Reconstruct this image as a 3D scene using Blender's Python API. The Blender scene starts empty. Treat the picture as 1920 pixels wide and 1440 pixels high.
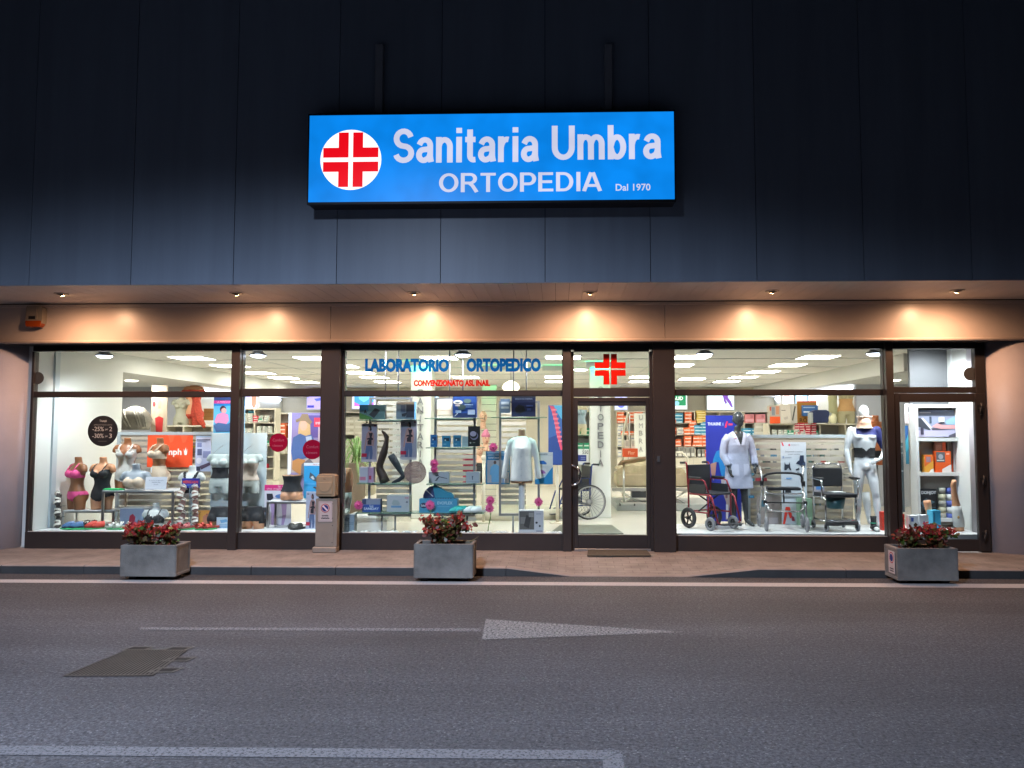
import bpy, bmesh, math, random
from mathutils import Vector, Matrix
random.seed(11)
S = bpy.context.scene
COL = S.collection
R = math.radians
# ------------------------------------------------------------------ camera, world, lamps, exposure
F, CX, CY = 1440.0, 1005.0, 720.0          # focal length and principal point in photo pixels
YAW, TILT = R(1.6), R(3.54)
CAM = Vector((0.0, -10.5, 1.70))
cd = bpy.data.cameras.new('camera')
cam = bpy.data.objects.new('camera', cd)
COL.objects.link(cam)
cam.location = CAM
cam.rotation_euler = (R(90) + TILT, 0, YAW)
cd.sensor_width = 36.0
cd.lens = 36.0 * F / 1920.0
cd.shift_x = -(CX - 960.0) / 1920.0
cd.clip_start = 0.05
cd.clip_end = 500
S.camera = cam
ROT = Matrix.Rotation(YAW, 3, 'Z') @ Matrix.Rotation(R(90) + TILT, 3, 'X')

w = bpy.data.worlds.new('World')
S.world = w
w.use_nodes = True
nt = w.node_tree
bg = nt.nodes['Background']
sky = nt.nodes.new('ShaderNodeTexSky')
sky.sky_type = 'NISHITA'
sky.sun_disc = False
sky.sun_elevation = R(-9)
sky.sun_rotation = R(200)
nt.links.new(sky.outputs[0], bg.inputs[0])
bg.inputs[1].default_value = 0.012

S.view_settings.view_transform = 'Standard'
S.view_settings.look = 'None'
S.view_settings.exposure = 0.0
S.view_settings.gamma = 1.0
S.view_settings.use_curve_mapping = False
S.render.engine = 'CYCLES'
S.cycles.max_bounces = 8
S.cycles.diffuse_bounces = 4
S.cycles.glossy_bounces = 3
S.cycles.transparent_max_bounces = 16
S.cycles.caustics_reflective = False
S.cycles.caustics_refractive = False
S.cycles.sample_clamp_indirect = 6.0
S.cycles.use_denoising = True


def lamp(name, kind, loc, energy, color, rot=(0, 0, 0), **kw):
    d = bpy.data.lights.new(name, kind)
    d.energy = energy
    d.color = color
    for k, v in kw.items():
        setattr(d, k, v)
    o = bpy.data.objects.new(name, d)
    o.location = loc
    o.rotation_euler = rot
    COL.objects.link(o)
    return o


# the street lamp on the far side of the road behind the photographer: cold, full cut-off head
lamp('street_light', 'SPOT', (-2.8, -10.2, 7.3), 6900, (0.62, 0.75, 1.0), (R(-1), 0, 0), spot_size=R(151), spot_blend=0.6, shadow_soft_size=0.3)


# ------------------------------------------------------------------ pixel helpers (a photo pixel on a plane of real depth)
def ray(px, py):
    return ROT @ Vector(((px - CX) / F, (CY - py) / F, -1.0))


def P(px, py, Y):
    d = ray(px, py)
    t = (Y - CAM.y) / d.y
    p = CAM + d * t
    return p.x, p.z


def G(px, py, z):
    d = ray(px, py)
    t = (z - CAM.z) / d.z
    p = CAM + d * t
    return p.x, p.y


def ppm(Y):                      # photo pixels per metre at depth Y
    return F / (Y - CAM.y)


# ------------------------------------------------------------------ materials
def lin(c):
    return tuple((x / 12.92 if x <= 0.04045 else ((x + 0.055) / 1.055) ** 2.4) for x in c)


def hx(h):
    h = h.lstrip('#')
    return lin(tuple(int(h[i:i + 2], 16) / 255 for i in (0, 2, 4)))


MC = {}


def mat(name, color, rough=0.55, metal=0.0, vary=0.0, scale=6.0, bump=0.0, bscale=60.0, emit=0.0, spec=0.5, coat=0.0):
    if name in MC:
        return MC[name]
    if isinstance(color, str):
        color = hx(color)
    m = bpy.data.materials.new(name)
    m.use_nodes = True
    t = m.node_tree
    b = t.nodes['Principled BSDF']
    b.inputs['Base Color'].default_value = (*color, 1)
    b.inputs['Roughness'].default_value = rough
    b.inputs['Metallic'].default_value = metal
    b.inputs['Specular IOR Level'].default_value = spec
    if coat:
        b.inputs['Coat Weight'].default_value = coat
    if emit:
        b.inputs['Emission Color'].default_value = (*color, 1)
        b.inputs['Emission Strength'].default_value = emit
    if vary or bump:
        tc = t.nodes.new('ShaderNodeTexCoord')
    if vary:
        n = t.nodes.new('ShaderNodeTexNoise')
        n.inputs['Scale'].default_value = scale
        n.inputs['Detail'].default_value = 6
        n.inputs['Roughness'].default_value = 0.62
        t.links.new(tc.outputs['Object'], n.inputs['Vector'])
        mp = t.nodes.new('ShaderNodeMapRange')
        mp.inputs['From Min'].default_value = 0.3
        mp.inputs['From Max'].default_value = 0.7
        mp.inputs['To Min'].default_value = 1 - vary
        mp.inputs['To Max'].default_value = 1 + vary * 0.6
        t.links.new(n.outputs['Fac'], mp.inputs['Value'])
        mx = t.nodes.new('ShaderNodeVectorMath')
        mx.operation = 'SCALE'
        mx.inputs[0].default_value = color
        t.links.new(mp.outputs[0], mx.inputs['Scale'])
        t.links.new(mx.outputs[0], b.inputs['Base Color'])
    if bump:
        n2 = t.nodes.new('ShaderNodeTexNoise')
        n2.inputs['Scale'].default_value = bscale
        n2.inputs['Detail'].default_value = 4
        t.links.new(tc.outputs['Object'], n2.inputs['Vector'])
        bp = t.nodes.new('ShaderNodeBump')
        bp.inputs['Strength'].default_value = bump
        bp.inputs['Distance'].default_value = 0.01
        t.links.new(n2.outputs['Fac'], bp.inputs['Height'])
        t.links.new(bp.outputs[0], b.inputs['Normal'])
    MC[name] = m
    return m


def col(h, rough=0.5):          # printed or painted colour
    return mat('ink_' + h.lstrip('#') + ('' if rough == 0.5 else '_%d' % int(rough * 100)), h, rough)


def glow(h, k=1.0):
    return mat('backlit_' + h.lstrip('#') + '_%d' % int(k * 100), h, 0.4, emit=k)


def glass_mat(name, tint=(1, 1, 1), refl=1.0, body=0.0, bodycol=(0.8, 0.85, 0.85)):
    m = bpy.data.materials.new(name)
    m.use_nodes = True
    t = m.node_tree
    t.nodes.clear()
    o = t.nodes.new('ShaderNodeOutputMaterial')
    tr = t.nodes.new('ShaderNodeBsdfTransparent')
    tr.inputs[0].default_value = (*tint, 1)
    gl = t.nodes.new('ShaderNodeBsdfGlossy')
    gl.inputs['Roughness'].default_value = 0.01
    fr = t.nodes.new('ShaderNodeFresnel')
    fr.inputs[0].default_value = 1.0 + 0.45 * refl
    mx = t.nodes.new('ShaderNodeMixShader')
    t.links.new(fr.outputs[0], mx.inputs[0])
    t.links.new(tr.outputs[0], mx.inputs[1])
    t.links.new(gl.outputs[0], mx.inputs[2])
    last = mx
    if body:
        df = t.nodes.new('ShaderNodeBsdfDiffuse')
        df.inputs[0].default_value = (*bodycol, 1)
        m2 = t.nodes.new('ShaderNodeMixShader')
        m2.inputs[0].default_value = body
        t.links.new(mx.outputs[0], m2.inputs[1])
        t.links.new(df.outputs[0], m2.inputs[2])
        last = m2
    t.links.new(last.outputs[0], o.inputs[0])
    return m


# ------------------------------------------------------------------ mesh builder
TXT = {}


def text_data(s, bold):
    k = (s, bold)
    if k in TXT:
        return TXT[k]
    c = bpy.data.curves.new('t', 'FONT')
    c.body = s
    c.size = 1.0
    c.offset = bold
    c.resolution_u = 3
    o = bpy.data.objects.new('t', c)
    COL.objects.link(o)
    dg = bpy.context.evaluated_depsgraph_get()
    dg.update()
    me = bpy.data.meshes.new_from_object(o.evaluated_get(dg))
    vs = [(v.co.x, v.co.y) for v in me.vertices]
    fs = [tuple(p.vertices) for p in me.polygons]
    bpy.data.objects.remove(o)
    bpy.data.curves.remove(c)
    bpy.data.meshes.remove(me)
    x0, x1 = min(v[0] for v in vs), max(v[0] for v in vs)
    y0, y1 = min(v[1] for v in vs), max(v[1] for v in vs)
    vs = [((x - x0) / (x1 - x0), (y - y0) / (y1 - y0)) for x, y in vs]
    TXT[k] = (vs, fs)
    return TXT[k]


def frame_of(d):
    d = d.normalized()
    a = Vector((0, 0, 1)) if abs(d.z) < 0.9 else Vector((1, 0, 0))
    u = d.cross(a).normalized()
    return u, d.cross(u).normalized()


class MB:
    def __init__(s):
        s.v, s.f, s.mi, s.sm, s.mats = [], [], [], [], []

    def add(s, vs, fs, m, smooth=False):
        if m not in s.mats:
            s.mats.append(m)
        k, o = s.mats.index(m), len(s.v)
        s.v += [Vector(p) for p in vs]
        for f in fs:
            s.f.append(tuple(i + o for i in f))
            s.mi.append(k)
            s.sm.append(smooth)

    def bx(s, x0, x1, y0, y1, z0, z1, m):
        vs = [(x, y, z) for z in (z0, z1) for y in (y0, y1) for x in (x0, x1)]
        s.add(vs, [(0, 2, 3, 1), (4, 5, 7, 6), (0, 1, 5, 4), (2, 6, 7, 3), (0, 4, 6, 2), (1, 3, 7, 5)], m)

    def ob(s, c, d, m, rot=(0, 0, 0)):
        from mathutils import Euler
        M = Euler(rot).to_matrix()
        c = Vector(c)
        vs = [c + M @ Vector((x * d[0] / 2, y * d[1] / 2, z * d[2] / 2)) for z in (-1, 1) for y in (-1, 1) for x in (-1, 1)]
        s.add(vs, [(0, 2, 3, 1), (4, 5, 7, 6), (0, 1, 5, 4), (2, 6, 7, 3), (0, 4, 6, 2), (1, 3, 7, 5)], m)

    def tube(s, pts, r, m, n=8, closed=False, flat=None):
        pts = [Vector(p) for p in pts]
        N = len(pts)
        rs = r if isinstance(r, (list, tuple)) else [r] * N
        vs, fs = [], []
        pu = None
        for i, p in enumerate(pts):
            if closed:
                d = pts[(i + 1) % N] - pts[i - 1]
            else:
                d = pts[min(i + 1, N - 1)] - pts[max(i - 1, 0)]
            d = d.normalized()
            if pu is None:
                u, v = frame_of(d)
            else:
                u = (pu - d * pu.dot(d)).normalized()
                v = d.cross(u).normalized()
            pu = u
            for k in range(n):
                a = 2 * math.pi * k / n
                q = u * math.cos(a) + v * math.sin(a)
                if flat:
                    q = Vector((q.x * flat[0], q.y * flat[1], q.z * flat[2]))
                vs.append(p + q * rs[i])
        for i in range(N if closed else N - 1):
            j = (i + 1) % N
            for k in range(n):
                l = (k + 1) % n
                fs.append((i * n + k, i * n + l, j * n + l, j * n + k))
        if not closed:
            fs.append(tuple(range(n - 1, -1, -1)))
            fs.append(tuple((N - 1) * n + k for k in range(n)))
        s.add(vs, fs, m, True)

    def cyl(s, p0, p1, r, m, n=16, r1=None):
        s.tube([p0, p1], [r, r if r1 is None else r1], m, n)

    def loft(s, rings, m, n=20, cap=True):      # rings: (cx, cy, cz, rx, ry), stacked along z
        vs, fs = [], []
        for cx, cy, cz, rx, ry in rings:
            for k in range(n):
                a = 2 * math.pi * k / n
                vs.append((cx + rx * math.cos(a), cy + ry * math.sin(a), cz))
        for i in range(len(rings) - 1):
            for k in range(n):
                l = (k + 1) % n
                fs.append((i * n + k, i * n + l, (i + 1) * n + l, (i + 1) * n + k))
        if cap:
            fs.append(tuple(range(n - 1, -1, -1)))
            fs.append(tuple((len(rings) - 1) * n + k for k in range(n)))
        if rings[0][2] > rings[-1][2]:
            fs = [tuple(reversed(f)) for f in fs]
        s.add(vs, fs, m, True)

    def ell(s, c, r, m, n=12):
        c = Vector(c)
        if not isinstance(r, (list, tuple)):
            r = (r, r, r)
        h = n // 2
        vs = [c + Vector((0, 0, -r[2]))]
        for i in range(1, h):
            a = -math.pi / 2 + math.pi * i / h
            for k in range(n):
                b = 2 * math.pi * k / n
                vs.append(c + Vector((r[0] * math.cos(a) * math.cos(b), r[1] * math.cos(a) * math.sin(b), r[2] * math.sin(a))))
        vs.append(c + Vector((0, 0, r[2])))
        fs = [(0, 1 + (k + 1) % n, 1 + k) for k in range(n)]
        for i in range(h - 2):
            for k in range(n):
                l = (k + 1) % n
                fs.append((1 + i * n + k, 1 + i * n + l, 1 + (i + 1) * n + l, 1 + (i + 1) * n + k))
        t = len(vs) - 1
        o = 1 + (h - 2) * n
        fs += [(t, o + k, o + (k + 1) % n) for k in range(n)]
        s.add(vs, fs, m, True)

    def prism(s, pts, y0, y1, m):               # outline in (x, z), from y0 (front) to y1
        n = len(pts)
        vs = [(x, y0, z) for x, z in pts] + [(x, y1, z) for x, z in pts]
        fs = [tuple(range(n)), tuple(range(2 * n - 1, n - 1, -1))]
        for i in range(n):
            j = (i + 1) % n
            fs.append((i, i + n, j + n, j))
        s.add(vs, fs, m)

    def disc(s, c, r, y0, y1, m, n=32, rz=None):
        rz = r if rz is None else rz
        s.prism([(c[0] + r * math.cos(2 * math.pi * k / n), c[1] + rz * math.sin(2 * math.pi * k / n)) for k in range(n)], y0, y1, m)

    def ring(s, c, Rr, r, m, axis='x', n=28, k=6):
        c = Vector(c)
        pts = []
        for i in range(n):
            a = 2 * math.pi * i / n
            q = {'x': Vector((0, math.cos(a), math.sin(a))), 'y': Vector((math.cos(a), 0, math.sin(a))), 'z': Vector((math.cos(a), math.sin(a), 0))}[axis]
            pts.append(c + q * Rr)
        s.tube(pts, r, m, k, closed=True)

    def text(s, t, x0, x1, z0, z1, y, m, bold=0.0, depth=0.0):
        vs, fs = text_data(t, bold)
        s.add([(x0 + a * (x1 - x0), y, z0 + b * (z1 - z0)) for a, b in vs], fs, m)
        if depth:
            cnt = {}
            for f in fs:
                for i in range(len(f)):
                    e = (f[i], f[(i + 1) % len(f)])
                    cnt[e] = 1
            base = [(x0 + a * (x1 - x0), z0 + b * (z1 - z0)) for a, b in vs]
            for (i, j) in cnt:
                if (j, i) not in cnt:
                    a, b = base[i], base[j]
                    s.add([(a[0], y, a[1]), (b[0], y, b[1]), (b[0], y + depth, b[1]), (a[0], y + depth, a[1])], [(0, 1, 2, 3)], m)

    def build(s, name, parent=None, world=False, bevel=0.0, seg=1, rot=0.0, sharp=False):
        me = bpy.data.meshes.new(name)
        ob = bpy.data.objects.new(name, me)
        vs = s.v
        if parent is None:
            xs, ys, zs = [v.x for v in vs], [v.y for v in vs], [v.z for v in vs]
            o = Vector(((min(xs) + max(xs)) / 2, (min(ys) + max(ys)) / 2, min(zs)))
            vs = [v - o for v in vs]
            ob.location = o
        elif world:
            M = wm(parent).inverted()
            vs = [M @ v for v in vs]
        me.from_pydata([tuple(v) for v in vs], [], s.f)
        for m in s.mats:
            me.materials.append(m)
        me.polygons.foreach_set('material_index', s.mi)
        me.polygons.foreach_set('use_smooth', s.sm)
        me.update()
        COL.objects.link(ob)
        if parent is not None:
            ob.parent = parent
        if bevel:
            b = ob.modifiers.new('edge', 'BEVEL')
            b.width = bevel
            b.segments = seg
            b.limit_method = 'ANGLE'
        return ob


def wm(o):
    M = Matrix.Translation(o.location) @ o.rotation_euler.to_matrix().to_4x4() @ Matrix.Diagonal((*o.scale, 1))
    return (wm(o.parent) @ M) if o.parent else M


def tag(o, label=None, cat=None, group=None, kind=None):
    if label:
        o['label'] = label
    if cat:
        o['category'] = cat
    if group:
        o['group'] = group
    if kind:
        o['kind'] = kind
    return o


def thing(name, label, cat, loc=(0, 0, 0), rz=0.0, group=None):
    o = bpy.data.objects.new(name, None)
    o.empty_display_size = 0.1
    o.location = loc
    o.rotation_euler = (0, 0, rz)
    COL.objects.link(o)
    return tag(o, label, cat, group)


def dup(root, loc, rz=None, label=None, group=None, scale=None):
    r = root.copy()
    COL.objects.link(r)
    r.location = loc
    if rz is not None:
        r.rotation_euler = (0, 0, rz)
    if scale is not None:
        r.scale = scale if isinstance(scale, tuple) else (scale,) * 3
    if label:
        r['label'] = label
    if group:
        r['group'] = group
    for ch in [c for c in bpy.data.objects if c.parent == root]:
        c2 = ch.copy()
        COL.objects.link(c2)
        c2.parent = r
        for g in [c for c in bpy.data.objects if c.parent == ch]:
            d = g.copy()
            COL.objects.link(d)
            d.parent = c2
    return r


# ------------------------------------------------------------------ printed artwork on a flat face
def art(mb, O, U, V, deco, step=0.0007):
    """O: top left corner, U: along the width, V: down the height; shapes in 0..1 fractions, v downward"""
    O, U, V = Vector(O), Vector(U), Vector(V)
    N = V.cross(U).normalized()
    k = 0
    for d in deco:
        k += 1
        off = N * (step * k)
        q = lambda u, v: O + U * u + V * v + off
        if d[0] == 'r':
            _, a, b, c, e, h = d
            mb.add([q(a, b), q(a, e), q(c, e), q(c, b)], [(0, 1, 2, 3)], h if not isinstance(h, str) else col(h))
        elif d[0] == 'e':
            _, cu, cv, ru, rv, h = d
            n = 18
            mb.add([q(cu + ru * math.cos(2 * math.pi * i / n), cv - rv * math.sin(2 * math.pi * i / n)) for i in range(n)], [tuple(range(n))], h if not isinstance(h, str) else col(h))
        elif d[0] == 'p':
            mb.add([q(*p) for p in d[1]], [tuple(range(len(d[1])))], d[2] if not isinstance(d[2], str) else col(d[2]))
        elif d[0] == 't':
            _, t, a, b, c, e, h = d[:7]
            bold = d[7] if len(d) > 7 else 0.0
            vs, fs = text_data(t, bold)
            mb.add([q(a + x * (c - a), e + y * (b - e)) for x, y in vs], fs, h if not isinstance(h, str) else col(h))


def lines(u0, u1, v0, v1, n, h, jag=0.25, th=0.45):
    """unreadably small lines of print"""
    out = []
    for i in range(n):
        a = v0 + (v1 - v0) * i / n
        out.append(('r', u0, a, u1 - (u1 - u0) * random.random() * jag, a + (v1 - v0) / n * th, h))
    return out


def board(name, label, cat, x0, y0, x1, y1, Y, base, deco=(), th=0.006, group=None, rz=0.0, side=None, lean=0.0, rough=0.5):
    """flat printed board whose photo-pixel box is given, standing at depth Y, turned by rz"""
    xa, za = P(x0, y0, Y)
    xb, zb = P(x1, y1, Y)
    W, H = xb - xa, za - zb
    t = bpy.data.objects.new(name, None)
    mb = MB()
    bm_ = base if not isinstance(base, str) else col(base, rough)
    sd = bm_ if side is None else (side if not isinstance(side, str) else col(side))
    W2 = W / max(0.3, math.cos(rz))
    mb.bx(-W2 / 2, W2 / 2, 0, th, 0, H, sd)
    mb.add([(-W2 / 2, -0.0006, 0), (W2 / 2, -0.0006, 0), (W2 / 2, -0.0006, H), (-W2 / 2, -0.0006, H)], [(0, 1, 2, 3)], bm_)
    art(mb, (-W2 / 2, -0.0006, H), (W2, 0, 0), (0, 0, -H), deco)
    o = mb.build(name, None)
    bpy.data.objects.remove(t)
    # origin: bottom centre of the front face
    o.location = ((xa + xb) / 2, Y, zb)
    me = o.data
    ys = [v.co.y for v in me.vertices]
    for v in me.vertices:
        v.co.y -= (min(ys) + 0.0)
    o.rotation_euler = (-lean, 0, rz)
    return tag(o, label, cat, group)


def carton(name, label, x0, y0, x1, y1, Y, depth, base, deco=(), group=None, rz=0.0, top=None, side=None, cat='box'):
    o = board(name, label, cat, x0, y0, x1, y1, Y, base, deco, th=depth, group=group, rz=rz, side=side or base)
    return o
# ------------------------------------------------------------------ grotesque sign letters drawn as broad strokes


def _arc(cx, cy, rx, ry, a0, a1, n=14):
    return [(cx + rx * math.cos(R(a0 + (a1 - a0) * i / n)), cy + ry * math.sin(R(a0 + (a1 - a0) * i / n))) for i in range(n + 1)]


GLY = {
    'S': (.66, [_arc(.33, .705, .225, .215, 12, 268) + _arc(.33, .282, .24, .205, 88, -168)]),
    'a': (.55, [[(.10, .52)] + _arc(.275, .50, .165, .165, 160, 0, 10) + [(.44, .18), (.47, .02)], [(.44, .42), (.34, .39)] + _arc(.235, .225, .145, .155, 100, 300, 12) + [(.40, .14), (.44, .26)]]),
    'n': (.56, [[(.10, 0), (.10, .74)], [(.10, .46)] + _arc(.275, .46, .17, .20, 160, 0, 10) + [(.445, 0)]]),
    'i': (.22, [[(.11, 0), (.11, .74)], [(.11, .85), (.11, 1.0)]]),
    't': (.36, [[(.17, .95), (.17, .22)] + _arc(.27, .20, .10, .125, 180, 275, 6) + [(.34, .08)], [(.02, .66), (.34, .66)]]),
    'r': (.38, [[(.10, 0), (.10, .74)], [(.10, .42)] + _arc(.29, .42, .18, .235, 165, 75, 8)]),
    'U': (.72, [[(.10, 1), (.10, .36)] + _arc(.36, .36, .26, .285, 180, 360, 16) + [(.62, 1)]]),
    'm': (.86, [[(.10, 0), (.10, .74)], [(.10, .46)] + _arc(.262, .46, .157, .20, 160, 0, 10) + [(.42, 0)], [(.42, .46)] + _arc(.59, .46, .157, .20, 160, 0, 10) + [(.747, 0)]]),
    'b': (.58, [[(.10, 0), (.10, 1)], _arc(.295, .36, .185, .29, 170, -170, 24)]),
    'O': (.82, [_arc(.41, .5, .315, .425, 90, 450, 32)]),
    'R': (.74, [[(.10, 0), (.10, 1)], [(.10, .925), (.40, .925)] + _arc(.40, .70, .20, .225, 90, -90, 12) + [(.10, .475)], [(.36, .475), (.50, .33), (.67, 0)]]),
    'T': (.66, [[(.33, 0), (.33, .85)], [(.02, .925), (.64, .925)]]),
    'P': (.68, [[(.10, 0), (.10, 1)], [(.10, .925), (.38, .925)] + _arc(.38, .665, .215, .26, 90, -90, 14) + [(.10, .405)]]),
    'E': (.66, [[(.10, 0), (.10, 1)], [(.17, .925), (.62, .925)], [(.17, .51), (.58, .51)], [(.17, .075), (.63, .075)]]),
    'D': (.74, [[(.10, 0), (.10, 1)], [(.10, .925), (.32, .925)] + _arc(.32, .5, .315, .425, 90, -90, 18) + [(.10, .075)]]),
    'I': (.24, [[(.12, 0), (.12, 1)]]),
    'A': (.74, [[(.045, 0), (.335, .97)], [(.405, .97), (.695, 0)], [(.19, .29), (.55, .29)]]),
}


def stroke_text(mb, word, x0, x1, z0, z1, y, m, sw=.165, gap=.06):
    tot = sum(GLY[c][0] for c in word) + gap * (len(word) - 1)
    kx, kz = (x1 - x0) / tot, (z1 - z0)
    x = 0.0
    n = 0
    for c in word:
        wd, strokes = GLY[c]
        for st in strokes:
            n += 1
            yy = y - .0003 * (n % 4)
            pts = [Vector((a, b)) for a, b in st]
            closed = (pts[0] - pts[-1]).length < 1e-6
            vs = []
            for i, p in enumerate(pts):
                a = pts[i - 1] if i else (pts[-2] if closed else p)
                b = pts[i + 1] if i < len(pts) - 1 else (pts[1] if closed else p)
                d1 = (p - a).normalized() if (p - a).length else (b - p).normalized()
                d2 = (b - p).normalized() if (b - p).length else d1
                n1, n2 = Vector((-d1.y, d1.x)), Vector((-d2.y, d2.x))
                nn = n1 + n2
                nn = nn.normalized() if nn.length > 1e-6 else n1
                q = min(1.6, 1 / max(.4, nn.dot(n1)))
                # stems thicker than the horizontals, as in a bold grotesque
                half = Vector((nn.x * sw * .5, nn.y * sw * .44)) * q
                for s in (1, -1):
                    v = p + half * s
                    vs.append((x0 + (x + v.x) * kx, yy, z0 + v.y * kz))
            fs = [(2 * i, 2 * i + 1, 2 * i + 3, 2 * i + 2) for i in range(len(pts) - 1)]
            mb.add(vs, fs, m)
        x += wd + gap
# ------------------------------------------------------------------ exterior materials
def asphalt():
    m = bpy.data.materials.new('asphalt')
    m.use_nodes = True
    t = m.node_tree
    N, L = t.nodes, t.links
    b = N['Principled BSDF']
    tc = N.new('ShaderNodeTexCoord')

    def noise(sc, det, rg=0.6):
        n = N.new('ShaderNodeTexNoise')
        n.inputs['Scale'].default_value = sc
        n.inputs['Detail'].default_value = det
        n.inputs['Roughness'].default_value = rg
        L.new(tc.outputs['Object'], n.inputs['Vector'])
        return n
    big, mid, fine = noise(0.35, 4), noise(26, 4, 0.75), noise(48, 6, 0.8)
    vo = N.new('ShaderNodeTexVoronoi')
    vo.inputs['Scale'].default_value = 120
    L.new(tc.outputs['Object'], vo.inputs['Vector'])
    r = N.new('ShaderNodeValToRGB')
    r.color_ramp.elements[0].position = 0.37
    r.color_ramp.elements[0].color = (0.012, 0.0115, 0.0125, 1)
    r.color_ramp.elements[1].position = 0.64
    r.color_ramp.elements[1].color = (0.128, 0.121, 0.127, 1)
    L.new(fine.outputs['Fac'], r.inputs[0])
    # pale stones among the binder
    sp = N.new('ShaderNodeMath')
    sp.operation = 'GREATER_THAN'
    sp.inputs[1].default_value = 0.985
    sx = N.new('ShaderNodeSeparateColor')
    L.new(vo.outputs['Color'], sx.inputs[0])
    L.new(sx.outputs[0], sp.inputs[0])
    m1 = N.new('ShaderNodeMix')
    m1.data_type = 'RGBA'
    m1.inputs[7].default_value = (0.17, 0.165, 0.16, 1)
    L.new(sp.outputs[0], m1.inputs[0])
    L.new(r.outputs[0], m1.inputs[6])
    # broad worn lanes and patches
    mp = N.new('ShaderNodeMapRange')
    mp.inputs['From Min'].default_value = 0.35
    mp.inputs['From Max'].default_value = 0.65
    mp.inputs['To Min'].default_value = 0.82
    mp.inputs['To Max'].default_value = 1.15
    L.new(big.outputs['Fac'], mp.inputs['Value'])
    mp2 = N.new('ShaderNodeMapRange')
    mp2.inputs['From Min'].default_value = 0.3
    mp2.inputs['From Max'].default_value = 0.7
    mp2.inputs['To Min'].default_value = 0.62
    mp2.inputs['To Max'].default_value = 1.38
    L.new(mid.outputs['Fac'], mp2.inputs['Value'])
    mu = N.new('ShaderNodeMath')
    mu.operation = 'MULTIPLY'
    L.new(mp.outputs[0], mu.inputs[0])
    L.new(mp2.outputs[0], mu.inputs[1])
    mpp = N.new('ShaderNodeMapping')
    mpp.inputs['Scale'].default_value = (0.07, 0.9, 1)
    L.new(tc.outputs['Object'], mpp.inputs[0])
    lane = N.new('ShaderNodeTexNoise')
    lane.inputs['Scale'].default_value = 1.0
    lane.inputs['Detail'].default_value = 5
    lane.inputs['Roughness'].default_value = 0.6
    L.new(mpp.outputs[0], lane.inputs['Vector'])
    mp3 = N.new('ShaderNodeMapRange')
    mp3.inputs['From Min'].default_value = 0.36
    mp3.inputs['From Max'].default_value = 0.62
    mp3.inputs['To Min'].default_value = 0.70
    mp3.inputs['To Max'].default_value = 1.18
    L.new(lane.outputs['Fac'], mp3.inputs['Value'])
    mu2 = N.new('ShaderNodeMath')
    mu2.operation = 'MULTIPLY'
    L.new(mu.outputs[0], mu2.inputs[0])
    L.new(mp3.outputs[0], mu2.inputs[1])
    sc = N.new('ShaderNodeVectorMath')
    sc.operation = 'SCALE'
    L.new(m1.outputs[2], sc.inputs[0])
    L.new(mu2.outputs[0], sc.inputs['Scale'])
    L.new(sc.outputs[0], b.inputs['Base Color'])
    b.inputs['Roughness'].default_value = 0.72
    bp = N.new('ShaderNodeBump')
    bp.inputs['Strength'].default_value = 0.9
    bp.inputs['Distance'].default_value = 0.008
    L.new(fine.outputs['Fac'], bp.inputs['Height'])
    L.new(bp.outputs[0], b.inputs['Normal'])
    return m


def paint(name, color, wear):
    """road paint worn through to the asphalt"""
    m = bpy.data.materials.new(name)
    m.use_nodes = True
    t = m.node_tree
    N, L = t.nodes, t.links
    b = N['Principled BSDF']
    b.inputs['Base Color'].default_value = (*color, 1)
    b.inputs['Roughness'].default_value = 0.7
    tc = N.new('ShaderNodeTexCoord')
    n = N.new('ShaderNodeTexNoise')
    n.inputs['Scale'].default_value = 48
    n.inputs['Detail'].default_value = 8
    n.inputs['Roughness'].default_value = 0.75
    L.new(tc.outputs['Object'], n.inputs['Vector'])
    mp = N.new('ShaderNodeMapRange')
    mp.inputs['From Min'].default_value = wear - 0.13
    mp.inputs['From Max'].default_value = wear + 0.13
    L.new(n.outputs['Fac'], mp.inputs['Value'])
    tr = N.new('ShaderNodeBsdfTransparent')
    mx = N.new('ShaderNodeMixShader')
    L.new(mp.outputs[0], mx.inputs[0])
    L.new(tr.outputs[0], mx.inputs[1])
    L.new(b.outputs[0], mx.inputs[2])
    L.new(mx.outputs[0], N['Material Output'].inputs[0])
    return m


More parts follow.
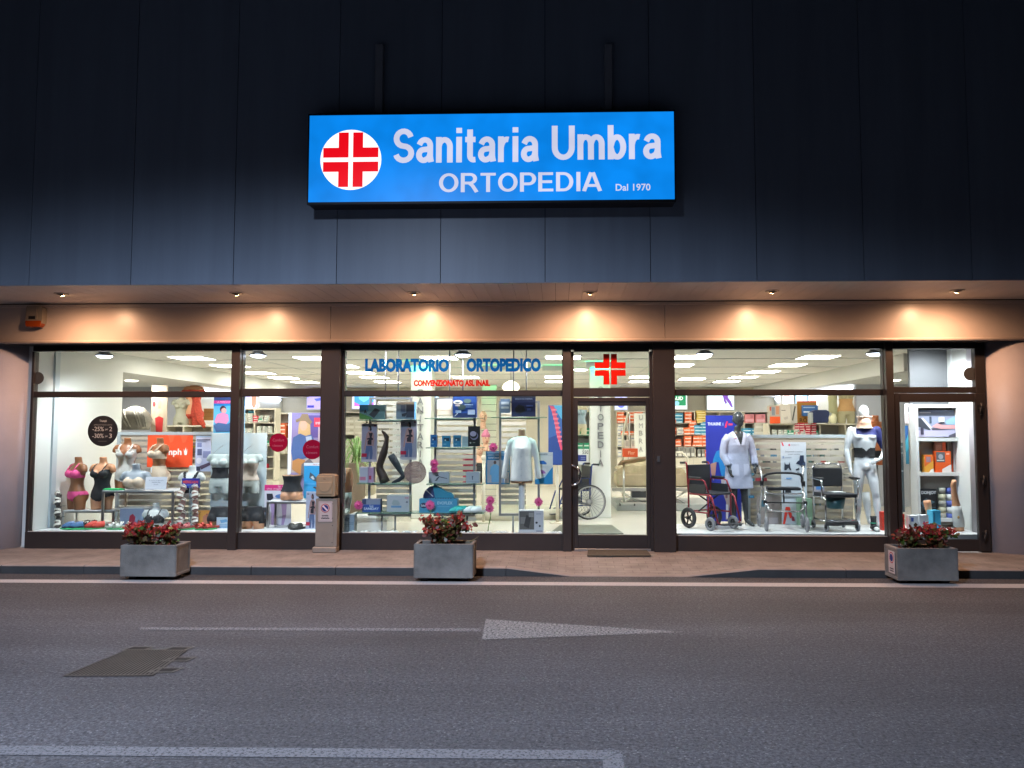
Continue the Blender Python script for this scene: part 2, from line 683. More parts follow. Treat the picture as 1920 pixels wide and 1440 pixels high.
def pavers():
    m = bpy.data.materials.new('pavers')
    m.use_nodes = True
    t = m.node_tree
    N, L = t.nodes, t.links
    b = N['Principled BSDF']
    tc = N.new('ShaderNodeTexCoord')
    br = N.new('ShaderNodeTexBrick')
    br.inputs['Color1'].default_value = (0.275, 0.237, 0.205, 1)
    br.inputs['Color2'].default_value = (0.235, 0.202, 0.178, 1)
    br.inputs['Mortar'].default_value = (0.165, 0.138, 0.12, 1)
    br.inputs['Scale'].default_value = 1.0
    br.inputs['Brick Width'].default_value = 0.20
    br.inputs['Row Height'].default_value = 0.10
    br.inputs['Mortar Size'].default_value = 0.004
    L.new(tc.outputs['Object'], br.inputs['Vector'])
    n = N.new('ShaderNodeTexNoise')
    n.inputs['Scale'].default_value = 3.5
    n.inputs['Detail'].default_value = 7
    L.new(tc.outputs['Object'], n.inputs['Vector'])
    mp = N.new('ShaderNodeMapRange')
    mp.inputs['From Min'].default_value = 0.3
    mp.inputs['From Max'].default_value = 0.7
    mp.inputs['To Min'].default_value = 0.72
    mp.inputs['To Max'].default_value = 1.15
    L.new(n.outputs['Fac'], mp.inputs['Value'])
    sc = N.new('ShaderNodeVectorMath')
    sc.operation = 'SCALE'
    L.new(br.outputs[0], sc.inputs[0])
    L.new(mp.outputs[0], sc.inputs['Scale'])
    L.new(sc.outputs[0], b.inputs['Base Color'])
    b.inputs['Roughness'].default_value = 0.75
    bp = N.new('ShaderNodeBump')
    bp.inputs['Strength'].default_value = 0.5
    bp.inputs['Distance'].default_value = 0.004
    bp.invert = True
    L.new(br.outputs['Fac'], bp.inputs['Height'])
    L.new(bp.outputs[0], b.inputs['Normal'])
    return m


M_as = asphalt()
def cladding(name, c):
    m = mat(name, c, 0.40, vary=0.10, scale=1.0)
    t = m.node_tree
    n = [q for q in t.nodes if q.bl_idname == 'ShaderNodeTexNoise'][0]
    mp = t.nodes.new('ShaderNodeMapping')
    mp.inputs['Scale'].default_value = (5.0, 1.0, 0.35)
    tc = [q for q in t.nodes if q.bl_idname == 'ShaderNodeTexCoord'][0]
    t.links.new(tc.outputs['Object'], mp.inputs[0])
    t.links.new(mp.outputs[0], n.inputs['Vector'])
    return m


M_panels = [cladding('blue_grey_cladding_%s' % n_, tuple(q * k_ for q in (0.25, 0.30, 0.378))) for n_, k_ in (('a', 1.0), ('b', .95), ('c', 1.045))]
M_backing = mat('cladding_joint', (0.02, 0.022, 0.026), 0.8)
M_beige = mat('beige_coated_metal', (0.46, 0.395, 0.355), 0.32, 0.0, vary=0.06, scale=2.0)
M_soffit = mat('soffit_slats', (0.62, 0.59, 0.57), 0.5, vary=0.06, scale=3)
M_brown = mat('brown_anodised_frame', (0.044, 0.036, 0.034), 0.38, 0.25, vary=0.08, scale=4)
M_black = mat('black_gasket', (0.012, 0.011, 0.011), 0.5)
M_col = mat('painted_column', (0.50, 0.455, 0.47), 0.6, vary=0.07, scale=2.5, bump=0.15, bscale=40)
M_conc = mat('grey_concrete', (0.19, 0.174, 0.155), 0.85, vary=0.42, scale=3.2, bump=0.4, bscale=70)
M_kerb = mat('dirty_shaded_kerb_face', (0.05, 0.048, 0.047), 0.8, vary=0.2, scale=4, bump=0.3, bscale=60)  # kerb face: dirt and the shadow on it are both put into the colour
M_kerbtop = mat('pale_kerb_top', (0.27, 0.22, 0.19), 0.8, vary=0.2, scale=4, bump=0.3)  # kerb top in a paler pavement tone, without the painted shade of the face
M_steel = mat('brushed_steel', (0.62, 0.61, 0.59), 0.28, 1.0)
M_chrome = mat('chrome', (0.8, 0.8, 0.8), 0.12, 1.0)
M_galv = mat('grey_metal', (0.30, 0.30, 0.30), 0.4, 0.6)
M_wall = mat('white_wall', (0.74, 0.745, 0.70), 0.7, vary=0.02, scale=2)
M_ceil = mat('ceiling_tiles', (0.88, 0.86, 0.80), 0.8)
M_gwall = mat('grey_wall', (0.52, 0.54, 0.58), 0.7)
M_floor = mat('polished_floor', (0.66, 0.64, 0.57), 0.22, vary=0.05, scale=1.5)
M_cream = mat('cream_laminate', (0.66, 0.61, 0.49), 0.45, vary=0.03)
M_white = mat('white_paint', (0.68, 0.69, 0.67), 0.4)
M_glass = glass_mat('window_glass', (0.97, 0.985, 0.975), 0.8)
M_shelfglass = glass_mat('shelf_glass', (0.72, 0.90, 0.84), 1.0, 0.12, (0.45, 0.75, 0.68))

# ------------------------------------------------------------------ ground
PAVZ = 0.10


def struct(o):
    o['kind'] = 'structure'
    return o


mb = MB()
mb.add([(-60, -60, 0), (60, -60, 0), (60, 60, 0), (-60, 60, 0)], [(0, 1, 2, 3)], M_as)
struct(mb.build('road'))

KY = -1.36
# pavement: full height left and right, dropped kerb in front of the door
xa, xb, xc, xd = G(950, 1062, 0.1)[0], G(1068, 1077, 0.0)[0], G(1285, 1078, 0)[0], G(1420, 1066, 0.1)[0]
LOW = 0.012
prof = [(-40, PAVZ), (xa, PAVZ), (xb, LOW), (xc, LOW), (xd, PAVZ), (40, PAVZ)]
mb = MB()
M_pav = pavers()
for (x0, z0), (x1, z1) in zip(prof, prof[1:]):
    mb.add([(x0, KY + 0.12, z0), (x1, KY + 0.12, z1), (x1, -0.42, PAVZ), (x0, -0.42, PAVZ)], [(0, 1, 2, 3)], M_pav)
mb.add([(-40, -0.42, PAVZ), (40, -0.42, PAVZ), (40, 0.06, PAVZ), (-40, 0.06, PAVZ)], [(0, 1, 2, 3)], M_pav)
struct(mb.build('pavement'))
mb = MB()
for (x0, z0), (x1, z1) in zip(prof, prof[1:]):
    n = max(1, int((x1 - x0) / 1.0))
    for i in range(n):
        a, b = x0 + (x1 - x0) * i / n, x0 + (x1 - x0) * (i + 1) / n - (0.006 if n > 1 else 0.0)
        za, zb = z0 + (z1 - z0) * i / n + 0.003, z0 + (z1 - z0) * (i + 1) / n + 0.003
        j = random.uniform(-0.004, 0.004)
        vs = [(a, KY + j, -0.05), (b, KY + j, -0.05), (b, KY + j, zb - 0.012), (a, KY + j, za - 0.012), (a, KY + j + 0.012, za), (b, KY + j + 0.012, zb), (b, KY + 0.12, zb), (a, KY + 0.12, za), (a, KY + 0.12, -0.05), (b, KY + 0.12, -0.05)]
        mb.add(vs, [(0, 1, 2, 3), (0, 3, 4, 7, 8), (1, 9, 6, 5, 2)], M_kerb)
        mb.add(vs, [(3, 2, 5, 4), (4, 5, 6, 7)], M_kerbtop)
struct(mb.build('kerb'))


def marking(polys, m, z):
    mb = MB()
    for poly in polys:
        mb.add([(*G(px, py, z), z) for px, py in poly], [tuple(range(len(poly) - 1, -1, -1))], m)
    o = struct(mb.build('road_marking'))
    return o


P1 = paint('white_road_paint', (0.43, 0.40, 0.385), 0.34)
P4 = paint('dull_road_paint', (0.145, 0.14, 0.145), 0.40)
P2 = paint('faded_road_paint', (0.20, 0.19, 0.19), 0.45)
P3 = paint('worn_arrow_paint', (0.25, 0.24, 0.23), 0.45)
marking([[(-260, 1085), (-260, 1091), (960, 1097), (2200, 1104), (2200, 1096), (960, 1091)]], P1, 0.004)
marking([[(262, 1176), (262, 1181), (902, 1184), (902, 1178)]], P2, 0.004)
marking([[(911, 1161), (903, 1199), (1100, 1192), (1284, 1185), (1100, 1173)]], P3, 0.004)
marking([[(-400, 1395), (-400, 1412), (1130, 1424), (1165, 1407)], [(1130, 1424.5), (1135, 1475), (1178, 1475), (1166, 1408)]], P4, 0.004)

# drain cover
c4 = [G(*p, 0) for p in ((117, 1269), (287, 1268), (352, 1220), (240, 1219))]
dc = thing('drain_cover', 'ribbed square metal cover let into the asphalt with four small lifting frames', 'drain cover', ((c4[0][0] + c4[2][0]) / 2, (c4[0][1] + c4[2][1]) / 2, 0))
M_cover = mat('worn_iron_cover', (0.055, 0.051, 0.045), 0.6, 0.1, vary=0.3, scale=9)
M_cover2 = mat('pale_iron_edge', (0.085, 0.082, 0.076), 0.6, 0.2, vary=0.2)
mb = MB()


def bil(u, v, z=0.0):
    a = [c4[0][i] + (c4[1][i] - c4[0][i]) * u for i in (0, 1)]
    b = [c4[3][i] + (c4[2][i] - c4[3][i]) * u for i in (0, 1)]
    return (a[0] + (b[0] - a[0]) * v, a[1] + (b[1] - a[1]) * v, z)


mb.add([bil(0, 0, .002), bil(1, 0, .002), bil(1, 1, .002), bil(0, 1, .002)], [(0, 1, 2, 3)], mat('cover_gap', (0.008, 0.008, 0.008), 0.8))
for i in range(22):
    a = (i + 0.1) / 22
    b = (i + 0.62) / 22
    mb.add([bil(a, .03, .005), bil(b, .03, .005), bil(b, .97, .005), bil(a, .97, .005)], [(0, 1, 2, 3)], M_cover)
mb.build('plate', dc, True)
mb = MB()
for u, v, du, dv in ((0, 0, 1, .03), (0, .97, 1, .03), (0, 0, .02, 1), (.98, 0, .02, 1)):
    mb.add([bil(u, v, .007), bil(u + du, v, .007), bil(u + du, v + dv, .007), bil(u, v + dv, .007)], [(0, 1, 2, 3)], M_cover)
mb.build('rim', dc, True)
for u, v in ((.12, 1.055), (.80, 1.055), (1.06, .62), (1.06, .2)):
    mb = MB()
    x, y, z = bil(u, v)
    o4 = [(x - .11, y - .055), (x + .075, y - .055), (x + .11, y + .055), (x - .075, y + .055)]
    i4 = [(x + (p - x) * .80, y + (q - y) * .72) for p, q in o4]
    for i in range(4):
        j = (i + 1) % 4
        mb.add([(*o4[i], .006), (*o4[j], .006), (*i4[j], .006), (*i4[i], .006)], [(0, 1, 2, 3)], M_cover2)
    mb.add([(*q, .003) for q in i4], [(0, 1, 2, 3)], MC['cover_gap'])
    mb.build('lifting_frame', dc, True)

# ------------------------------------------------------------------ building shell
B = thing('shop_building', 'low shop building with dark cladding above lit windows and beige canopy', 'building', (0, 0, 0))
FY, WY = -0.28, -1.60        # fascia plane and upper wall plane
SOF = P(1045, 530, WY)[1]    # soffit height
WTOP = P(1045, -60, WY)[1]   # top of the cladding
FB = P(1045, 641, FY)[1]     # bottom of the fascia
X0, X1 = -16.0, 14.5

mb = MB()
pw = 1.232
jx = P(1022, 500, WY)[0]
k0 = int((X0 - jx) / pw)
for k in range(k0, k0 + 26):
    a = jx + k * pw
    mb.bx(a + 0.004, a + pw - 0.004, WY + (k * 7 % 5) * .0004, WY + 0.03, SOF, WTOP, M_panels[(k * 5 + k // 3) % 3])
mb.bx(X0, X1, WY + 0.024, WY + 0.2, SOF + 0.01, WTOP - .01, M_backing)
mb.build('upper_wall', B, True)
mb = MB()
mb.bx(X0, X1, WY + 0.19, 14, WTOP - .25, WTOP - .1, M_backing)
mb.build('roof', B, True)
mb = MB()
x = X0
while x < X1:
    mb.bx(x, x + 0.166, WY + 0.03, FY, SOF + 0.004, SOF + 0.02, M_soffit)
    x += 0.170
mb.bx(X0, X1, WY + 0.03, FY, SOF + 0.025, SOF + 0.05, M_backing)
mb.build('soffit', B, True)
mb = MB()
fx = P(620, 600, FY)[0]
sp = P(1246, 600, FY)[0] - fx
for a, b in ((X0, fx), (fx, fx + sp), (fx + sp, X1)):
    mb.bx(a + 0.003, b - 0.003, FY, FY + 0.10, FB + 0.035, SOF - 0.045, M_beige)
mb.bx(X0, X1, FY - 0.018, FY + 0.1, SOF - 0.05, SOF - 0.008, M_beige)          # upper moulding
mb.tube([(X0, FY + 0.0, FB + 0.02), (X1, FY + 0.0, FB + 0.02)], 0.024, M_beige, 12)   # rolled lower lip
mb.bx(X0, X1, FY + 0.02, 0.10, FB + 0.0, FB + 0.02, M_backing)
mb.build('fascia', B, True, bevel=0.004)

zt, zb_ = P(1045, 655, 0)[1], PAVZ


def X(px, py=850, Y=0.0):
    return P(px, py, Y)[0]


def Z(py, px=1045, Y=0.0):
    return P(px, py, Y)[1]


HEAD = FB
# head beam above all the windows
mb = MB()
mb.bx(X(60), X(1848), -0.06, 0.06, Z(656), FB + 0.10, M_black)
mb.build('head_beam', B, True)
for nm, xc_ in (('column', X(1838, 850, 0.1) + 0.49), ('column', X(52, 850, 0.1) - 0.49)):
    mb = MB()
    mb.loft([(xc_, 0.235, PAVZ - 0.02, .5, .5), (xc_, 0.235, 3.2, .5, .5)], M_col, 64)
    mb.build(nm, B, True)
mb = MB()     # walls beyond the columns
mb.bx(X0, X(50) - 0.1, 0.2, 0.4, 0, 3.4, M_col)
mb.build('side_wall', B, True)
mb = MB()
mb.bx(X(1845) + 0.1, X1, 0.2, 0.4, 0, 3.4, M_col)
mb.build('side_wall', B, True)
for a, b in ((606, 641), (1223, 1263)):
    mb = MB()
    mb.bx(X(a), X(b), -0.16, 0.10, PAVZ, FB + 0.02, M_brown)
    mb.build('post', B, True, bevel=0.006)


def window(x0, x1, tr0, tr1, top=657, low=1000, kind='window', ledge=True):
    """fixed shop window: frame, transom, bottom rail, two panes; arguments are photo pixels on the facade plane"""
    a, b = X(x0), X(x1)
    fw = 0.035
    o = MB()
    o.bx(a - fw, a, -0.05, 0.05, PAVZ + 0.16, Z(top), M_brown)
    o.bx(b, b + fw, -0.05, 0.05, PAVZ + 0.16, Z(top), M_brown)
    o.bx(a, b, -0.045, 0.045, Z(tr1), Z(tr0), M_brown)
    o.bx(a - fw, b + fw, -0.055, 0.06, PAVZ, Z(low), M_brown)
    o.bx(a - .005, b + .005, -0.047, -0.03, Z(tr1) - .010, Z(tr1), M_black)
    o.bx(a - .005, b + .005, -0.047, -0.03, Z(low), Z(low) + .008, mat('pale_gasket', (.6, .6, .58), .5))
    win = o.build(kind, B, True, bevel=0.004)
    for z0, z1 in ((Z(low) + 0.008, Z(tr1) - .01), (Z(tr0), Z(top))):
        g = MB()
        g.bx(a, b, -0.004, 0.004, z0, z1, M_glass)
        g.build('pane', win, True)
    return win


W1 = window(62, 436, 733, 743)
W2 = window(454, 601, 728, 742, 661)
W3 = window(646, 1054, 732, 742)
W5 = window(1266, 1657, 731, 741, 655, 1003)
for a, b in ((437, 453), (1055, 1071), (1658, 1672)):
    mb = MB()
    mb.bx(X(a), X(b), -0.13, 0.06, PAVZ, FB + .005, M_brown)
    mb.build('mullion', B, True, bevel=0.005)

# entrance door with its toplight
a, b = X(1072), X(1221)
D = MB()
D.bx(a - .012, a + .03, -.05, .05, PAVZ, Z(660), M_brown)
D.bx(b - .02, b + .018, -.05, .05, PAVZ, Z(660), M_brown)
D.bx(a + .03, b - .02, -.05, .05, Z(744), Z(728), M_brown)
D.bx(a + .03, b - .02, -.05, .05, Z(660), Z(655), M_brown)
D.bx(a + .03, b - .02, -.055, .05, PAVZ, PAVZ + .0285, M_galv)
DF = D.build('door_frame', B, True, bevel=0.004)
g = MB()
g.bx(a + .03, b - .02, -.004, .004, Z(728), Z(660), M_glass)
g.build('pane', DF, True)
D = MB()
la, lb = a + .0305, b - .0205
gt, gb, gl, gr = Z(761), Z(1002), X(1076) + .0, X(1221) - .03
D.bx(la, la + .055, -.04, .04, PAVZ + .03, Z(746), M_brown)
D.bx(lb - .05, lb, -.04, .04, PAVZ + .03, Z(746), M_brown)
D.bx(la + .055, lb - .05, -.04, .04, gt + .055, Z(746), M_brown)
D.bx(la + .055, lb - .05, -.03, .04, gt, gt + .055, M_black)
D.bx(la + .055, lb - .05, -.04, .04, PAVZ + .03, gb, M_brown)
DR = D.build('entrance_door', B, True, bevel=0.004)
g = MB()
g.bx(la + .055, lb - .05, -.004, .004, gb, gt, M_glass)
g.build('pane', DR, True)
h = MB()
hx0, hz0, hz1 = X(1071, 880, -.12), P(1071, 872, -.12)[1], P(1071, 910, -.12)[1]
h.tube([(hx0 - .0, -.04, hz0)] + [(hx0 + (.125) * math.sin(t * math.pi), -.12, (hz0 + hz1) / 2 + (hz0 - hz1) / 2 * math.cos(t * math.pi)) for t in [i / 10 for i in range(11)]] + [(hx0, -.04, hz1)], .016, M_chrome, 10)
h.build('handle', DR, True)
h = MB()
h.bx(X(1229), X(1234), -.175, -.16, Z(865), Z(854), M_steel)
h.build('push_button', B, True)

# service door at the right end
a, b = X(1672), X(1849)
D = MB()
D.bx(a - .012, a + .02, -.05, .05, PAVZ, Z(656), M_brown)
D.bx(b - .13, b, -.05, .05, PAVZ, Z(656), M_brown)
D.bx(a + .02, b - .13, -.05, .05, Z(738), Z(727), M_brown)
DF2 = D.build('door_frame', B, True, bevel=0.004)
g = MB()
g.bx(a + .02, b - .13, -.004, .004, Z(727), Z(657), M_glass)
g.build('pane', DF2, True)
D = MB()
la, lb = a + .025, b - .02
ga, gb_ = X(1685), X(1826)
D.bx(la, ga, -.075, -.052, PAVZ + .02, Z(739), M_brown)
D.bx(gb_, lb, -.075, -.052, PAVZ + .02, Z(739), M_brown)
D.bx(ga, gb_, -.075, -.052, Z(755), Z(739), M_brown)
D.bx(ga, gb_, -.075, -.052, PAVZ + .02, Z(1007), M_brown)
DR2 = D.build('service_door', B, True, bevel=0.004)
g = MB()
g.bx(ga, gb_, -.066, -.06, Z(1007), Z(755), M_glass)
g.build('pane', DR2, True)
for py in (765, 898, 998):
    h = MB()
    xh = X(1836)
    h.cyl((xh, -.10, Z(py + 9)), (xh, -.10, Z(py - 9)), .016, M_black, 10)
    h.bx(xh - .05, xh + .035, -.09, -.074, Z(py + 5), Z(py - 5), M_black)
    h.cyl((xh - .02, -.105, Z(py + 14)), (xh - .02, -.105, Z(py)), .012, M_black, 8)
    h.build('hinge', DR2, True)

# lettering and stickers stuck on the inside of the glass
M_blue = mat('blue_vinyl', (.003, .12, .48), 0.9, spec=.05)
M_blue.use_backface_culling = False
M_red = mat('red_vinyl', (.52, .012, .006), 0.9, spec=.05)
tz = lambda py: Z(py)


def glass_text(s, x0, x1, y0, y1, m, win, bold=0.02):
    t = MB()
    t.text(s, X(x0, y0), X(x1, y0), Z(y1), Z(y0), -0.009, m, bold, 0.004)
    return t.build('lettering', win, True)


glass_text('LABORATORIO', 685, 842, 671.5, 697, M_blue, W3, .06)
glass_text('ORTOPEDICO', 875, 1014, 671.5, 697, M_blue, W3, .06)
glass_text('CONVENZIONATO ASL INAIL', 776, 919, 712, 724, M_red, W3, .06)


def cross(mb, cx, cz, s, y0, y1, m, gap=0.09, arm=.5):
    """four L shaped pieces with a thin gap: the sanitary cross"""
    for sx in (-1, 1):
        for sz in (-1, 1):
            pts = [(gap * .5, gap * .5), (1, gap * .5), (1, arm * .92), (arm * .92, arm * .92), (arm * .92, 1), (gap * .5, 1)]
            pts = [(cx + sx * u * s, cz + sz * v * s) for u, v in pts]
            if sx * sz < 0:
                pts.reverse()
            mb.prism(pts[::-1], y0, y1, m)


t = MB()
cross(t, X(1145), Z(692.5), (X(1174) - X(1116)) / 2, -.009, -.005, M_red, .10, .48)
t.build('cross_emblem', DF, True)
t = MB()
t.disc((X(66), Z(707)), .085, -.009, -.005, mat('grey_disc', (.055, .055, .055), .5))
t.build('round_sticker', W1, True)
t = MB()
t.disc((X(1824), Z(703)), .09, -.009, -.005, mat('grey_disc', (.055, .055, .055), .5))
t.build('round_sticker', DF2, True)
# discount sticker
t = MB()
dx, dz = X(192), Z(808)
rr = .212
M_sblk = mat('black_sticker', (.015, .015, .015), .5)
t.disc((dx, dz), rr, -.009, -.006, M_sblk, 40)
wv = col('c9c4b8')
t.text('Triumph', dx - .05, dx + .05, dz + .115, dz + .155, -.0096, wv, .01)
t.text('APPROFITTANE SUBITO', dx - .13, dx + .13, dz + .075, dz + .092, -.0096, col('9a968c'), .0)
t.text('-25%', dx - .145, dx + .015, dz - .003, dz + .058, -.0096, wv, .0)
t.text('per', dx + .035, dx + .075, dz + .002, dz + .03, -.0096, wv, .0)
t.text('2', dx + .09, dx + .13, dz - .003, dz + .058, -.0096, wv, .0)
t.text('-30%', dx - .145, dx + .015, dz - .098, dz - .037, -.0096, wv, .0)
t.text('per', dx + .035, dx + .075, dz - .093, dz - .065, -.0096, wv, .0)
t.text('3', dx + .09, dx + .13, dz - .098, dz - .037, -.0096, wv, .0)
t.bx(dx - .06, dx + .06, -.0096, -.0092, dz - .145, dz - .14, col('77736a'))
t.build('discount_sticker', W1, True)
# sheer round sticker low in the middle window
t = MB()
t.disc((X(779), Z(886)), .152, -.009, -.006, glass_mat('frosted_grey_film', (.8, .77, .77), .3, .5, (.20, .19, .188)), 40)
for i in range(8):
    hw = .09 - abs(i - 3.5) * .008
    t.bx(X(779) - hw, X(779) + hw, -.0098, -.0094, Z(886) + .075 - i * .021, Z(886) + .075 - i * .021 + .006, col('6f6a66'))
t.build('round_sticker', W3, True)
M_mag = mat('magenta_sticker', (.27, .006, .035), .9, spec=.05)
for cx, cy, r, up in ((522, 830, 17.5, 1), (586, 843, 18.5, -1)):
    t = MB()
    x_, z_ = X(cx), Z(cy)
    rr = r / ppm(0)
    t.disc((x_, z_), rr, -.009, -.006, M_mag, 36)
    c_ = col('b05a74')
    t.text('Comfort', x_ - rr * .62, x_ + rr * .62, z_ + rr * .12, z_ + rr * .42, -.0096, c_)
    t.text('e benessere', x_ - rr * .62, x_ + rr * .5, z_ - rr * .45, z_ - rr * .18, -.0096, c_)
    t.build('round_sticker', W2, True)

# ------------------------------------------------------------------ illuminated sign on two posts
SY = -1.86
sx0, sz1 = P(581, 217, SY)
sx1, sz0 = P(1265, 374, SY)
SG = thing('shop_sign', 'wide backlit blue shop sign with red cross emblem and white lettering on dark cladding', 'shop sign', ((sx0 + sx1) / 2, SY, sz0))
M_case = mat('sign_case', (.035, .036, .04), .45, .5)


def lit(name, h, k, vary=.12):
    m = mat(name, h, .35, emit=k)
    t = m.node_tree
    b = t.nodes['Principled BSDF']
    tc = t.nodes.new('ShaderNodeTexCoord')
    n = t.nodes.new('ShaderNodeTexNoise')
    n.inputs['Scale'].default_value = 2.2
    n.inputs['Detail'].default_value = 2
    t.links.new(tc.outputs['Object'], n.inputs['Vector'])
    mp = t.nodes.new('ShaderNodeMapRange')
    mp.inputs['From Min'].default_value = .35
    mp.inputs['From Max'].default_value = .65
    mp.inputs['To Min'].default_value = k * (1 - vary)
    mp.inputs['To Max'].default_value = k * (1 + vary)
    t.links.new(n.outputs['Fac'], mp.inputs['Value'])
    t.links.new(mp.outputs[0], b.inputs['Emission Strength'])
    b.inputs['Base Color'].default_value = (*[c * .08 for c in hx(h)], 1)
    return m


mb = MB()
mb.bx(sx0 - .012, sx1 + .012, SY + .004, SY + .30, sz0 - .012, sz1 + .012, M_case)
mb.bx(sx0 - .014, sx1 + .014, SY - .010, SY + .03, sz0 - .026, sz0, M_case)
mb.bx(sx0 - .014, sx1 + .014, SY - .010, SY + .03, sz1, sz1 + .016, M_case)
mb.bx(sx0 - .014, sx0, SY - .010, SY + .03, sz0, sz1, M_case)
mb.bx(sx1, sx1 + .014, SY - .010, SY + .03, sz0, sz1, M_case)
mb.build('case', SG, True)
mb = MB()
mb.bx(sx0, sx1, SY, SY + .003, sz0, sz1, lit('sign_blue_acrylic', '#0a87ee', 1.0, .12))
mb.build('face', SG, True)
SPX = lambda px: P(px, 295, SY)[0]
SPZ = lambda py: P(1045, py, SY)[1]
WL = lit('sign_letter_acrylic', '#d2d5ee', 1.0, .08)
for s_, a, b, c, d, bo in (('Sanitaria', 737, 1010, 238, 303, .178), ('Umbra', 1034, 1240, 236, 300, .178), ('ORTOPEDIA', 823, 1127, 323, 359, .16), ('Dal 1970', 1154, 1219, 346, 359, 0)):
    t = MB()
    if bo:
        stroke_text(t, s_, SPX(a), SPX(b), SPZ(d), SPZ(c), SY - .004, WL, bo)
    else:
        t.text(s_, SPX(a), SPX(b), SPZ(d), SPZ(c), SY - .004, WL, .015)
    t.build('lettering', SG, True)
t = MB()
ec = (SPX(658), SPZ(296))
t.disc(ec, 59 / ppm(SY), SY - .006, SY - .001, lit('sign_white_acrylic', '#ffffff', 1.25, .02), 48)
t.build('emblem_disc', SG, True)
t = MB()
cross(t, ec[0] + .0, ec[1], 53.5 / ppm(SY), SY - .010, SY - .007, lit('sign_red_acrylic', '#ef0b1c', 1.0, .05), .16, .48)
t.build('cross_emblem', SG, True)
M_post = mat('grey_post', (.30, .32, .36), .5, vary=.1)
for px in (710, 1141):
    t = MB()
    xx = P(px, 150, WY - .1)[0]
    t.bx(xx - .045, xx + .045, WY - .10, WY - .012, sz1 + .01, P(px, 82, WY - .1)[1], M_post)
    t.bx(xx - .09, xx + .09, WY - .012, WY - .002, sz1 + .05, sz1 + .16, M_post)
    t.build('support_post', SG, True, bevel=.005)

# ------------------------------------------------------------------ downlights in the soffit
M_hot = mat('lamp_filament_glass', (1, .62, .28), .3, emit=110.0)
DL = []
for i, (px, py) in enumerate(((115, 551), (443, 550), (776, 549), (1106, 548), (1448, 546), (1795, 545))):
    x, y = G(px, py, SOF)
    if i == 0:
        d0 = thing('recessed_downlight', 'x', 'downlight', (x, y, SOF))
        t = MB()
        n = 24
        for r0, r1, z0, z1, mm in ((.058, .085, -.006, -.004, M_galv), (.085, .085, -.004, .006, M_galv), (.058, .058, -.006, .003, M_black)):
            vs = [(r * math.cos(2 * math.pi * k / n), r * math.sin(2 * math.pi * k / n), z) for r, z in ((r0, z0), (r1, z1)) for k in range(n)]
            t.add(vs, [(k, (k + 1) % n, n + (k + 1) % n, n + k) for k in range(n)], mm, True)
        t.build('trim_ring', d0)
        t = MB()           # half eyeball shade towards the street
        t.ell((0, -.012, .0), (.054, .044, .017), M_black, 16)
        t.build('shade', d0)
        t = MB()
        nn_ = Vector((0, .62, -.78))
        u_, v_ = frame_of(nn_)
        c_ = Vector((0, .022, -.016))
        t.add([c_ - nn_ * .004 + (u_ * math.cos(2 * math.pi * k / 16) + v_ * math.sin(2 * math.pi * k / 16)) * .031 for k in range(16)], [tuple(range(16))], M_black)
        t.add([c_ + (u_ * math.cos(2 * math.pi * k / 16) + v_ * math.sin(2 * math.pi * k / 16)) * .026 for k in range(16)], [tuple(range(16))], M_hot)
        t.build('bulb', d0)
        o = d0
    else:
        o = dup(d0, (x, y, SOF))
    ords = ('at the far left end of the canopy above the alarm box', 'left of centre above the wide left display window', 'above the blue window lettering, under the sign', 'above the entrance door, under the sign', 'above the window with the wheelchair', 'at the far right end of the canopy near the column')
    o['label'] = 'small recessed warm downlight ' + ords[i]
    o['group'] = 'downlights in the canopy soffit'
    lamp('downlight_lamp', 'SPOT', (x, y + .04, SOF - .06), 178, (1.0, .545, .31), (R(9), 0, 0), spot_size=R(172), spot_blend=1.0, shadow_soft_size=.05)

# ------------------------------------------------------------------ alarm siren on the fascia
x, z = P(71, 611, FY)
AL = thing('alarm_siren', 'beige alarm siren box with orange lower lamp on the fascia', 'alarm', (x, FY, z))
k = 1 / ppm(FY)
t = MB()
t.prism([(-15 * k, 6 * k), (-13 * k, 0), (15 * k, 0), (17 * k, 6 * k), (17 * k, 32 * k), (14 * k, 37 * k), (-13 * k, 37 * k), (-15 * k, 32 * k)], -.10, 0, mat('alarm_cover', (.26, .22, .17), .4))
t.bx(5 * k, 8 * k, -.112, -.10, 10 * k, 36 * k, mat('alarm_cover', (.26, .22, .17), .4))
t.bx(-9 * k, 4 * k, -.106, -.10, 11 * k, 17 * k, M_black)
t.build('cover', AL, bevel=.008, seg=2)
t = MB()
t.prism([(-14 * k, 0), (-11 * k, -4 * k), (13 * k, -4 * k), (16 * k, 0), (16 * k, 8 * k), (-14 * k, 8 * k)], -.118, -.02, mat('amber_lens', '#8c3c12', .25))
t.build('lens', AL, bevel=.008, seg=2)
# ------------------------------------------------------------------ shop interior shell
CZ, FZ, BY = 3.0, 0.12, 12.2
LX, RX = X(60) - 0.02, 5.76
PLZ = Z(1000) - 0.004         # display platforms behind the glass


def shell(name, boxes, m):
    mb = MB()
    for b_ in boxes:
        mb.bx(*b_, m)
    return mb.build(name, B, True)


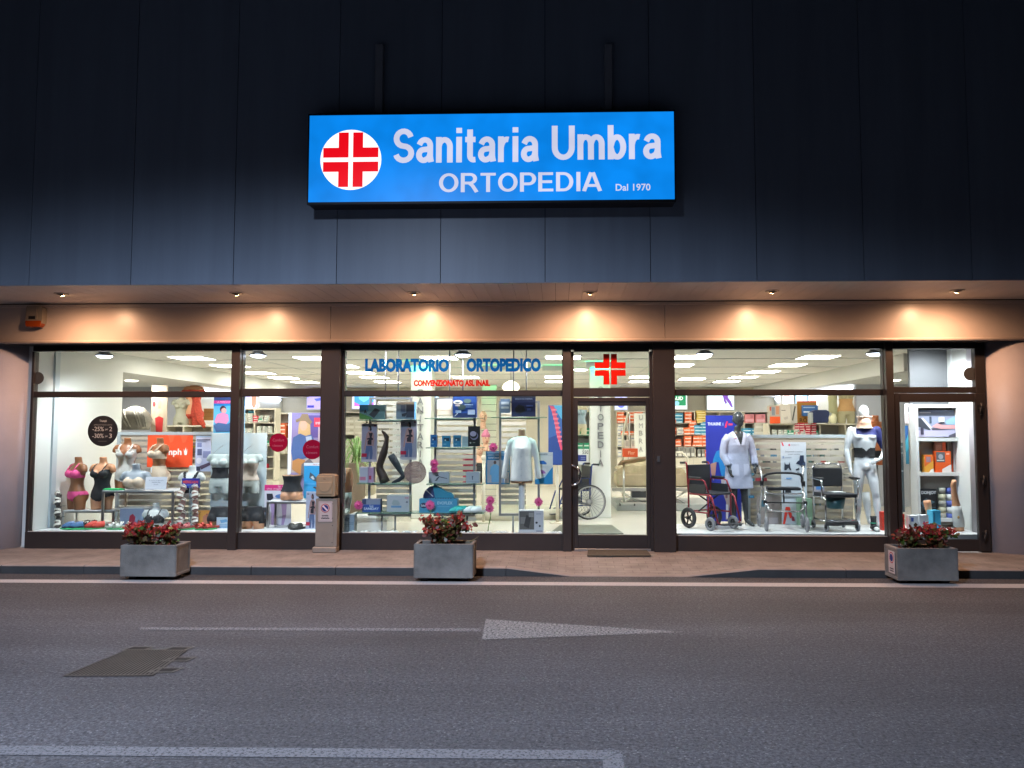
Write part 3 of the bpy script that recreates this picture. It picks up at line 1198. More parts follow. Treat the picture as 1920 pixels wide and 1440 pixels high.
shell('shop_floor', [(-12.5, 10.5, 0.06, BY, FZ - .05, FZ)], M_floor)
shell('ceiling', [(-12.5, 10.5, 0.06, BY, CZ, CZ + .08)], M_ceil)
shell('back_wall', [(-12.5, 10.5, BY, BY + .1, 0, CZ)], M_cream)
shell('inner_wall', [(LX - .12, LX, 0.06, 2.2, FZ, CZ)], M_wall)
shell('inner_wall', [(RX, RX + .12, 0.06, 1.0, FZ, CZ)], M_wall)
shell('bulkhead', [(LX - .12, LX, 2.2, BY, 2.70, CZ), (-12.5, LX - .12, 2.2, BY, 2.70, 2.75)], M_wall)
shell('bulkhead', [(RX, RX + .12, 2.4, BY, 2.70, CZ), (RX + .12, 10.5, 1.0, BY, 2.70, 2.75)], M_wall)
shell('inner_wall', [(-12.4, -8.2, 6.5, 6.6, FZ, 2.70), (-12.5, -12.4, 2.2, 6.6, FZ, 2.7)], M_gwall)
shell('inner_wall', [(6.35, 10.4, 6.0, 6.1, FZ, 2.70), (10.4, 10.5, 1.0, 6.1, FZ, 2.7)], M_gwall)
shell('inner_wall', [(-8.3, -8.2, 6.6, BY, FZ, 2.70)], M_wall)
shell('inner_wall', [(6.35, 6.45, 6.1, BY, FZ, 2.70)], M_wall)
shell('inner_wall', [(RX - .55, RX, .98, 1.04, FZ, CZ)], mat('dull_grey_wall', (.13, .133, .14), .7))
shell('pilaster', [(LX, LX + .03, .42, .52, PLZ, CZ)], mat('blue_grey_strip', (.52, .58, .60), .5))
t = MB()
for y in (3.2, 5.0, 6.8, 8.6, 10.4):
    t.bx(LX, RX, y, y + .02, CZ - .012, CZ, M_white)
for x in (-5.4, -3.0, -.6, 1.8, 4.2):
    t.bx(x, x + .02, .2, BY, CZ - .010, CZ - .001, M_white)
t.build('ceiling_grid', B, True)
shell('display_platform', [(X(60), X(604), .065, 1.25, FZ, PLZ)], M_white)
shell('display_platform', [(X(1265), RX, .065, 1.15, FZ, PLZ)], M_white)
shell('display_ledge', [(X(644), X(1056), .065, .34, FZ, PLZ - .03)], M_white)
# cove light tubes on the side walls
t = MB()
t.bx(-8.19, -8.15, 6.7, 11.9, 2.60, 2.66, glow('#dfe6ff', 16.0))
t.build('cove_light', B, True)
t = MB()
t.bx(6.30, 6.34, 6.2, 11.9, 2.60, 2.66, glow('#dfe6ff', 16.0))
t.build('cove_light', B, True)
# white pebbles strewn on the ledge
t = MB()
M_peb = mat('white_pebble', (.78, .77, .74), .6)
for i in range(230):
    x, y = random.uniform(X(648), X(1050)), random.uniform(.09, .31)
    r = random.uniform(.012, .026)
    t.ell((x, y, PLZ - .03 + r * .55), (r * 1.3, r, r * .65), M_peb, 6)
o = t.build('pebbles', None)
tag(o, 'white pebbles strewn along the low ledge behind the middle window', 'pebbles', None, 'stuff')

# ------------------------------------------------------------------ ceiling light panels
M_diff = glow('#fff8ee', 23.0)
CL = [((361, 671), 0), ((432, 685.5), 0), ((590, 671), 0), ((485, 699), 0), ((532, 708), 0), ((572, 716), 0), ((640, 686), 0), ((674, 698), 0), ((702, 707), 0), ((727, 715.5), 0), ((824, 670.5), 0), ((874, 707), 0), ((1056, 669.5), 0), ((1046, 706), 0), ((1044, 715), 0), ((1205, 706.5), 0), ((1202, 715), 0), ((1296, 669), 0), ((1268, 684.5), 0), ((1297, 710), 0), ((1362, 715), 0), ((1393, 707), 0), ((1431, 696.5), 0), ((1476, 684), 0), ((1533, 669), 0)]
wins = lambda px: 'wide left window' if px < 440 else 'narrow left window' if px < 605 else 'middle window' if px < 1060 else 'glass over the entrance' if px < 1225 else 'wheelchair window'
CLN = []
c0 = None
for i, ((px, py), _) in enumerate(CL):
    x, y = G(px, py, CZ)
    if c0 is None:
        c0 = thing('ceiling_light', 'x', 'ceiling light', (x, y, CZ))
        t = MB()
        for a_ in ((-.315, .315, -.315, -.30), (-.315, .315, .30, .315), (-.315, -.30, -.30, .30), (.30, .315, -.30, .30)):
            t.bx(*a_, -.014, -.002, M_white)
        t.build('frame', c0)
        t = MB()
        t.bx(-.30, .30, -.30, .30, -.011, -.003, M_diff)
        t.build('diffuser', c0)
        o = c0
    else:
        o = dup(c0, (x, y, CZ))
    CLN.append((wins(px), y, px, o))
for wn in sorted(set(c[0] for c in CLN)):
    grp = sorted([c for c in CLN if c[0] == wn], key=lambda c: c[1])
    ordn = ['nearest', 'second nearest', 'third nearest', 'fourth nearest', 'fifth nearest', 'sixth nearest', 'seventh nearest', 'eighth nearest', 'ninth nearest', 'tenth nearest']
    for i, c in enumerate(grp):
        c[3]['label'] = 'square ceiling panel light, %s to the street seen through the %s' % (ordn[i], wn)
        c[3]['group'] = 'ceiling panel lights'

# hanging window spots; the two over rack and mullion are added to brighten displays
M_dome = mat('grey_lamp_dome', (.22, .23, .25), .4, .4)
M_cold = glow('#e4ecff', 14.0)
p0 = None
for px, lab in ((196, 'above the black discount sticker'), (484, 'over the hanging white torsos'), (868, 'between the two words of blue lettering'), (1321, 'above the dark coat mannequin'), (1640, 'above the white mannequin'), (712, 'added out of sight above the left display rack'), (1030, 'added out of sight near the door mullion'), (1765, 'behind the door head above the bookcase')):
    x, z = P(px, 663, .30)
    zl = 2.78 if px in (196, 484, 868, 1321, 1640) else 2.90
    if p0 is None:
        p0 = thing('hanging_spotlight', 'x', 'spotlight', (x, .30, zl))
        t = MB()
        t.loft([(0, 0, .0, .118, .118), (0, 0, .012, .122, .122), (0, 0, .045, .075, .075), (0, 0, .075, .055, .055), (0, 0, .09, .02, .02)], M_dome, 24, cap=False)
        t.build('dome', p0)
        t = MB()
        t.ell((0, 0, .004), (.104, .104, .034), M_cold, 20)
        t.build('lens', p0)
        t = MB()
        t.cyl((0, 0, .08), (0, 0, .22), .009, M_galv)
        t.build('stem', p0)
        o = p0
    else:
        o = dup(p0, (x, .30, zl))
    o['label'] = 'grey dome spotlight with cold white light ' + lab
    o['group'] = 'dome spotlights behind the windows'
    lamp('spotlight_beam', 'SPOT', (x, .30, zl - .045), 205, (.88, .94, 1.0), (R(22), 0, 0), spot_size=R(150), spot_blend=.7, shadow_soft_size=.1)
t = MB()
x, z = P(958, 728, 6.0)
t.loft([(x, 6, z - .10, .05, .05), (x, 6, z - .06, .15, .15), (x, 6, z + .02, .19, .19), (x, 6, z + .10, .15, .15), (x, 6, z + .16, .05, .05)], glow('#fff4dc', 3.0), 24)
t.cyl((x, 6, z + .15), (x, 6, CZ), .008, M_galv, 8)
tag(t.build('globe_lamp'), 'round white globe lamp hanging in the shop behind the transom of the middle window', 'pendant lamp')
t = MB()
x, y = G(1088, 693, CZ)
t.loft([(x, y, CZ - .03, .10, .10), (x, y, CZ - .002, .16, .16)], glow('#f2fbff', 6.0), 20)
tag(t.build('round_ceiling_lamp'), 'small round ceiling lamp seen through the glass above the entrance door', 'ceiling lamp')

# ------------------------------------------------------------------ columns with metal letters and green light
M_letter = mat('brushed_letters', (.34, .34, .33), .35, .7)
M_colmn = mat('column_white', (.74, .75, .68), .55)
for px0, px1, Yc, word, y0, dy, low, lab in ((769, 808, 3.5, 'SANITARIA', 736, 16.4, 970, 'pale square shop column with vertical metal letters behind the middle window'), (1107, 1145, 3.8, 'ORTOPEDIA', 731, 17.1, 968, 'pale square shop column with vertical metal letters behind the entrance door')):
    a, b = X(px0, 850, Yc), X(px1, 850, Yc)
    c = thing('shop_column', lab, 'column', ((a + b) / 2, Yc, FZ))
    t = MB()
    t.bx(a, b, Yc, Yc + .4, FZ, CZ, M_colmn)
    t.build('shaft', c, True, bevel=.006)
    for i, ch in enumerate(word):
        xm, zz = P((px0 + px1) / 2, y0 + i * dy, Yc)
        hw = .008 if ch == 'I' else .055
        t = MB()
        t.text(ch, xm - hw, xm + hw, zz - .062, zz + .062, Yc - .03, M_letter, .01, .02)
        t.build('letter', c, True)
    t = MB()
    t.bx(a - .06, b + .06, Yc - .10, Yc - .07, CZ - .05, CZ - .02, glow('#37f0a8', 48.0))
    t.bx(a - .08, b + .08, Yc - .13, Yc - .118, CZ - .11, CZ - .003, M_white)
    t.build('led_strip', c, True)
for px in (928, 1040):
    x, z = P(px, 735, 4.6)
    t = MB()
    t.bx(x - .22, x + .22, 4.50, 4.53, CZ - .05, CZ - .02, glow('#37f0a8', 48.0))
    t.bx(x - .24, x + .24, 4.46, 4.472, CZ - .11, CZ - .003, M_white)
    tag(t.build('green_light_strip'), 'green light strip at the ceiling over the ' + ('cream slat panel with dummy heads' if px == 928 else 'blue spine poster'), 'light strip')
# lamps sunk in the low alcove ceilings
for x, y, lab in ((-8.35, 4.3, 'warm white lamp sunk in the low ceiling of the left alcove'), (6.55, 4.6, 'warm white lamp sunk in the low ceiling of the right alcove')):
    t = MB()
    t.loft([(x, y, 2.68, .09, .09), (x, y, 2.697, .12, .12)], glow('#fff4e4', 10.0), 20)
    tag(t.build('alcove_lamp'), lab, 'ceiling lamp')
    lamp('alcove_beam', 'SPOT', (x, y, 2.66), 150 if x < 0 else 45, (1, .96, .92), (0, 0, 0), spot_size=R(180), spot_blend=.15, shadow_soft_size=.08)


def cabinet(name, label, x0, y0, x1, y1, Y, depth, vs, hs, m=M_cream, base=None, rail=.03, back=True, group=None):
    """open shelving with its front at depth Y; vs / hs are photo pixels of uprights and shelves"""
    a, zt_ = P(x0, y0, Y)
    b, zb2 = P(x1, y1, Y)
    c = thing(name, label, 'shelves', ((a + b) / 2, Y, zb2 if base is None else FZ), group=group)
    t = MB()
    if back:
        t.bx(a, b, Y + depth, Y + depth + .02, zb2, zt_, mat('shelf_back', (.42, .40, .36), .6))
    t.bx(a - rail, a, Y, Y + depth + .02, zb2, zt_ + rail, m)
    t.bx(b, b + rail, Y, Y + depth + .02, zb2, zt_ + rail, m)
    t.bx(a, b, Y, Y + depth + .02, zt_, zt_ + rail, m)
    for v in vs:
        xx = X(v, (y0 + y1) / 2, Y)
        t.bx(xx - rail / 2, xx + rail / 2, Y + .002, Y + depth, zb2, zt_, m)
    t.build('carcass', c, True)
    for h in list(hs) + [y1]:
        zz = P((x0 + x1) / 2, h, Y)[1]
        t = MB()
        t.bx(a, b, Y + .004, Y + depth, zz - rail * .7, zz, m)
        t.build('shelf', c, True)
    if base is not None:
        t = MB()
        t.bx(a - rail, b + rail, Y - .05, Y + depth, FZ, zb2 - .025, m)
        for i in range(1, 4):
            xx = a + (b - a) * i / 4
            t.bx(xx - .004, xx + .004, Y - .053, Y - .049, FZ + .08, zb2 - .06, mat('shelf_back', (.42, .40, .36), .6))
        t.build('base_cupboard', c, True)
    return c


# back wall shelving
cabinet('wall_shelving', 'long cream wall shelving stacked with orange and blue cartons at the back', 1158, 773, 1441, 857, 11.5, .35, (1176, 1257, 1303, 1350, 1396), (793, 815, 837), base=True)
cabinet('wall_shelving', 'cream wall shelving with grey cartons at the back, left of the lettered column', 644, 774, 764, 857, 11.5, .35, (690, 730), (793, 815, 836), base=True)
cabinet('wall_shelving', 'tall narrow cream wall shelving beside the standing poster of the woman in a hat', 517, 776, 600, 880, 9.5, .35, (545, 575), (796, 822, 850), base=True)
cabinet('wall_shelving', 'low cream wall shelving with small medicine boxes behind the hanging white torsos', 440, 768, 512, 900, 6.6, .3, (476,), (792, 812, 834, 856, 878), base=True)
cabinet('display_cabinet', 'cream display cabinet topped with boxes, bag and torso behind the right hand partition', 1443, 797, 1640, 905, 6.0, .4, (1490, 1539, 1587), (815, 840, 865), base=True)
cabinet('display_cabinet', 'low cream cabinet with yellow files and draped mannequins on top in the left alcove', 312, 800, 395, 850, 5.8, .4, (343,), (), base=True)
cabinet('display_cabinet', 'white shelving holding a torso and green boxes beside the wheelchair in the doorway', 1074, 766, 1106, 905, 7.5, .35, (), (815, 848), m=M_white, base=True)

# ------------------------------------------------------------------ cartons on the back shelves, copied from a few models


def small_carton(name, w_, d_, h_, c1, c2, c3):
    t = MB()
    t.bx(-w_ / 2, w_ / 2, 0, d_, 0, h_, col(c1))
    y = -.0008
    t.add([(-w_ * .42, y, h_ * .12), (w_ * .42, y, h_ * .12), (w_ * .42, y, h_ * .42), (-w_ * .42, y, h_ * .42)], [(0, 1, 2, 3)], col(c2))
    t.add([(w_ * .1, y, h_ * .55), (w_ * .42, y, h_ * .55), (w_ * .42, y, h_ * .88), (w_ * .1, y, h_ * .88)], [(0, 1, 2, 3)], col(c3))
    return t.build(name)


KINDS_ = {
    'orange': (small_carton('carton', .20, .24, .10, '#d9602c', '#f3e6d8', '#e8855a'), 'small orange and white product carton stacked on the back wall shelving'),
    'blue': (small_carton('carton', .24, .24, .09, '#3f93b5', '#cfe4ea', '#1f6f98'), 'small light blue product carton stacked on the back wall shelving'),
    'white': (small_carton('carton', .16, .2, .10, '#d8d5c9', '#8d99a8', '#b4b4b0'), 'small white product carton on the back wall shelving'),
    'yellow': (small_carton('carton', .26, .24, .07, '#cfae4e', '#e5d9a8', '#b58f33'), 'small mustard yellow carton in the stack beside the blue standing banner'),
    'rose': (small_carton('carton', .27, .24, .24, '#cf7d7d', '#dba0a0', '#b96a6a'), 'pink storage box on the top back shelf right of the coat mannequin'),
    'grey': (small_carton('file_box', .11, .26, .28, '#8c8b84', '#d8d6cd', '#6d6c66'), 'grey file box standing in the row on the lowest back shelf'),
    'beige': (small_carton('carton', .34, .28, .17, '#bdb7a4', '#cfcabb', '#a8a290'), 'plain beige shoe carton stacked on the shelving behind the spider plant'),
    'red': (small_carton('medicine_box', .11, .12, .05, '#c3243a', '#f0e3df', '#e05a68'), 'tiny red and white medicine box in the stack on the display cabinet'),
    'green': (small_carton('medicine_box', .13, .12, .09, '#2f9a73', '#e3efe6', '#2f9a73'), 'tiny green and white medicine box on the display cabinet'),
    'pale': (small_carton('medicine_box', .10, .12, .05, '#dcdad0', '#9aa79f', '#8fae9c'), 'tiny white medicine box stacked on the cabinet shelf'),
}
USED = {}


def put(kind, px, py, Y, n=1, dx=0.0, nx=1, sc=1.0):
    src, lab = KINDS_[kind]
    hgt = max(v.co.z for v in src.data.vertices) * sc
    x, z = P(px, py, Y)
    for j in range(nx):
        for i in range(n):
            o = src if kind not in USED else src.copy()
            if kind in USED:
                COL.objects.link(o)
            USED[kind] = 1
            o.location = (x + j * dx + random.uniform(-.008, .008), Y + .03 + random.uniform(0, .02), z + i * hgt + .002)
            o.scale = (sc, sc, sc)
            o.rotation_euler = (0, 0, random.uniform(-.06, .06))
            tag(o, lab, 'carton', '%s cartons on the shop shelves' % kind)


BS = 11.52
for px, py, k, n, nx in ((1163, 793, 'orange', 3, 1), (1171, 793, 'orange', 2, 1), (1184, 793, 'orange', 3, 2), (1163, 815, 'white', 3, 1), (1170, 815, 'orange', 1, 1), (1184, 815, 'orange', 1, 1), (1195, 815, 'white', 2, 2), (1163, 837, 'white', 3, 1), (1188, 837, 'white', 3, 2), (1163, 857, 'white', 2, 1),
                        (1260, 793, 'orange', 3, 1), (1260, 815, 'orange', 2, 1), (1260, 837, 'orange', 2, 1)):
    put(k, px, py, BS, n, .21, nx)
for px, py, k, n, nx in ((1272, 793, 'blue', 3, 1), (1290, 793, 'orange', 3, 1), (1274, 815, 'white', 2, 1), (1282, 815, 'white', 2, 1), (1288, 815, 'orange', 2, 1), (1298, 815, 'orange', 4, 1), (1270, 837, 'orange', 2, 1), (1289, 837, 'orange', 3, 2),
                        (1314, 793, 'yellow', 5, 1), (1325, 793, 'orange', 1, 1), (1309, 815, 'blue', 3, 1), (1321, 815, 'blue', 4, 1), (1309, 837, 'orange', 3, 1), (1322, 837, 'orange', 4, 1), (1340, 837, 'white', 2, 1), (1400, 815, 'blue', 2, 2), (1424, 815, 'beige', 2, 1), (1405, 837, 'orange', 3, 2), (1402, 857, 'blue', 2, 2)):
    put(k, px, py, BS, n, .24, nx)
put('rose', 1404, 793, BS, 1, .30, 2)
for px in (1266, 1274, 1282, 1290, 1298):
    put('grey', px, 857, BS)
for px in (1310, 1318):
    put('grey', px, 857, BS, sc=.8)
put('orange', 1328, 857, BS, 2)
for px, py, n in ((655, 793, 1), (676, 793, 1), (655, 815, 2), (677, 815, 2), (655, 836, 1), (677, 836, 2), (700, 815, 1), (700, 836, 2), (745, 815, 2), (745, 836, 2), (655, 857, 2), (677, 857, 1), (745, 793, 1)):
    put('beige', px, py, BS, n)
for px, py, k, n in ((530, 822, 'orange', 4), (556, 796, 'blue', 2), (560, 822, 'beige', 2), (528, 850, 'beige', 1), (585, 796, 'beige', 1), (587, 822, 'white', 2), (585, 850, 'beige', 2)):
    put(k, px, py, 9.52, n)
for px, py, k, n, nx in ((450, 792, 'pale', 4, 3), (486, 792, 'green', 1, 1), (490, 792, 'pale', 3, 2), (480, 792, 'red', 3, 1), (450, 812, 'pale', 2, 3), (487, 812, 'pale', 3, 3), (484, 834, 'pale', 2, 2), (500, 834, 'green', 1, 1), (484, 856, 'pale', 3, 2), (486, 878, 'green', 2, 1), (497, 878, 'red', 2, 1)):
    put(k, px, py, 6.62, n, .12, nx)
CBY = 6.02
for px, py, k, n, nx in ((1452, 815, 'pale', 2, 6), (1482, 815, 'green', 1, 1), (1494, 815, 'red', 5, 1), (1504, 815, 'red', 5, 3), (1528, 815, 'green', 1, 1), (1450, 840, 'pale', 1, 4), (1500, 840, 'pale', 1, 3), (1500, 865, 'pale', 2, 3), (1555, 840, 'green', 1, 2), (1570, 840, 'pale', 1, 2)):
    put(k, px, py, CBY, n, .12, nx)
for py in (812, 840):
    put('green', 1088, py + 5, 7.52, 2, .15, 2)

# ------------------------------------------------------------------ backlit pictures high on the back wall
LB = []


def lightbox(x0, y0, x1, y1, base, deco, label, Y=11.9):
    a, z1_ = P(x0, y0, Y)
    b, z0_ = P(x1, y1, Y)
    c = thing('light_box', label, 'light box', ((a + b) / 2, Y, z0_), group='backlit pictures on the back wall')
    t = MB()
    t.bx(a - .03, b + .03, Y, Y + .10, z0_ - .03, z1_ + .03, mat('light_box_frame', (.6, .6, .6), .4))
    t.build('frame', c, True)
    t = MB()
    t.add([(a, Y - .002, z0_), (b, Y - .002, z0_), (b, Y - .002, z1_), (a, Y - .002, z1_)], [(0, 1, 2, 3)], glow(base, 1.1))
    art(t, (a, Y - .002, z1_), (b - a, 0, 0), (0, 0, z0_ - z1_), deco)
    t.build('picture', c, True)
    return c


lightbox(1262, 735, 1288, 767, '#e9f6fa', [('r', 0, 0, .93, .80, glow('#1a8a5a', 1.0)), ('t', 'GIBAUD', -.55, .26, .72, .48, glow('#ffffff', 1.0), .03), ('e', .25, .66, .2, .13, glow('#8fc8e8', 1.0))], 'green and white backlit picture with white letters, right of the entrance post')
fig = glow('#7a4ab0', 1.0)
lightbox(1326, 735, 1376, 768, '#dff6f8', [('p', [(.52, .0), (.8, 0), (.78, .3), (.9, .55), (.97, .85), (.9, .88), (.78, .6), (.68, .4), (.75, .6), (.7, .72), (.62, .5), (.6, .3)], fig), ('p', [(.5, .05), (.58, 0), (.66, .14), (.57, .16)], glow('#c878c8', 1.0)), ('r', .05, .88, .18, .9, glow('#6a8a98', .8))], 'pale backlit picture of a purple running figure above the blue banner')
lightbox(661, 735, 704, 766, '#e4e2ff', [('r', .08, 0, .92, .86, glow('#4aa8f0', 1.0)), ('p', [(.08, .86), (.08, .6), (.45, .86)], glow('#c86ae0', 1.0)), ('p', [(.92, .86), (.92, .6), (.55, .86)], glow('#c86ae0', 1.0)), ('p', [(.2, 0), (.8, 0), (.7, .45), (.5, .62), (.3, .45)], glow('#7fd0f8', 1.0))], 'blue and violet backlit picture of a torso left of the hanging display frame')
lightbox(576, 735, 620, 767, '#b9a8ee', [('p', [(.3, .4), (.75, .3), (.8, .42), (.4, .55)], glow('#5a6ae0', 1.0)), ('r', .02, .78, .3, .92, glow('#3a3ab0', 1.0)), ('e', .85, .45, .12, .5, glow('#7a6ad8', 1.0))], 'lilac backlit picture high up beside the brown post')
lightbox(806, 735, 822, 767, '#d8f0ff', [('p', [(.2, .3), (.7, .2), (.6, .6)], glow('#6a9ad0', 1.0))], 'small pale blue backlit picture right of the lettered column behind the middle window')
lightbox(1153, 735, 1176, 768, '#c5cdfa', [('e', .5, .6, .35, .3, glow('#6a70dd', 1.0))], 'small violet backlit picture behind the top of the entrance door')
lightbox(383, 740, 402, 768, '#e6e2ff', [('p', [(.2, .2), (.8, .1), (.6, .9)], glow('#b0b8f0', 1.0))], 'small lilac backlit picture left of the pink and blue hanging poster', 9.0)
lightbox(458, 738, 482, 768, '#f2eaff', [('e', .75, .4, .2, .5, glow('#c8907a', .9)), ('p', [(.1, .1), (.5, .0), (.5, .6), (.2, .8)], glow('#c8b8e8', 1.0))], 'pale backlit picture of crossed arms behind the hanging white torsos', 8.0)
for x0, x1, c1, c2, lb in ((1467, 1489, '#f4f2f2', '#e0c0c0', 'white backlit picture above the orange box on the cabinet'), (1491, 1514, '#a9d2f2', '#e8f4fb', 'pale blue backlit picture above the cabinet'), (1516, 1540, '#f6f2f2', '#e6b0a0', 'white and pink backlit picture above the navy bag'), (1542, 1556, '#9aa8f0', '#dfe4ff', 'violet blue backlit picture beside the knee torso')):
    lightbox(x0, 735, x1, 760, c1, [('r', .1, .1, .6, .7, glow(c2, 1.0))], lb, 8.4)

# ------------------------------------------------------------------ slatted partitions
M_strip = mat('cream_strip', (.42, .385, .32), .5)
M_rail = mat('blue_grey_rail', (.46, .54, .58), .35, .3)
M_clear = glass_mat('partition_glass', (.95, .95, .93), .6, .06, (.7, .66, .56))


def screen(label, x0, y0, x1, y1, Y, pitch=11.2, cover=.66, rail=True, posts=(), base=None):
    a, z1_ = P(x0, y0, Y)
    b, z0_ = P(x1, y1, Y)
    c = thing('slatted_screen', label, 'partition', ((a + b) / 2, Y, base if base is not None else z0_))
    t = MB()
    k = 1 / ppm(Y)
    z = z1_ - (7 * k if rail else 0)
    while z > z0_ + pitch * k:
        t.bx(a, b, Y - .004, Y + .004, z - pitch * k * cover, z, M_strip)
        z -= pitch * k
    t.build('strips', c, True)
    t = MB()
    t.bx(a, b, Y + .005, Y + .011, z0_, z1_, M_clear)
    t.build('glass_panel', c, True)
    if rail:
        t = MB()
        t.bx(a - 8 * k, b + 6 * k, Y - .03, Y + .03, z1_ - 6 * k, z1_, M_rail)
        t.build('top_rail', c, True, bevel=.004)
        for px in posts:
            t = MB()
            xx = X(px, 900, Y)
            t.bx(xx - .026, xx + .026, Y - .035, Y + .025, base if base is not None else PLZ, z1_ - 6 * k, M_rail)
            t.build('post', c, True, bevel=.004)
    return c


screen('slatted glass screen with blue grey rail behind the underwear mannequins in the wide left window', 228, 810, 432, 985, 1.32, posts=(222, 430), base=FZ)
screen('slatted glass screen with grey rail behind the coat mannequin and the folding walkers', 1404, 815, 1600, 985, 1.30, posts=(1402,), base=FZ)
screen('cream slatted screen behind the raised stocking legs in the middle window', 708, 752, 771, 978, .95, pitch=11, rail=False)
screen('cream slatted screen behind the blue toothed boxes in the middle window', 820, 748, 893, 985, .95, pitch=10.5, rail=False)
screen('cream slatted screen behind the white blouse in the middle window', 938, 770, 986, 960, .95, pitch=10.5, rail=False)
t = MB()
a, z1_ = P(903, 722, 4.9)
b, z0_ = P(930, 960, 4.9)
i = 0
z = z1_
while z > z0_:
    t.bx(a, b, 4.9, 4.93, z - .13, z - .008, M_cream)
    z -= .13
t.bx(a, b, 4.92, 4.95, z0_, z1_, M_backing)
tag(t.build('slat_wall_panel'), 'tall cream slat wall panel with dummy heads, lit green at the top', 'wall panel')

# vertical letter boards between the shelves
for px0, px1, y0, y1, Yb, word, ys, lab in ((1189, 1214, 775, 856, 11.2, 'UMBRA', (783, 798, 812, 827, 842), 'cream upright board with large vertical letters between the back shelves'), (737, 756, 752, 905, 3.0, 'SANITAR', (770, 783, 796, 809, 821, 833, 845), 'cream upright board with small vertical letters behind the left display rack')):
    a, zt8 = P(px0, y0, Yb)
    b, zb8 = P(px1, y1, Yb)
    c = thing('letter_board', lab, 'board', ((a + b) / 2, Yb, zb8))
    t = MB()
    t.bx(a, b, Yb, Yb + .06, zb8, zt8, M_colmn)
    t.build('board', c, True)
    for ch, py in zip(word, ys):
        xm, zz = P((px0 + px1) / 2, py, Yb)
        k = 1 / ppm(Yb)
        t = MB()
        t.text(ch, xm - (1 if ch == 'I' else 3.4) * k, xm + (1 if ch == 'I' else 3.4) * k, zz - 4.6 * k, zz + 4.6 * k, Yb - .02, M_letter, .0, .015)
        t.build('letter', c, True)
# packs hung on the rows behind the right hand screen
PK = {}
rp = random.Random(4)
for i in range(96):
    kx = rp.choice([rp.uniform(1409, 1462), rp.uniform(1516, 1548), rp.uniform(1516, 1548), rp.uniform(1550, 1594)])
    row = rp.randint(0, 8)
    py = 838 + row * 13 + 6
    Yb = 2.0
    x, z = P(kx, py, Yb)
    kind = rp.choice(['#4b4a4c', '#8d8a84', '#2f5f5a', '#b9b4a8', '#70747c', '#c9c2b2', '#3f79a0', '#a84a48', '#5d6b5a'])
    names = {'#4b4a4c': 'charcoal', '#8d8a84': 'mid grey', '#2f5f5a': 'dark green', '#b9b4a8': 'pale grey', '#70747c': 'slate grey', '#c9c2b2': 'cream', '#3f79a0': 'blue', '#a84a48': 'dull red', '#5d6b5a': 'moss green'}
    if kind not in PK:
        t = MB()
        t.bx(-.035, .035, 0, .03, 0, .085, col(kind))
        t.bx(-.035, .035, -.001, 0, .055, .085, col('#cfcabd'))
        t.bx(-.006, .006, .0, .03, .0855, .10, M_galv)
        o = t.build('product_pack')
        PK[kind] = o
    else:
        o = PK[kind].copy()
        COL.objects.link(o)
    o.location = (x, Yb + rp.uniform(0, .1), z)
    o.scale = (rp.uniform(.7, 1.5), 1, rp.uniform(.6, 1.0))
    tag(o, 'small %s product pack hung in the rows behind the right hand slatted screen' % names[kind], 'product pack', names[kind] + ' packs hung behind the slatted screen')
t = MB()
a, zt8 = P(1404, 818, 2.16)
b, zb8 = P(1600, 960, 2.16)
t.bx(a, b, 2.16, 2.2, FZ, zt8, M_cream)
for i in range(12):
    z = zt8 - .05 - i * .1
    t.bx(a, b, 2.150, 2.158, z, z + .012, mat('shelf_back', (.42, .40, .36), .6))
tag(t.build('slat_wall_display'), 'cream slotted display wall with hung packs behind the right hand screen', 'display wall')
board('pink_garment', 'bright pink garment hanging behind the slats right of the blue boxes', 'garment', 868, 852, 892, 908, 1.25, '#d8405f', [('p', [(0, 0), (.3, 0), (.1, .3), (0, .4)], '#e88a9c')], th=.05)
# ------------------------------------------------------------------ bodies: lofted, fused into one skin by voxel remesh
BODY = {}


def body(key, fn, voxel=.011):
    if key in BODY:
        return BODY[key]
    mb = MB()
    fn(mb)
    me = bpy.data.meshes.new('tmp')
    me.from_pydata([tuple(v) for v in mb.v], [], mb.f)
    o = bpy.data.objects.new('tmp', me)
    COL.objects.link(o)
    r = o.modifiers.new('r', 'REMESH')
    r.mode = 'VOXEL'
    r.voxel_size = voxel
    s = o.modifiers.new('s', 'SMOOTH')
    s.factor = .5
    s.iterations = 4
    dg = bpy.context.evaluated_depsgraph_get()
    dg.update()
    m2 = bpy.data.meshes.new_from_object(o.evaluated_get(dg))
    vs = [v.co.copy() for v in m2.vertices]
    ns = [v.normal.copy() for v in m2.vertices]
    fs = [tuple(p.vertices) for p in m2.polygons]
    bpy.data.objects.remove(o)
    BODY[key] = (vs, fs, ns)
    return BODY[key]


def skin(name, data, m, parent):
    mb = MB()
    mb.add(data[0], data[1], m, True)
    return mb.build(name, parent)


def garment(name, data, pred, off, m, parent):
    vs, fs, ns = data
    keep = []
    for f in fs:
        c = sum((vs[i] for i in f), Vector()) / len(f)
        if pred(c):
            keep.append(f)
    idx = {}
    nv = []
    for f in keep:
        for i in f:
            if i not in idx:
                idx[i] = len(nv)
                nv.append(vs[i] + ns[i] * off)
    mb = MB()
    mb.add(nv, [tuple(idx[i] for i in f) for f in keep], m, True)
    return mb.build(name, parent)


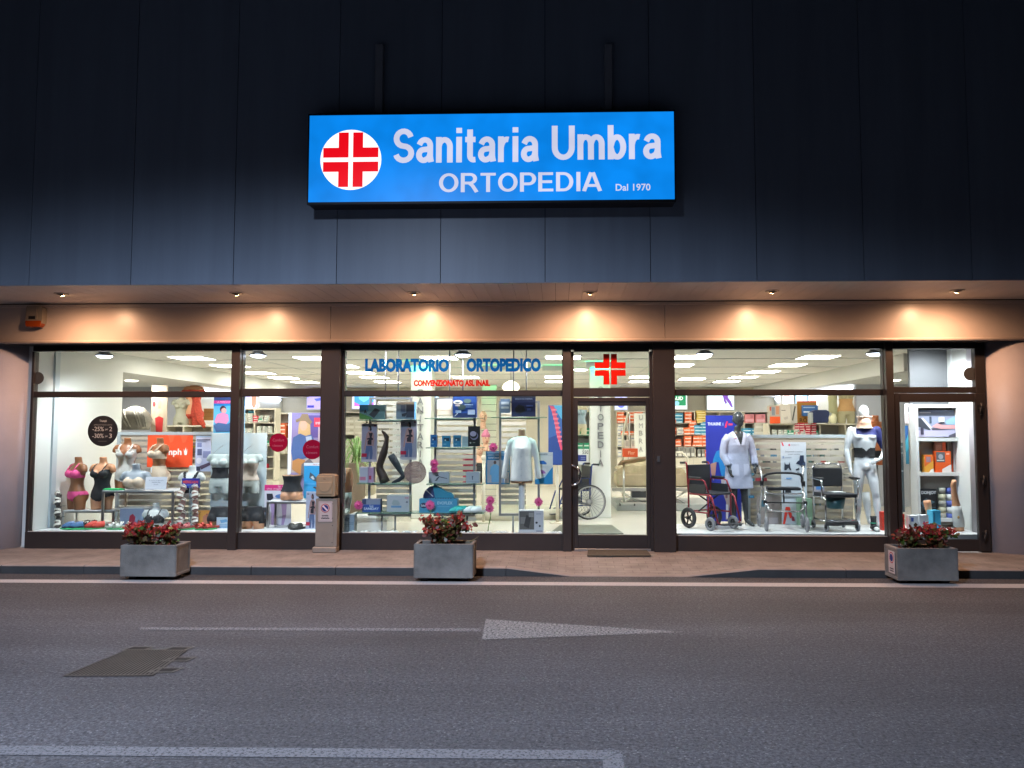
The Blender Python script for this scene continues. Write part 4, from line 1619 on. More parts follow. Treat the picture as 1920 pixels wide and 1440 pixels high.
def f_torso(mb, legs=True, low=.0, breasts=True, stub=True):
    m = M_white
    mb.loft([(0, .0, .16, .150, .100), (0, 0, .22, .160, .104), (0, 0, .26, .152, .100), (0, 0, .31, .130, .088), (0, 0, .37, .110, .076), (0, 0, .41, .110, .076), (0, 0, .46, .124, .083), (0, 0, .53, .142, .092), (0, .0, .585, .150, .085), (0, .005, .63, .150, .068), (0, .01, .655, .105, .056), (0, .012, .68, .060, .050), (0, .010, .71, .050, .049), (0, .0, .77, .049, .049)], m, 28)
    if stub:
        for s in (-1, 1):
            mb.tube([(s * .09, .005, .628), (s * .142, .005, .618), (s * .164, .0, .585), (s * .176, -.005, .545)], [.052, .052, .046, .036], m, 14)
    if breasts:
        for s in (-1, 1):
            mb.ell((s * .066, -.082, .525), (.062, .060, .058), m, 14)
    for s in (-1, 1):
        mb.ell((s * .072, .062, .19), (.078, .065, .085), m, 14)
    if legs:
        for s in (-1, 1):
            mb.loft([(s * .083, .0, low, .068, .074), (s * .084, 0, low + .06, .073, .079), (s * .082, 0, .14, .080, .088), (s * .075, 0, .22, .078, .088)], m, 18)


TORSO = body('f_torso', f_torso)
M_skin_d = mat('brown_mannequin', '#8a5a38', .42, vary=.05)
M_skin_l = mat('tan_mannequin', '#d39a73', .42, vary=.04)
M_mann_w = mat('white_mannequin', '#d9dcd6', .35)
M_mann_g = mat('grey_mannequin', '#9aa2a8', .4)
M_pink = mat('pink_fabric', '#e8548e', .7, vary=.06, scale=30)
M_blk = mat('black_fabric', (.016, .016, .018), .75, vary=.3, scale=25)
M_wht = mat('white_fabric', '#d0d0cb', .75, vary=.04, scale=40)
M_bge = mat('beige_fabric', '#d9c3a8', .75, vary=.05, scale=40)


def stand_at(px, py, Y):
    x, z = P(px, py, Y)
    return (x, Y, z)


def bra(c, lowz=.47, topz=.575):
    r = min(math.hypot(c.x - .066, c.z - .525), math.hypot(c.x + .066, c.z - .525))
    if c.y < .0:
        if r < .066 and c.z < .525 + .045 + .03 * (abs(abs(c.x) - .075) < .03):
            return True
        if lowz < c.z < lowz + .035:
            return True
        return False
    return lowz < c.z < lowz + .03 and abs(c.x) < .16


def straps(t, m, top=.648, x0=.075, w=.007, neck=False):
    mb = MB()
    for s in (-1, 1):
        if neck:
            mb.tube([(s * .08, -.118, .565), (s * .085, -.095, .60), (s * .08, -.055, .645), (s * .055, -.02, .672), (s * .03, .05, .69)], w, m, 6)
        else:
            mb.tube([(s * x0, -.125, .565), (s * (x0 + .01), -.098, .60), (s * (x0 + .015), -.05, .648), (s * (x0 + .012), .0, .668), (s * x0, .05, .645), (s * x0, .075, .58)], w, m, 6)
    return mb.build('strap', t)


# 1 pink bikini
t = thing('torso_mannequin', 'brown headless torso in a pink bikini, turned to the left', 'mannequin', stand_at(143, 955, .72), R(-28), 'torso mannequins in the left window')
skin('body', TORSO, M_skin_d, t)
garment('bikini_top', TORSO, lambda c: bra(c), .004, M_pink, t)
straps(t, M_pink, neck=True)
garment('bikini_bottom', TORSO, lambda c: c.z < .265 and c.z > .12 and (c.z > .24 - .02 or abs(c.x) < .03 + (c.z - .13) * 1.15), .004, M_pink, t)
# 2 black swimsuit
t = thing('torso_mannequin', 'tan headless torso in a black one piece swimsuit', 'mannequin', stand_at(190, 955, .74), R(-6), 'torso mannequins in the left window')
skin('body', TORSO, M_skin_l, t)
garment('swimsuit', TORSO, lambda c: (c.z < .585 - .055 * max(0, 1 - abs(c.x) / .085) * (c.y < 0)) and abs(c.x) < .165 and c.z > .12 and (c.z > .20 or abs(c.x) < .025 + (c.z - .12) * 1.6) and not (abs(c.x) > .15 and c.z > .5), .004, M_blk, t)
straps(t, M_blk)
# 3 white bodysuit
t = thing('torso_mannequin', 'brown headless torso in a white shaping bodysuit with wide straps', 'mannequin', stand_at(236, 917, .98), R(8), 'torso mannequins in the left window')
skin('body', TORSO, M_skin_d, t)
garment('bodysuit', TORSO, lambda c: (c.z < .60 - .09 * max(0, 1 - abs(c.x) / .075) * (c.y < 0)) and abs(c.x) < .165 and c.z > .11 and (c.z > .17 or abs(c.x) < .03 + (c.z - .11) * 2.2) and not (abs(c.x) > .15 and c.z > .5), .004, M_wht, t)
straps(t, M_wht, w=.012)
# 4 beige bra and high panty
t = thing('torso_mannequin', 'brown headless torso in a beige bra and high waisted beige panty before the orange banner', 'mannequin', stand_at(297, 917, .96), R(-30), 'torso mannequins in the left window')
skin('body', TORSO, M_skin_d, t)
garment('bra', TORSO, lambda c: bra(c, .455) or (c.y < 0 and .46 < c.z < .53 and abs(c.x) < .14), .005, M_bge, t)
straps(t, M_bge, w=.011)
garment('panty', TORSO, lambda c: c.z < .345 and c.z > .10, .005, M_bge, t)
mb = MB()
mb.bx(-.03, .0, -.115, -.112, .25, .33, col('#f2f2f2'))
mb.build('price_tag', t)


def f_bust(mb):
    f_torso(mb, legs=False)


def cutbody(key, src, pred):
    """closed lower part cut off from a body"""
    vs, fs, ns = src
    keep = [f for f in fs if all(pred(vs[i]) for i in f)]
    idx = {}
    nv = []
    nn = []
    for f in keep:
        for i in f:
            if i not in idx:
                idx[i] = len(nv)
                nv.append(vs[i])
                nn.append(ns[i])
    nf = [tuple(idx[i] for i in f) for f in keep]
    cnt = {}
    for f in nf:
        for i in range(len(f)):
            cnt[(f[i], f[(i + 1) % len(f)])] = 1
    edge = {b: a for (a, b) in cnt if (b, a) not in cnt}
    while edge:
        st = next(iter(edge))
        loop = [st]
        n = edge.pop(st)
        while n != st and n in edge:
            loop.append(n)
            n = edge.pop(n)
        if len(loop) > 2:
            nf.append(tuple(loop))
    return nv, nf, nn


BUST = cutbody('bust', TORSO, lambda v: v.z > .43)
HIPS = cutbody('hips', TORSO, lambda v: v.z < .36)
TRUNK = cutbody('trunk', TORSO, lambda v: v.z > .30)


def low_thing(label, px, py, Y, drop, rz=0, sc=1.0, name='bust_form', cat='bust form', group=None):
    x, z = P(px, py, Y)
    t = thing(name, label, cat, (x, Y, z - drop * sc), R(rz), group)
    t.scale = (sc, sc, sc)
    return t


# 5 grey bust with beige bra
t = low_thing('pale grey bust form in a moulded beige bra on the steel table', 254, 917, .62, .43, 6, 1.08)
skin('body', BUST, M_mann_g, t)
garment('bra', BUST, lambda c: bra(c, .44) or (c.y < 0 and .44 < c.z < .56 and abs(c.x) < .13), .006, M_bge, t)
# 6 white bust with black bra, low
t = low_thing('white bust form in a black bra low behind the left planter', 291, 992, .55, .36, 4, .92)
skin('body', TRUNK, M_mann_w, t)
garment('bra', TRUNK, lambda c: bra(c, .455) or (c.y < 0 and .46 < c.z < .54 and abs(c.x) < .14), .005, M_blk, t)
straps(t, M_blk)
# 7 white bust with posture harness
t = low_thing('white torso wearing a black posture harness with a blue product box', 359, 928, 1.0, .33, 0, 1.0)
skin('body', TRUNK, M_mann_w, t)
garment('harness', TRUNK, lambda c: (c.z > .54 and abs(abs(c.x) - (.055 + (c.z - .54) * .35)) < .022 and c.y < .06) or (.36 < c.z < .50 and abs(c.x) < .125), .006, M_blk, t)
mb = MB()
mb.cyl((0, .02, -.10), (0, .02, .32), .02, M_galv)
mb.cyl((0, .02, -.115), (0, .02, -.10), .12, M_galv, 20)
mb.build('stand', t)
board('product_box', 'small blue box with red lettering hung on the harness torso', 'box', 341, 897, 373, 915, .86, '#2b2f9a', [('t', 'MERIDIAN', .06, .22, .94, .52, '#e0503a', .03), ('t', 'MEDICAL', .3, .62, .9, .84, '#5a78e0', .02)], th=.03)

# hanging white padded torsos on the tall white panel
t = MB()
a, z1_ = P(397, 812, .95)
b, z0_ = P(497, 985, .95)
t.bx(a, b, .95, .97, PLZ, z1_, mat('pale_panel', '#bac6c8', .5))
tag(t.build('torso_board', bevel=.004), 'tall white display panel carrying the hanging white torsos', 'display panel')
M_pad = mat('white_padding', '#bcc5be', .8, vary=.05, scale=20)
M_lace = mat('cream_lace', '#cfbfae', .8, vary=.12, scale=45)
for px, lab, band in ((412, 'white hanging torso with a wide black waist belt on the white panel', M_blk), (466, 'white hanging torso with a cream lace belt, right of the mullion', M_lace)):
    x, z = P(px, 925, .80)
    t = thing('hanging_torso', lab, 'mannequin', (x, .80, z), R(3), 'torso mannequins in the left window')
    t.scale = (.98, .80, .97)
    tr = cutbody('hang%d' % px, TORSO, lambda v: .06 < v.z < .655)
    tr = ([Vector((v.x, v.y, v.z - .06)) for v in tr[0]], tr[1], tr[2])
    skin('body', tr, M_pad, t)
    wide = band is M_lace
    garment('belt', tr, (lambda c: .20 < c.z < .46 and abs(c.x) < .16) if wide else (lambda c: .23 < c.z < .40), .008, band, t)
    mb = MB()
    mb.tube([(-.12, .0, .60), (-.04, .0, .67), (.0, .0, .70), (.02, .0, .715), (.03, .02, .735)], .004, M_chrome, 6)
    mb.tube([(.03, .02, .735), (.03, .10, .735)], .004, M_chrome, 6)
    mb.build('hook', t)
# hip forms in black shorts
for px, py, Y, lab in ((411, 997, .60, 'tan hip form in black shorts left of the narrow mullion, nearest the orange shoes'), (453, 996, .70, 'tan hip form in black shorts half hidden behind the next one'), (474, 997, .45, 'tan hip form in black shorts just right of the narrow mullion, nearest the glass')):
    x, z = P(px, py, Y)
    t = thing('hip_form', lab, 'hip form', (x, Y, z), R(180), 'hip forms in black shorts')
    skin('body', HIPS, M_skin_l, t)
    garment('shorts', HIPS, lambda c: c.z > .165 or (c.z > .13 and abs(c.x) > .12), .007, M_blk, t)
# hip form with brace on the little table
x, z = P(547, 937, .62)
t = thing('hip_form', 'tan hip form in a high black waist brace on the small steel table', 'hip form', (x, .62, z), R(180))
hb = cutbody('hb', TORSO, lambda v: .14 < v.z < .50)
hb = ([Vector((v.x, v.y, v.z - .14)) for v in hb[0]], hb[1], hb[2])
skin('body', hb, M_skin_l, t)
garment('brace', hb, lambda c: c.z > .12, .012, M_blk, t)


# ------------------------------------------------------------------ steel display tables
def table(label, x0, x1, ytop, Y0, Y1, floor=PLZ, top=M_white):
    a, zt_ = P(x0, ytop, Y0)
    b, _ = P(x1, ytop, Y0)
    t = thing('display_table', label, 'display table', ((a + b) / 2, (Y0 + Y1) / 2, floor), group='steel display tables')
    mb = MB()
    mb.bx(a, b, Y0, Y1, zt_ - .012, zt_, top)
    mb.build('table_top', t, True)
    for xx in (a, b - .03):
        for yy in (Y0, Y1 - .03):
            mb = MB()
            mb.bx(xx, xx + .03, yy, yy + .03, floor, zt_ - .012, M_steel)
            mb.build('leg', t, True)
    mb = MB()
    mb.bx(a, b, Y0 - .004, Y0 + .02, zt_ - .034, zt_ - .0125, M_steel)
    mb.bx(a, b, Y1 - .02, Y1, zt_ - .034, zt_ - .0125, M_steel)
    mb.build('apron', t, True)
    return t


table('low steel display table under the pink bikini and black swimsuit torsos', 117, 214, 957, .58, .92)
table('higher steel display table carrying the grey bust and a white notice', 191, 326, 920, .50, 1.12)
table('small steel display table carrying the hip form with the black brace', 500, 592, 940, .46, .80)
# green cloth on the table corner
t = MB()
x, z = P(210, 919, .55)
t.loft([(x, .60, z, .165, .07), (x, .60, z + .012, .16, .065), (x - .01, .60, z + .022, .12, .05)], mat('green_cloth', '#2fae62', .9, vary=.2, scale=30), 18)
tag(t.build('green_cloth'), 'folded green cloth on the left corner of the higher steel table', 'cloth')
board('paper_notice', 'white paper notice in a sloping holder on the higher steel table', 'notice', 272, 894, 311, 918, .54, '#eceef4', [('t', 'Si avvisa la gentile', .15, .24, .85, .33, '#7a7f90'), ('t', 'clientela che', .3, .38, .7, .47, '#7a7f90'), ('t', 'Grazie', .4, .56, .62, .64, '#7a7f90')], lean=.12)

# ------------------------------------------------------------------ shoes
SHOE = {}


def arcband(mb, yc, w_, hw, h, m, n=10, skew=0.0):
    vs = []
    for k in range(n + 1):
        a = math.pi * k / n
        for dy in (-w_ / 2, w_ / 2):
            vs.append((hw * math.cos(a), yc + dy + skew * math.cos(a), .022 + h * math.sin(a)))
    mb.add(vs, [(2 * k, 2 * k + 1, 2 * k + 3, 2 * k + 2) for k in range(n)], m, True)


def sole_outline(L=.25, W=.09):
    pts = []
    for k in range(24):
        a = 2 * math.pi * k / 24
        y = -L / 2 * math.cos(a)
        ww = W / 2 * (1 - .12 * (y / (L / 2)) - .22 * math.exp(-((y - .02) / .05) ** 2))
        pts.append((ww * math.sin(a) * (abs(math.sin(a)) ** -.25 if abs(math.sin(a)) > 1e-3 else 1), y))
    return pts


def make_shoe(style, c_up, c_sole, lab):
    t = thing('shoe', lab, 'shoe')
    o = sole_outline()
    n = len(o)
    mb = MB()
    ms = mat('sole_' + c_sole.lstrip('#'), c_sole, .6)
    mb.add([(x, y, 0) for x, y in o] + [(x, y, .024) for x, y in o], [tuple(range(n))[::-1], tuple(range(n, 2 * n))] + [(i, (i + 1) % n, n + (i + 1) % n, n + i) for i in range(n)], ms)
    mb.build('sole', t)
    mb = MB()
    mu = mat('upper_' + c_up.lstrip('#'), c_up, .5, vary=.06)
    if style == 'clog':
        rows = []
        for i in range(8):
            y = -.122 + i * .155 / 7
            hh = .062 * math.sin(min(1, (i + .35) / 5) * math.pi / 2) + .005
            ww = .045 * math.sin(min(1, (i + .8) / 4) * math.pi / 2)
            rows.append([(ww * math.cos(math.pi * k / 10), y, .02 + hh * math.sin(math.pi * k / 10)) for k in range(11)])
        vs = [p for r_ in rows for p in r_]
        fs = [(i * 11 + k, i * 11 + k + 1, (i + 1) * 11 + k + 1, (i + 1) * 11 + k) for i in range(7) for k in range(10)]
        mb.add(vs, fs, mu, True)
        arcband(mb, .10, .02, .040, .035, mu)
    else:
        arcband(mb, -.075, .045, .046, .042, mu, skew=.01)
        arcband(mb, -.015, .032, .042, .058, mu, skew=-.008)
        if style == 'sandal':
            arcband(mb, .085, .02, .038, .06, mu)
            mb.tube([(-.036, .06, .03), (-.034, .105, .06), (0, .125, .068), (.034, .105, .06), (.036, .06, .03)], .008, mu, 6)
    mb.build('upper' if style == 'clog' else 'strap', t)
    return t


def shoe(style, cu, cs, px, py, Y, rz, lab, group, pitch=0.0, z=None):
    k = (style, cu, cs)
    x, zz = P(px, py, Y)
    loc = (x, Y, zz if z is None else z)
    if k not in SHOE:
        o = make_shoe(style, cu, cs, lab)
        SHOE[k] = o
    else:
        o = dup(SHOE[k], loc)
    o.location = loc
    o.rotation_euler = (pitch, 0, R(rz))
    o['label'] = lab
    o['group'] = group
    return o


M_grass = mat('green_plush', '#2aa05c', .95, vary=.3, scale=60, bump=.8, bscale=150)


def mat_pad(label, px, Y, w_, d_):
    x, _ = P(px, 995, Y)
    t = MB()
    n = 20
    o = [(x + w_ / 2 * math.cos(2 * math.pi * k / n) * random.uniform(.9, 1.05), Y + d_ / 2 * math.sin(2 * math.pi * k / n) * random.uniform(.9, 1.05)) for k in range(n)]
    t.add([(a, b, PLZ + .001) for a, b in o] + [(a, b, PLZ + .014) for a, b in o], [tuple(range(n, 2 * n))] + [(i, (i + 1) % n, n + (i + 1) % n, n + i) for i in range(n)], M_grass)
    return tag(t.build('green_mat'), label, 'mat', 'green plush mats under the shoes')


gs = 'shoes in the left window'
mat_pad('green plush mat under the blue and the red clogs', 155, .36, .62, .34)
mat_pad('green plush mat under the white sandals', 222, .34, .34, .28)
mat_pad('green plush mat under the pale pink sandals', 345, .34, .32, .28)
mat_pad('green plush mat under the orange red sandals', 385, .34, .30, .28)
fz = PLZ + .016
for px, s_ in ((134, 'left'), (150, 'right')):
    shoe('clog', '#4a6f9c', '#2b3a4c', px, 994, .36, -48, 'dark blue clog, %s one of the pair on green plush' % s_, gs, z=fz)
for px, s_ in ((176, 'left'), (190, 'right')):
    shoe('clog', '#cf4030', '#9a2f22', px, 994, .40, -42, 'bright red clog, %s one of the pair beside the blue clogs' % s_, gs, z=fz)
for px, s_ in ((158, 'left'), (171, 'right')):
    shoe('sandal', '#39363a', '#2c2a2c', px, 990, .62, 10, 'small black strap sandal, %s one behind the blue and red clogs' % s_, gs, z=PLZ + .005)
for px, s_ in ((214, 'left'), (228, 'right')):
    shoe('sandal', '#d9d8cf', '#b6b1a2', px, 994, .36, -40, 'white strap sandal, %s one of the pair left of the planter flowers' % s_, gs, z=fz)
for px, s_ in ((338, 'left'), (354, 'right')):
    shoe('mule', '#c9696a', '#a7514f', px, 994, .36, -30, 'dusty pink mule, %s one of the pair right of the planter flowers' % s_, gs, z=fz)
for px, s_ in ((381, 'left'), (396, 'right')):
    shoe('mule', '#d04a3d', '#9a382f', px, 994, .36, -34, 'orange red mule, %s one of the pair beside the tan hip form' % s_, gs, z=fz)
for px, s_ in ((547, 'left'), (561, 'right')):
    shoe('clog', '#2f312c', '#22231f', px, 994, .36, 35 if s_ == 'left' else -25, 'black clog, %s one of the pair left of the grey cabinet' % s_, gs, z=PLZ + .004)
# two clear towers carrying sandals tilted towards the street
M_acr = glass_mat('clear_acrylic', (.86, .93, .95), 1.2, .10, (.7, .8, .85))
for tx, Y, y0, rows, cu, cs, lab, two in ((98, .45, 930, (949, 969, 991), '#cfc9bb', '#57504a', 'pale taupe', 12), (354, .62, 912, (936, 961, 985), '#d9d3c6', '#8f6a60', 'cream', 13)):
    x, zt_ = P(tx, y0, Y)
    t = MB()
    t.bx(x - .022, x + .022, Y + .06, Y + .075, PLZ, zt_, M_acr)
    t.bx(x - .12, x + .12, Y - .02, Y + .12, PLZ + .001, PLZ + .010, M_acr)
    for r_ in rows:
        zz = P(tx, r_, Y)[1]
        t.bx(x - .16, x + .16, Y + .045, Y + .058, zz - .006, zz + .004, M_acr)
    tag(t.build('shoe_stand'), 'clear acrylic stand with three tiers of %s sandals' % lab, 'shoe stand')
    for r_, rn in zip(rows, ('top', 'middle', 'lowest')):
        for s_, d_ in (('left', -two), ('right', two)):
            o = shoe('sandal', cu, cs, tx + d_, r_, Y, 0, '%s sandal, %s one on the %s tier of the clear stand' % (lab, s_, rn), gs, pitch=R(62))
            o.location.z += .10
            o.scale = (1.1, .84, .9)
            o.rotation_euler[1] = R(12 if s_ == 'left' else -12)

# ------------------------------------------------------------------ posters, boxes and banners in the left windows
SK = '#c99a80'


def woman(u0, v0, w_, h_, skin='#c99a80', top='#5b76b0', leg='#3c4a66', hair='#3a2a22', legs=True):
    q = lambda a, b: (u0 + a * w_, v0 + b * h_)
    out = [('p', [q(.3, .06), q(.45, .0), q(.62, .03), q(.66, .14), q(.62, .25), q(.36, .25), q(.28, .15)], hair),
           ('e', *q(.46, .12), .13 * w_, .085 * h_, skin),
           ('p', [q(.4, .18), q(.54, .18), q(.56, .25), q(.38, .25)], skin),
           ('p', [q(.2, .27), q(.4, .23), q(.56, .23), q(.76, .27), q(.84, .5), q(.76, .53), q(.7, .4), q(.68, .56), q(.27, .56), q(.26, .4), q(.2, .53), q(.11, .5)], top)]
    if legs:
        out += [('p', [q(.27, .555), q(.69, .555), q(.72, .8), q(.66, 1), q(.53, 1), q(.5, .68), q(.44, 1), q(.3, 1), q(.24, .8)], leg)]
    return out


board('banner', 'bright orange red banner with white letters behind the beige bra torso', 'banner', 277, 816, 360, 876, 1.20, '#e8542c', [('t', 'Triumph', .06, .42, .76, .68, '#fbeee6', .03), ('p', [(.80, .42), (.825, .5), (.85, .38), (.87, .5), (.89, .42), (.875, .62), (.825, .62)], '#fbeee6'), ('p', [(.45, 0), (.6, 0), (.56, .2), (.5, .24)], '#ea6440'), ('p', [(.72, 0), (.9, 0), (.84, .22), (.78, .24)], '#ea6440')])
board('photo_poster', 'tall blue and white photo collage poster beside the orange banner', 'poster', 367, 817, 394, 884, 1.16, '#c3cbe6', [('r', 0, 0, 1, .05, '#9cb6d8'), ('r', .06, .1, .95, .13, '#4a5370'), ('r', .1, .2, .4, .32, '#7a85b0'), ('r', .12, .37, .42, .55, '#545d80'), ('r', .5, .43, .98, .62, '#8b93bb'), ('e', .25, .7, .18, .09, '#e6e8f4'), ('p', [(.3, .85), (.95, .74), (1, .82), (.4, .95)], '#5d4a60'), ('r', .1, .86, .35, .98, '#3d4055')] + lines(.06, .9, .14, .19, 2, '#7f88a8'))
board('hanging_poster', 'pink and blue hanging poster of a woman sitting cross legged, half behind the mullion', 'poster', 401, 742, 458, 812, .98, '#5fb4e2', [('r', 0, 0, 1, .13, '#3b4d82'), ('r', .0, .13, .84, .21, '#e0348c'), ('t', 'LA MARCA DI SCARPE', .1, .14, .80, .195, '#f4c6dc'), ('r', 0, .21, 1, .27, '#1f7fc8'), ('r', .72, .27, 1, 1, '#bfe2f4'), ('e', .3, .36, .10, .09, '#4a2c36'), ('e', .33, .40, .085, .075, '#d8a6a0'), ('p', [(.12, .5), (.3, .45), (.46, .5), (.5, .66), (.4, .78), (.14, .78), (.03, .7)], '#d88bb6'), ('p', [(.0, .8), (.15, .72), (.45, .76), (.62, .68), (.66, .8), (.55, .95), (.1, .97)], '#46689c'), ('p', [(.82, .55), (.98, .42), (.98, .6)], '#2b5ea8'), ('e', .86, .63, .1, .06, '#e05a8a'), ('e', .88, .85, .1, .05, '#4a62a0')])
board('standing_poster', 'large standing poster of a smiling blonde woman in a brown hat and denim jacket', 'poster', 541, 774, 604, 930, 1.22, '#8c7fae', [('r', 0, 0, .09, 1, '#e8eaf4'), ('r', .09, .5, 1, .72, '#b9a9a4'), ('r', .09, .72, 1, 1, '#9486ae'), ('r', .55, .03, .9, .3, '#5e4e90'), ('r', .85, .1, 1, .34, '#b8a2b0'), ('r', .73, .06, .93, .17, '#d83a52'), ('t', 'oroi', .77, .10, .9, .14, '#f6dde0'),
      ('p', [(.30, .13), (.36, .08), (.62, .1), (.64, .3), (.55, .4), (.42, .42), (.34, .34), (.28, .24)], '#c2a172'), ('e', .43, .155, .105, .062, '#d3a28c'), ('p', [(.2, .085), (.33, .06), (.38, .012), (.55, .015), (.6, .07), (.68, .11), (.62, .145), (.48, .1), (.33, .1), (.22, .115)], '#8b7358'),
      ('p', [(.14, .3), (.34, .25), (.5, .28), (.66, .26), (.76, .34), (.72, .52), (.42, .56), (.14, .58), (.09, .46)], '#4a6396'), ('p', [(.5, .29), (.66, .28), (.72, .42), (.6, .5)], '#a8b6cc'), ('p', [(.14, .58), (.3, .55), (.5, .57), (.42, .76), (.26, .72), (.13, .68)], '#b98350'), ('p', [(.4, .62), (.62, .55), (.95, .7), (.98, .8), (.8, .78), (.6, .72), (.5, .8), (.38, .76)], '#6f6a6e'), ('p', [(.3, .86), (.42, .72), (.46, .74), (.34, .9)], '#57535a')])
board('shoe_poster', 'bright blue poster with grey sports shoes, right of the hip form', 'poster', 570, 868, 603, 935, .92, '#3aa3dd', [('r', 0, 0, 1, .08, '#e4ecf2'), ('t', 'NUOVA', .5, .02, .95, .06, '#cf5a70'), ('p', [(.3, .42), (.34, .26), (.5, .32), (.9, .52), (.8, .56), (.5, .48)], '#4b5661'), ('p', [(.36, .40), (.5, .36), (.6, .46), (.5, .47)], '#cfd8dc'), ('p', [(.5, .68), (.62, .66), (.9, .74), (.8, .78)], '#39424c'), ('t', 'ALTA', .45, .86, .95, .97, '#1d3c58', .04), ('r', 0, .58, 1, .60, '#62b8e6')])
board('stocking_poster', 'poster of legs in lilac stockings with a pink title strip, under the small steel table', 'poster', 496, 909, 545, 992, .86, '#e4dfe8', [('r', 0, 0, 1, .13, '#dd2f80'), ('t', 'le calze', .5, .01, .95, .06, '#f9dbe8'), ('t', 'che migliorano', .08, .07, .95, .12, '#f9dbe8'), ('p', [(.08, .2), (.3, .2), (.34, .3), (.22, .36), (.1, .34)], '#2c2a36'), ('e', .62, .26, .22, .05, '#5a7fb8'), ('p', [(.22, .36), (.42, .36), (.42, .7), (.36, .95), (.28, .95), (.28, .7)], '#b79ac2'), ('p', [(.62, .34), (.84, .34), (.82, .7), (.72, .95), (.64, .95), (.68, .7)], '#b79ac2'), ('p', [(.3, .93), (.38, .93), (.36, .985), (.26, .98)], '#3a2a3a')])


def brace_ad(k=0):
    return [('r', .02, .02, .98, .94, '#a79fae'), ('p', [(.42, .12), (.5, .05), (.62, .07), (.66, .16), (.62, .2), (.5, .18)], '#2a1c1e'), ('e', .47, .135, .06, .045, '#b98d86'),
            ('p', [(.34, .26), (.46, .2), (.62, .2), (.78, .26), (.84, .44), (.78, .6), (.7, .58), (.72, .42), (.68, .58), (.36, .58), (.34, .42), (.26, .68), (.18, .68), (.26, .42)], '#b98d86'),
            ('p', [(.46, .23), (.54, .25), (.60, .25), (.7, .24), (.72, .27), (.66, .36), (.76, .4), (.74, .43), (.66, .43), (.66, .56), (.4, .55), (.4, .46), (.5, .42), (.36, .42), (.36, .39), (.54, .37)], '#1e1622'),
            ('p', [(.32, .58), (.7, .58), (.74, .78), (.7, .93), (.56, .93), (.52, .7), (.46, .93), (.3, .93), (.26, .76)], '#5a6a90'),
            ('r', .02, .78, .36, .87, '#b9173c'), ('r', .1, .05, .26, .07, '#4b4a58'), ('e', .88, .06, .07, .02, '#7a2a48')]


board('brace_poster', 'narrow white poster of a woman wearing a black back brace, beside the grey cabinet', 'poster', 574, 922, 595, 995, .40, '#dfe3f0', [(d if d[0] != 'r' or d[5] != '#a79fae' else ('r', .02, .02, .98, .94, '#d3d5e8')) for d in brace_ad()], th=.02, group='posters of the black back brace')
carton('picture_box', 'blue grey box with a red shoe picture behind the left planter', 225, 953, 268, 1000, .62, .30, '#98a5bd', [('p', [(.42, .3), (.55, .22), (.66, .36), (.62, .62), (.5, .9), (.46, .66), (.38, .56)], '#a82c44'), ('p', [(.38, .78), (.45, .6), (.47, .64), (.42, .84)], '#2a2434'), ('r', 0, 0, 1, .02, '#e9ecf2')], top='#e6e6e4', side='#dcdfe4')
board('small_poster', 'orange yellow poster with a pale figure behind the red mules', 'poster', 371, 957, 402, 994, .68, '#e2a24e', [('p', [(.3, .3), (.5, .18), (.62, .3), (.58, .5), (.75, .62), (.5, .7), (.3, .62)], '#d08a6a'), ('e', .55, .2, .06, .05, '#b06a50'), ('r', .3, .72, .7, .76, '#b5743a')])
board('leaflet', 'pale blue leaflet leaning in the corner by the narrow mullion', 'leaflet', 406, 970, 436, 997, .46, '#d4e6f2', [('p', [(.2, .2), (.6, .12), (.7, .3), (.3, .4)], '#7fb4dc')] + lines(.15, .8, .5, .9, 4, '#6fa8d6'))
carton('dark_box', 'dark narrow box standing between the hip form and the stocking poster', 488, 952, 500, 995, .62, .10, '#4b4a4e', [('r', .2, .2, .8, .5, '#8f9aa8')])
# alcove at the left: covered heap, picture of a praying figure, draped mannequins
board('photo_banner', 'tall beige panel with a photo of a bald figure in a red skirt', 'picture panel', 285, 722, 311, 816, 4.6, '#bfae98', [('e', .17, .38, .10, .055, '#c0393f'), ('e', .52, .37, .13, .075, '#cda088'), ('p', [(.45, .42), (.6, .42), (.62, .5), (.42, .5)], '#c79a82'), ('p', [(.3, .52), (.45, .47), (.62, .47), (.8, .54), (.84, .66), (.7, .65), (.55, .57), (.4, .65), (.22, .66)], '#cbb7a0'), ('p', [(.26, .66), (.52, .62), (.8, .66), (.76, .96), (.36, .96)], '#b93030')], th=.03)
t = MB()
x, z = P(254, 806, 4.4)
mm = mat('grey_satin', '#8e897e', .55, vary=.18, scale=9, bump=.6, bscale=14)
t.loft([(x, 4.4, z, .26, .2), (x + .02, 4.4, z + .2, .30, .22), (x - .01, 4.38, z + .34, .26, .2), (x, 4.4, z + .44, .14, .12), (x - .02, 4.4, z + .47, .04, .04)], mm, 22)
for i in range(9):
    a = random.uniform(-1, 1)
    t.tube([(x + a * .22, 4.2, z + .40), (x + a * .25 + .06, 4.16, z + .25), (x + a * .2 + .14, 4.17, z + .06)], [.012, .022, .014], mm, 6)
tag(t.build('draped_heap'), 'heap draped in grey satin on a cabinet in the left alcove', 'draped heap')
M_grd = mat('green_grey_cloth', '#a9a894', .8, vary=.06)
t = low_thing('grey green padded torso on top of the alcove cabinet', 339, 798, 5.9, .10, 12, 1.0, 'torso_mannequin', 'mannequin', 'mannequins on the alcove cabinet')
skin('body', cutbody('alc', TORSO, lambda v: .10 < v.z), M_grd, t)
t = low_thing('tan torso in a patterned red beach wrap on the alcove cabinet', 361, 798, 6.0, .0, -10, 1.28, 'torso_mannequin', 'mannequin', 'mannequins on the alcove cabinet')
skin('body', TORSO, M_skin_l, t)
M_batik = mat('red_batik', '#b8432f', .8, vary=.45, scale=38)
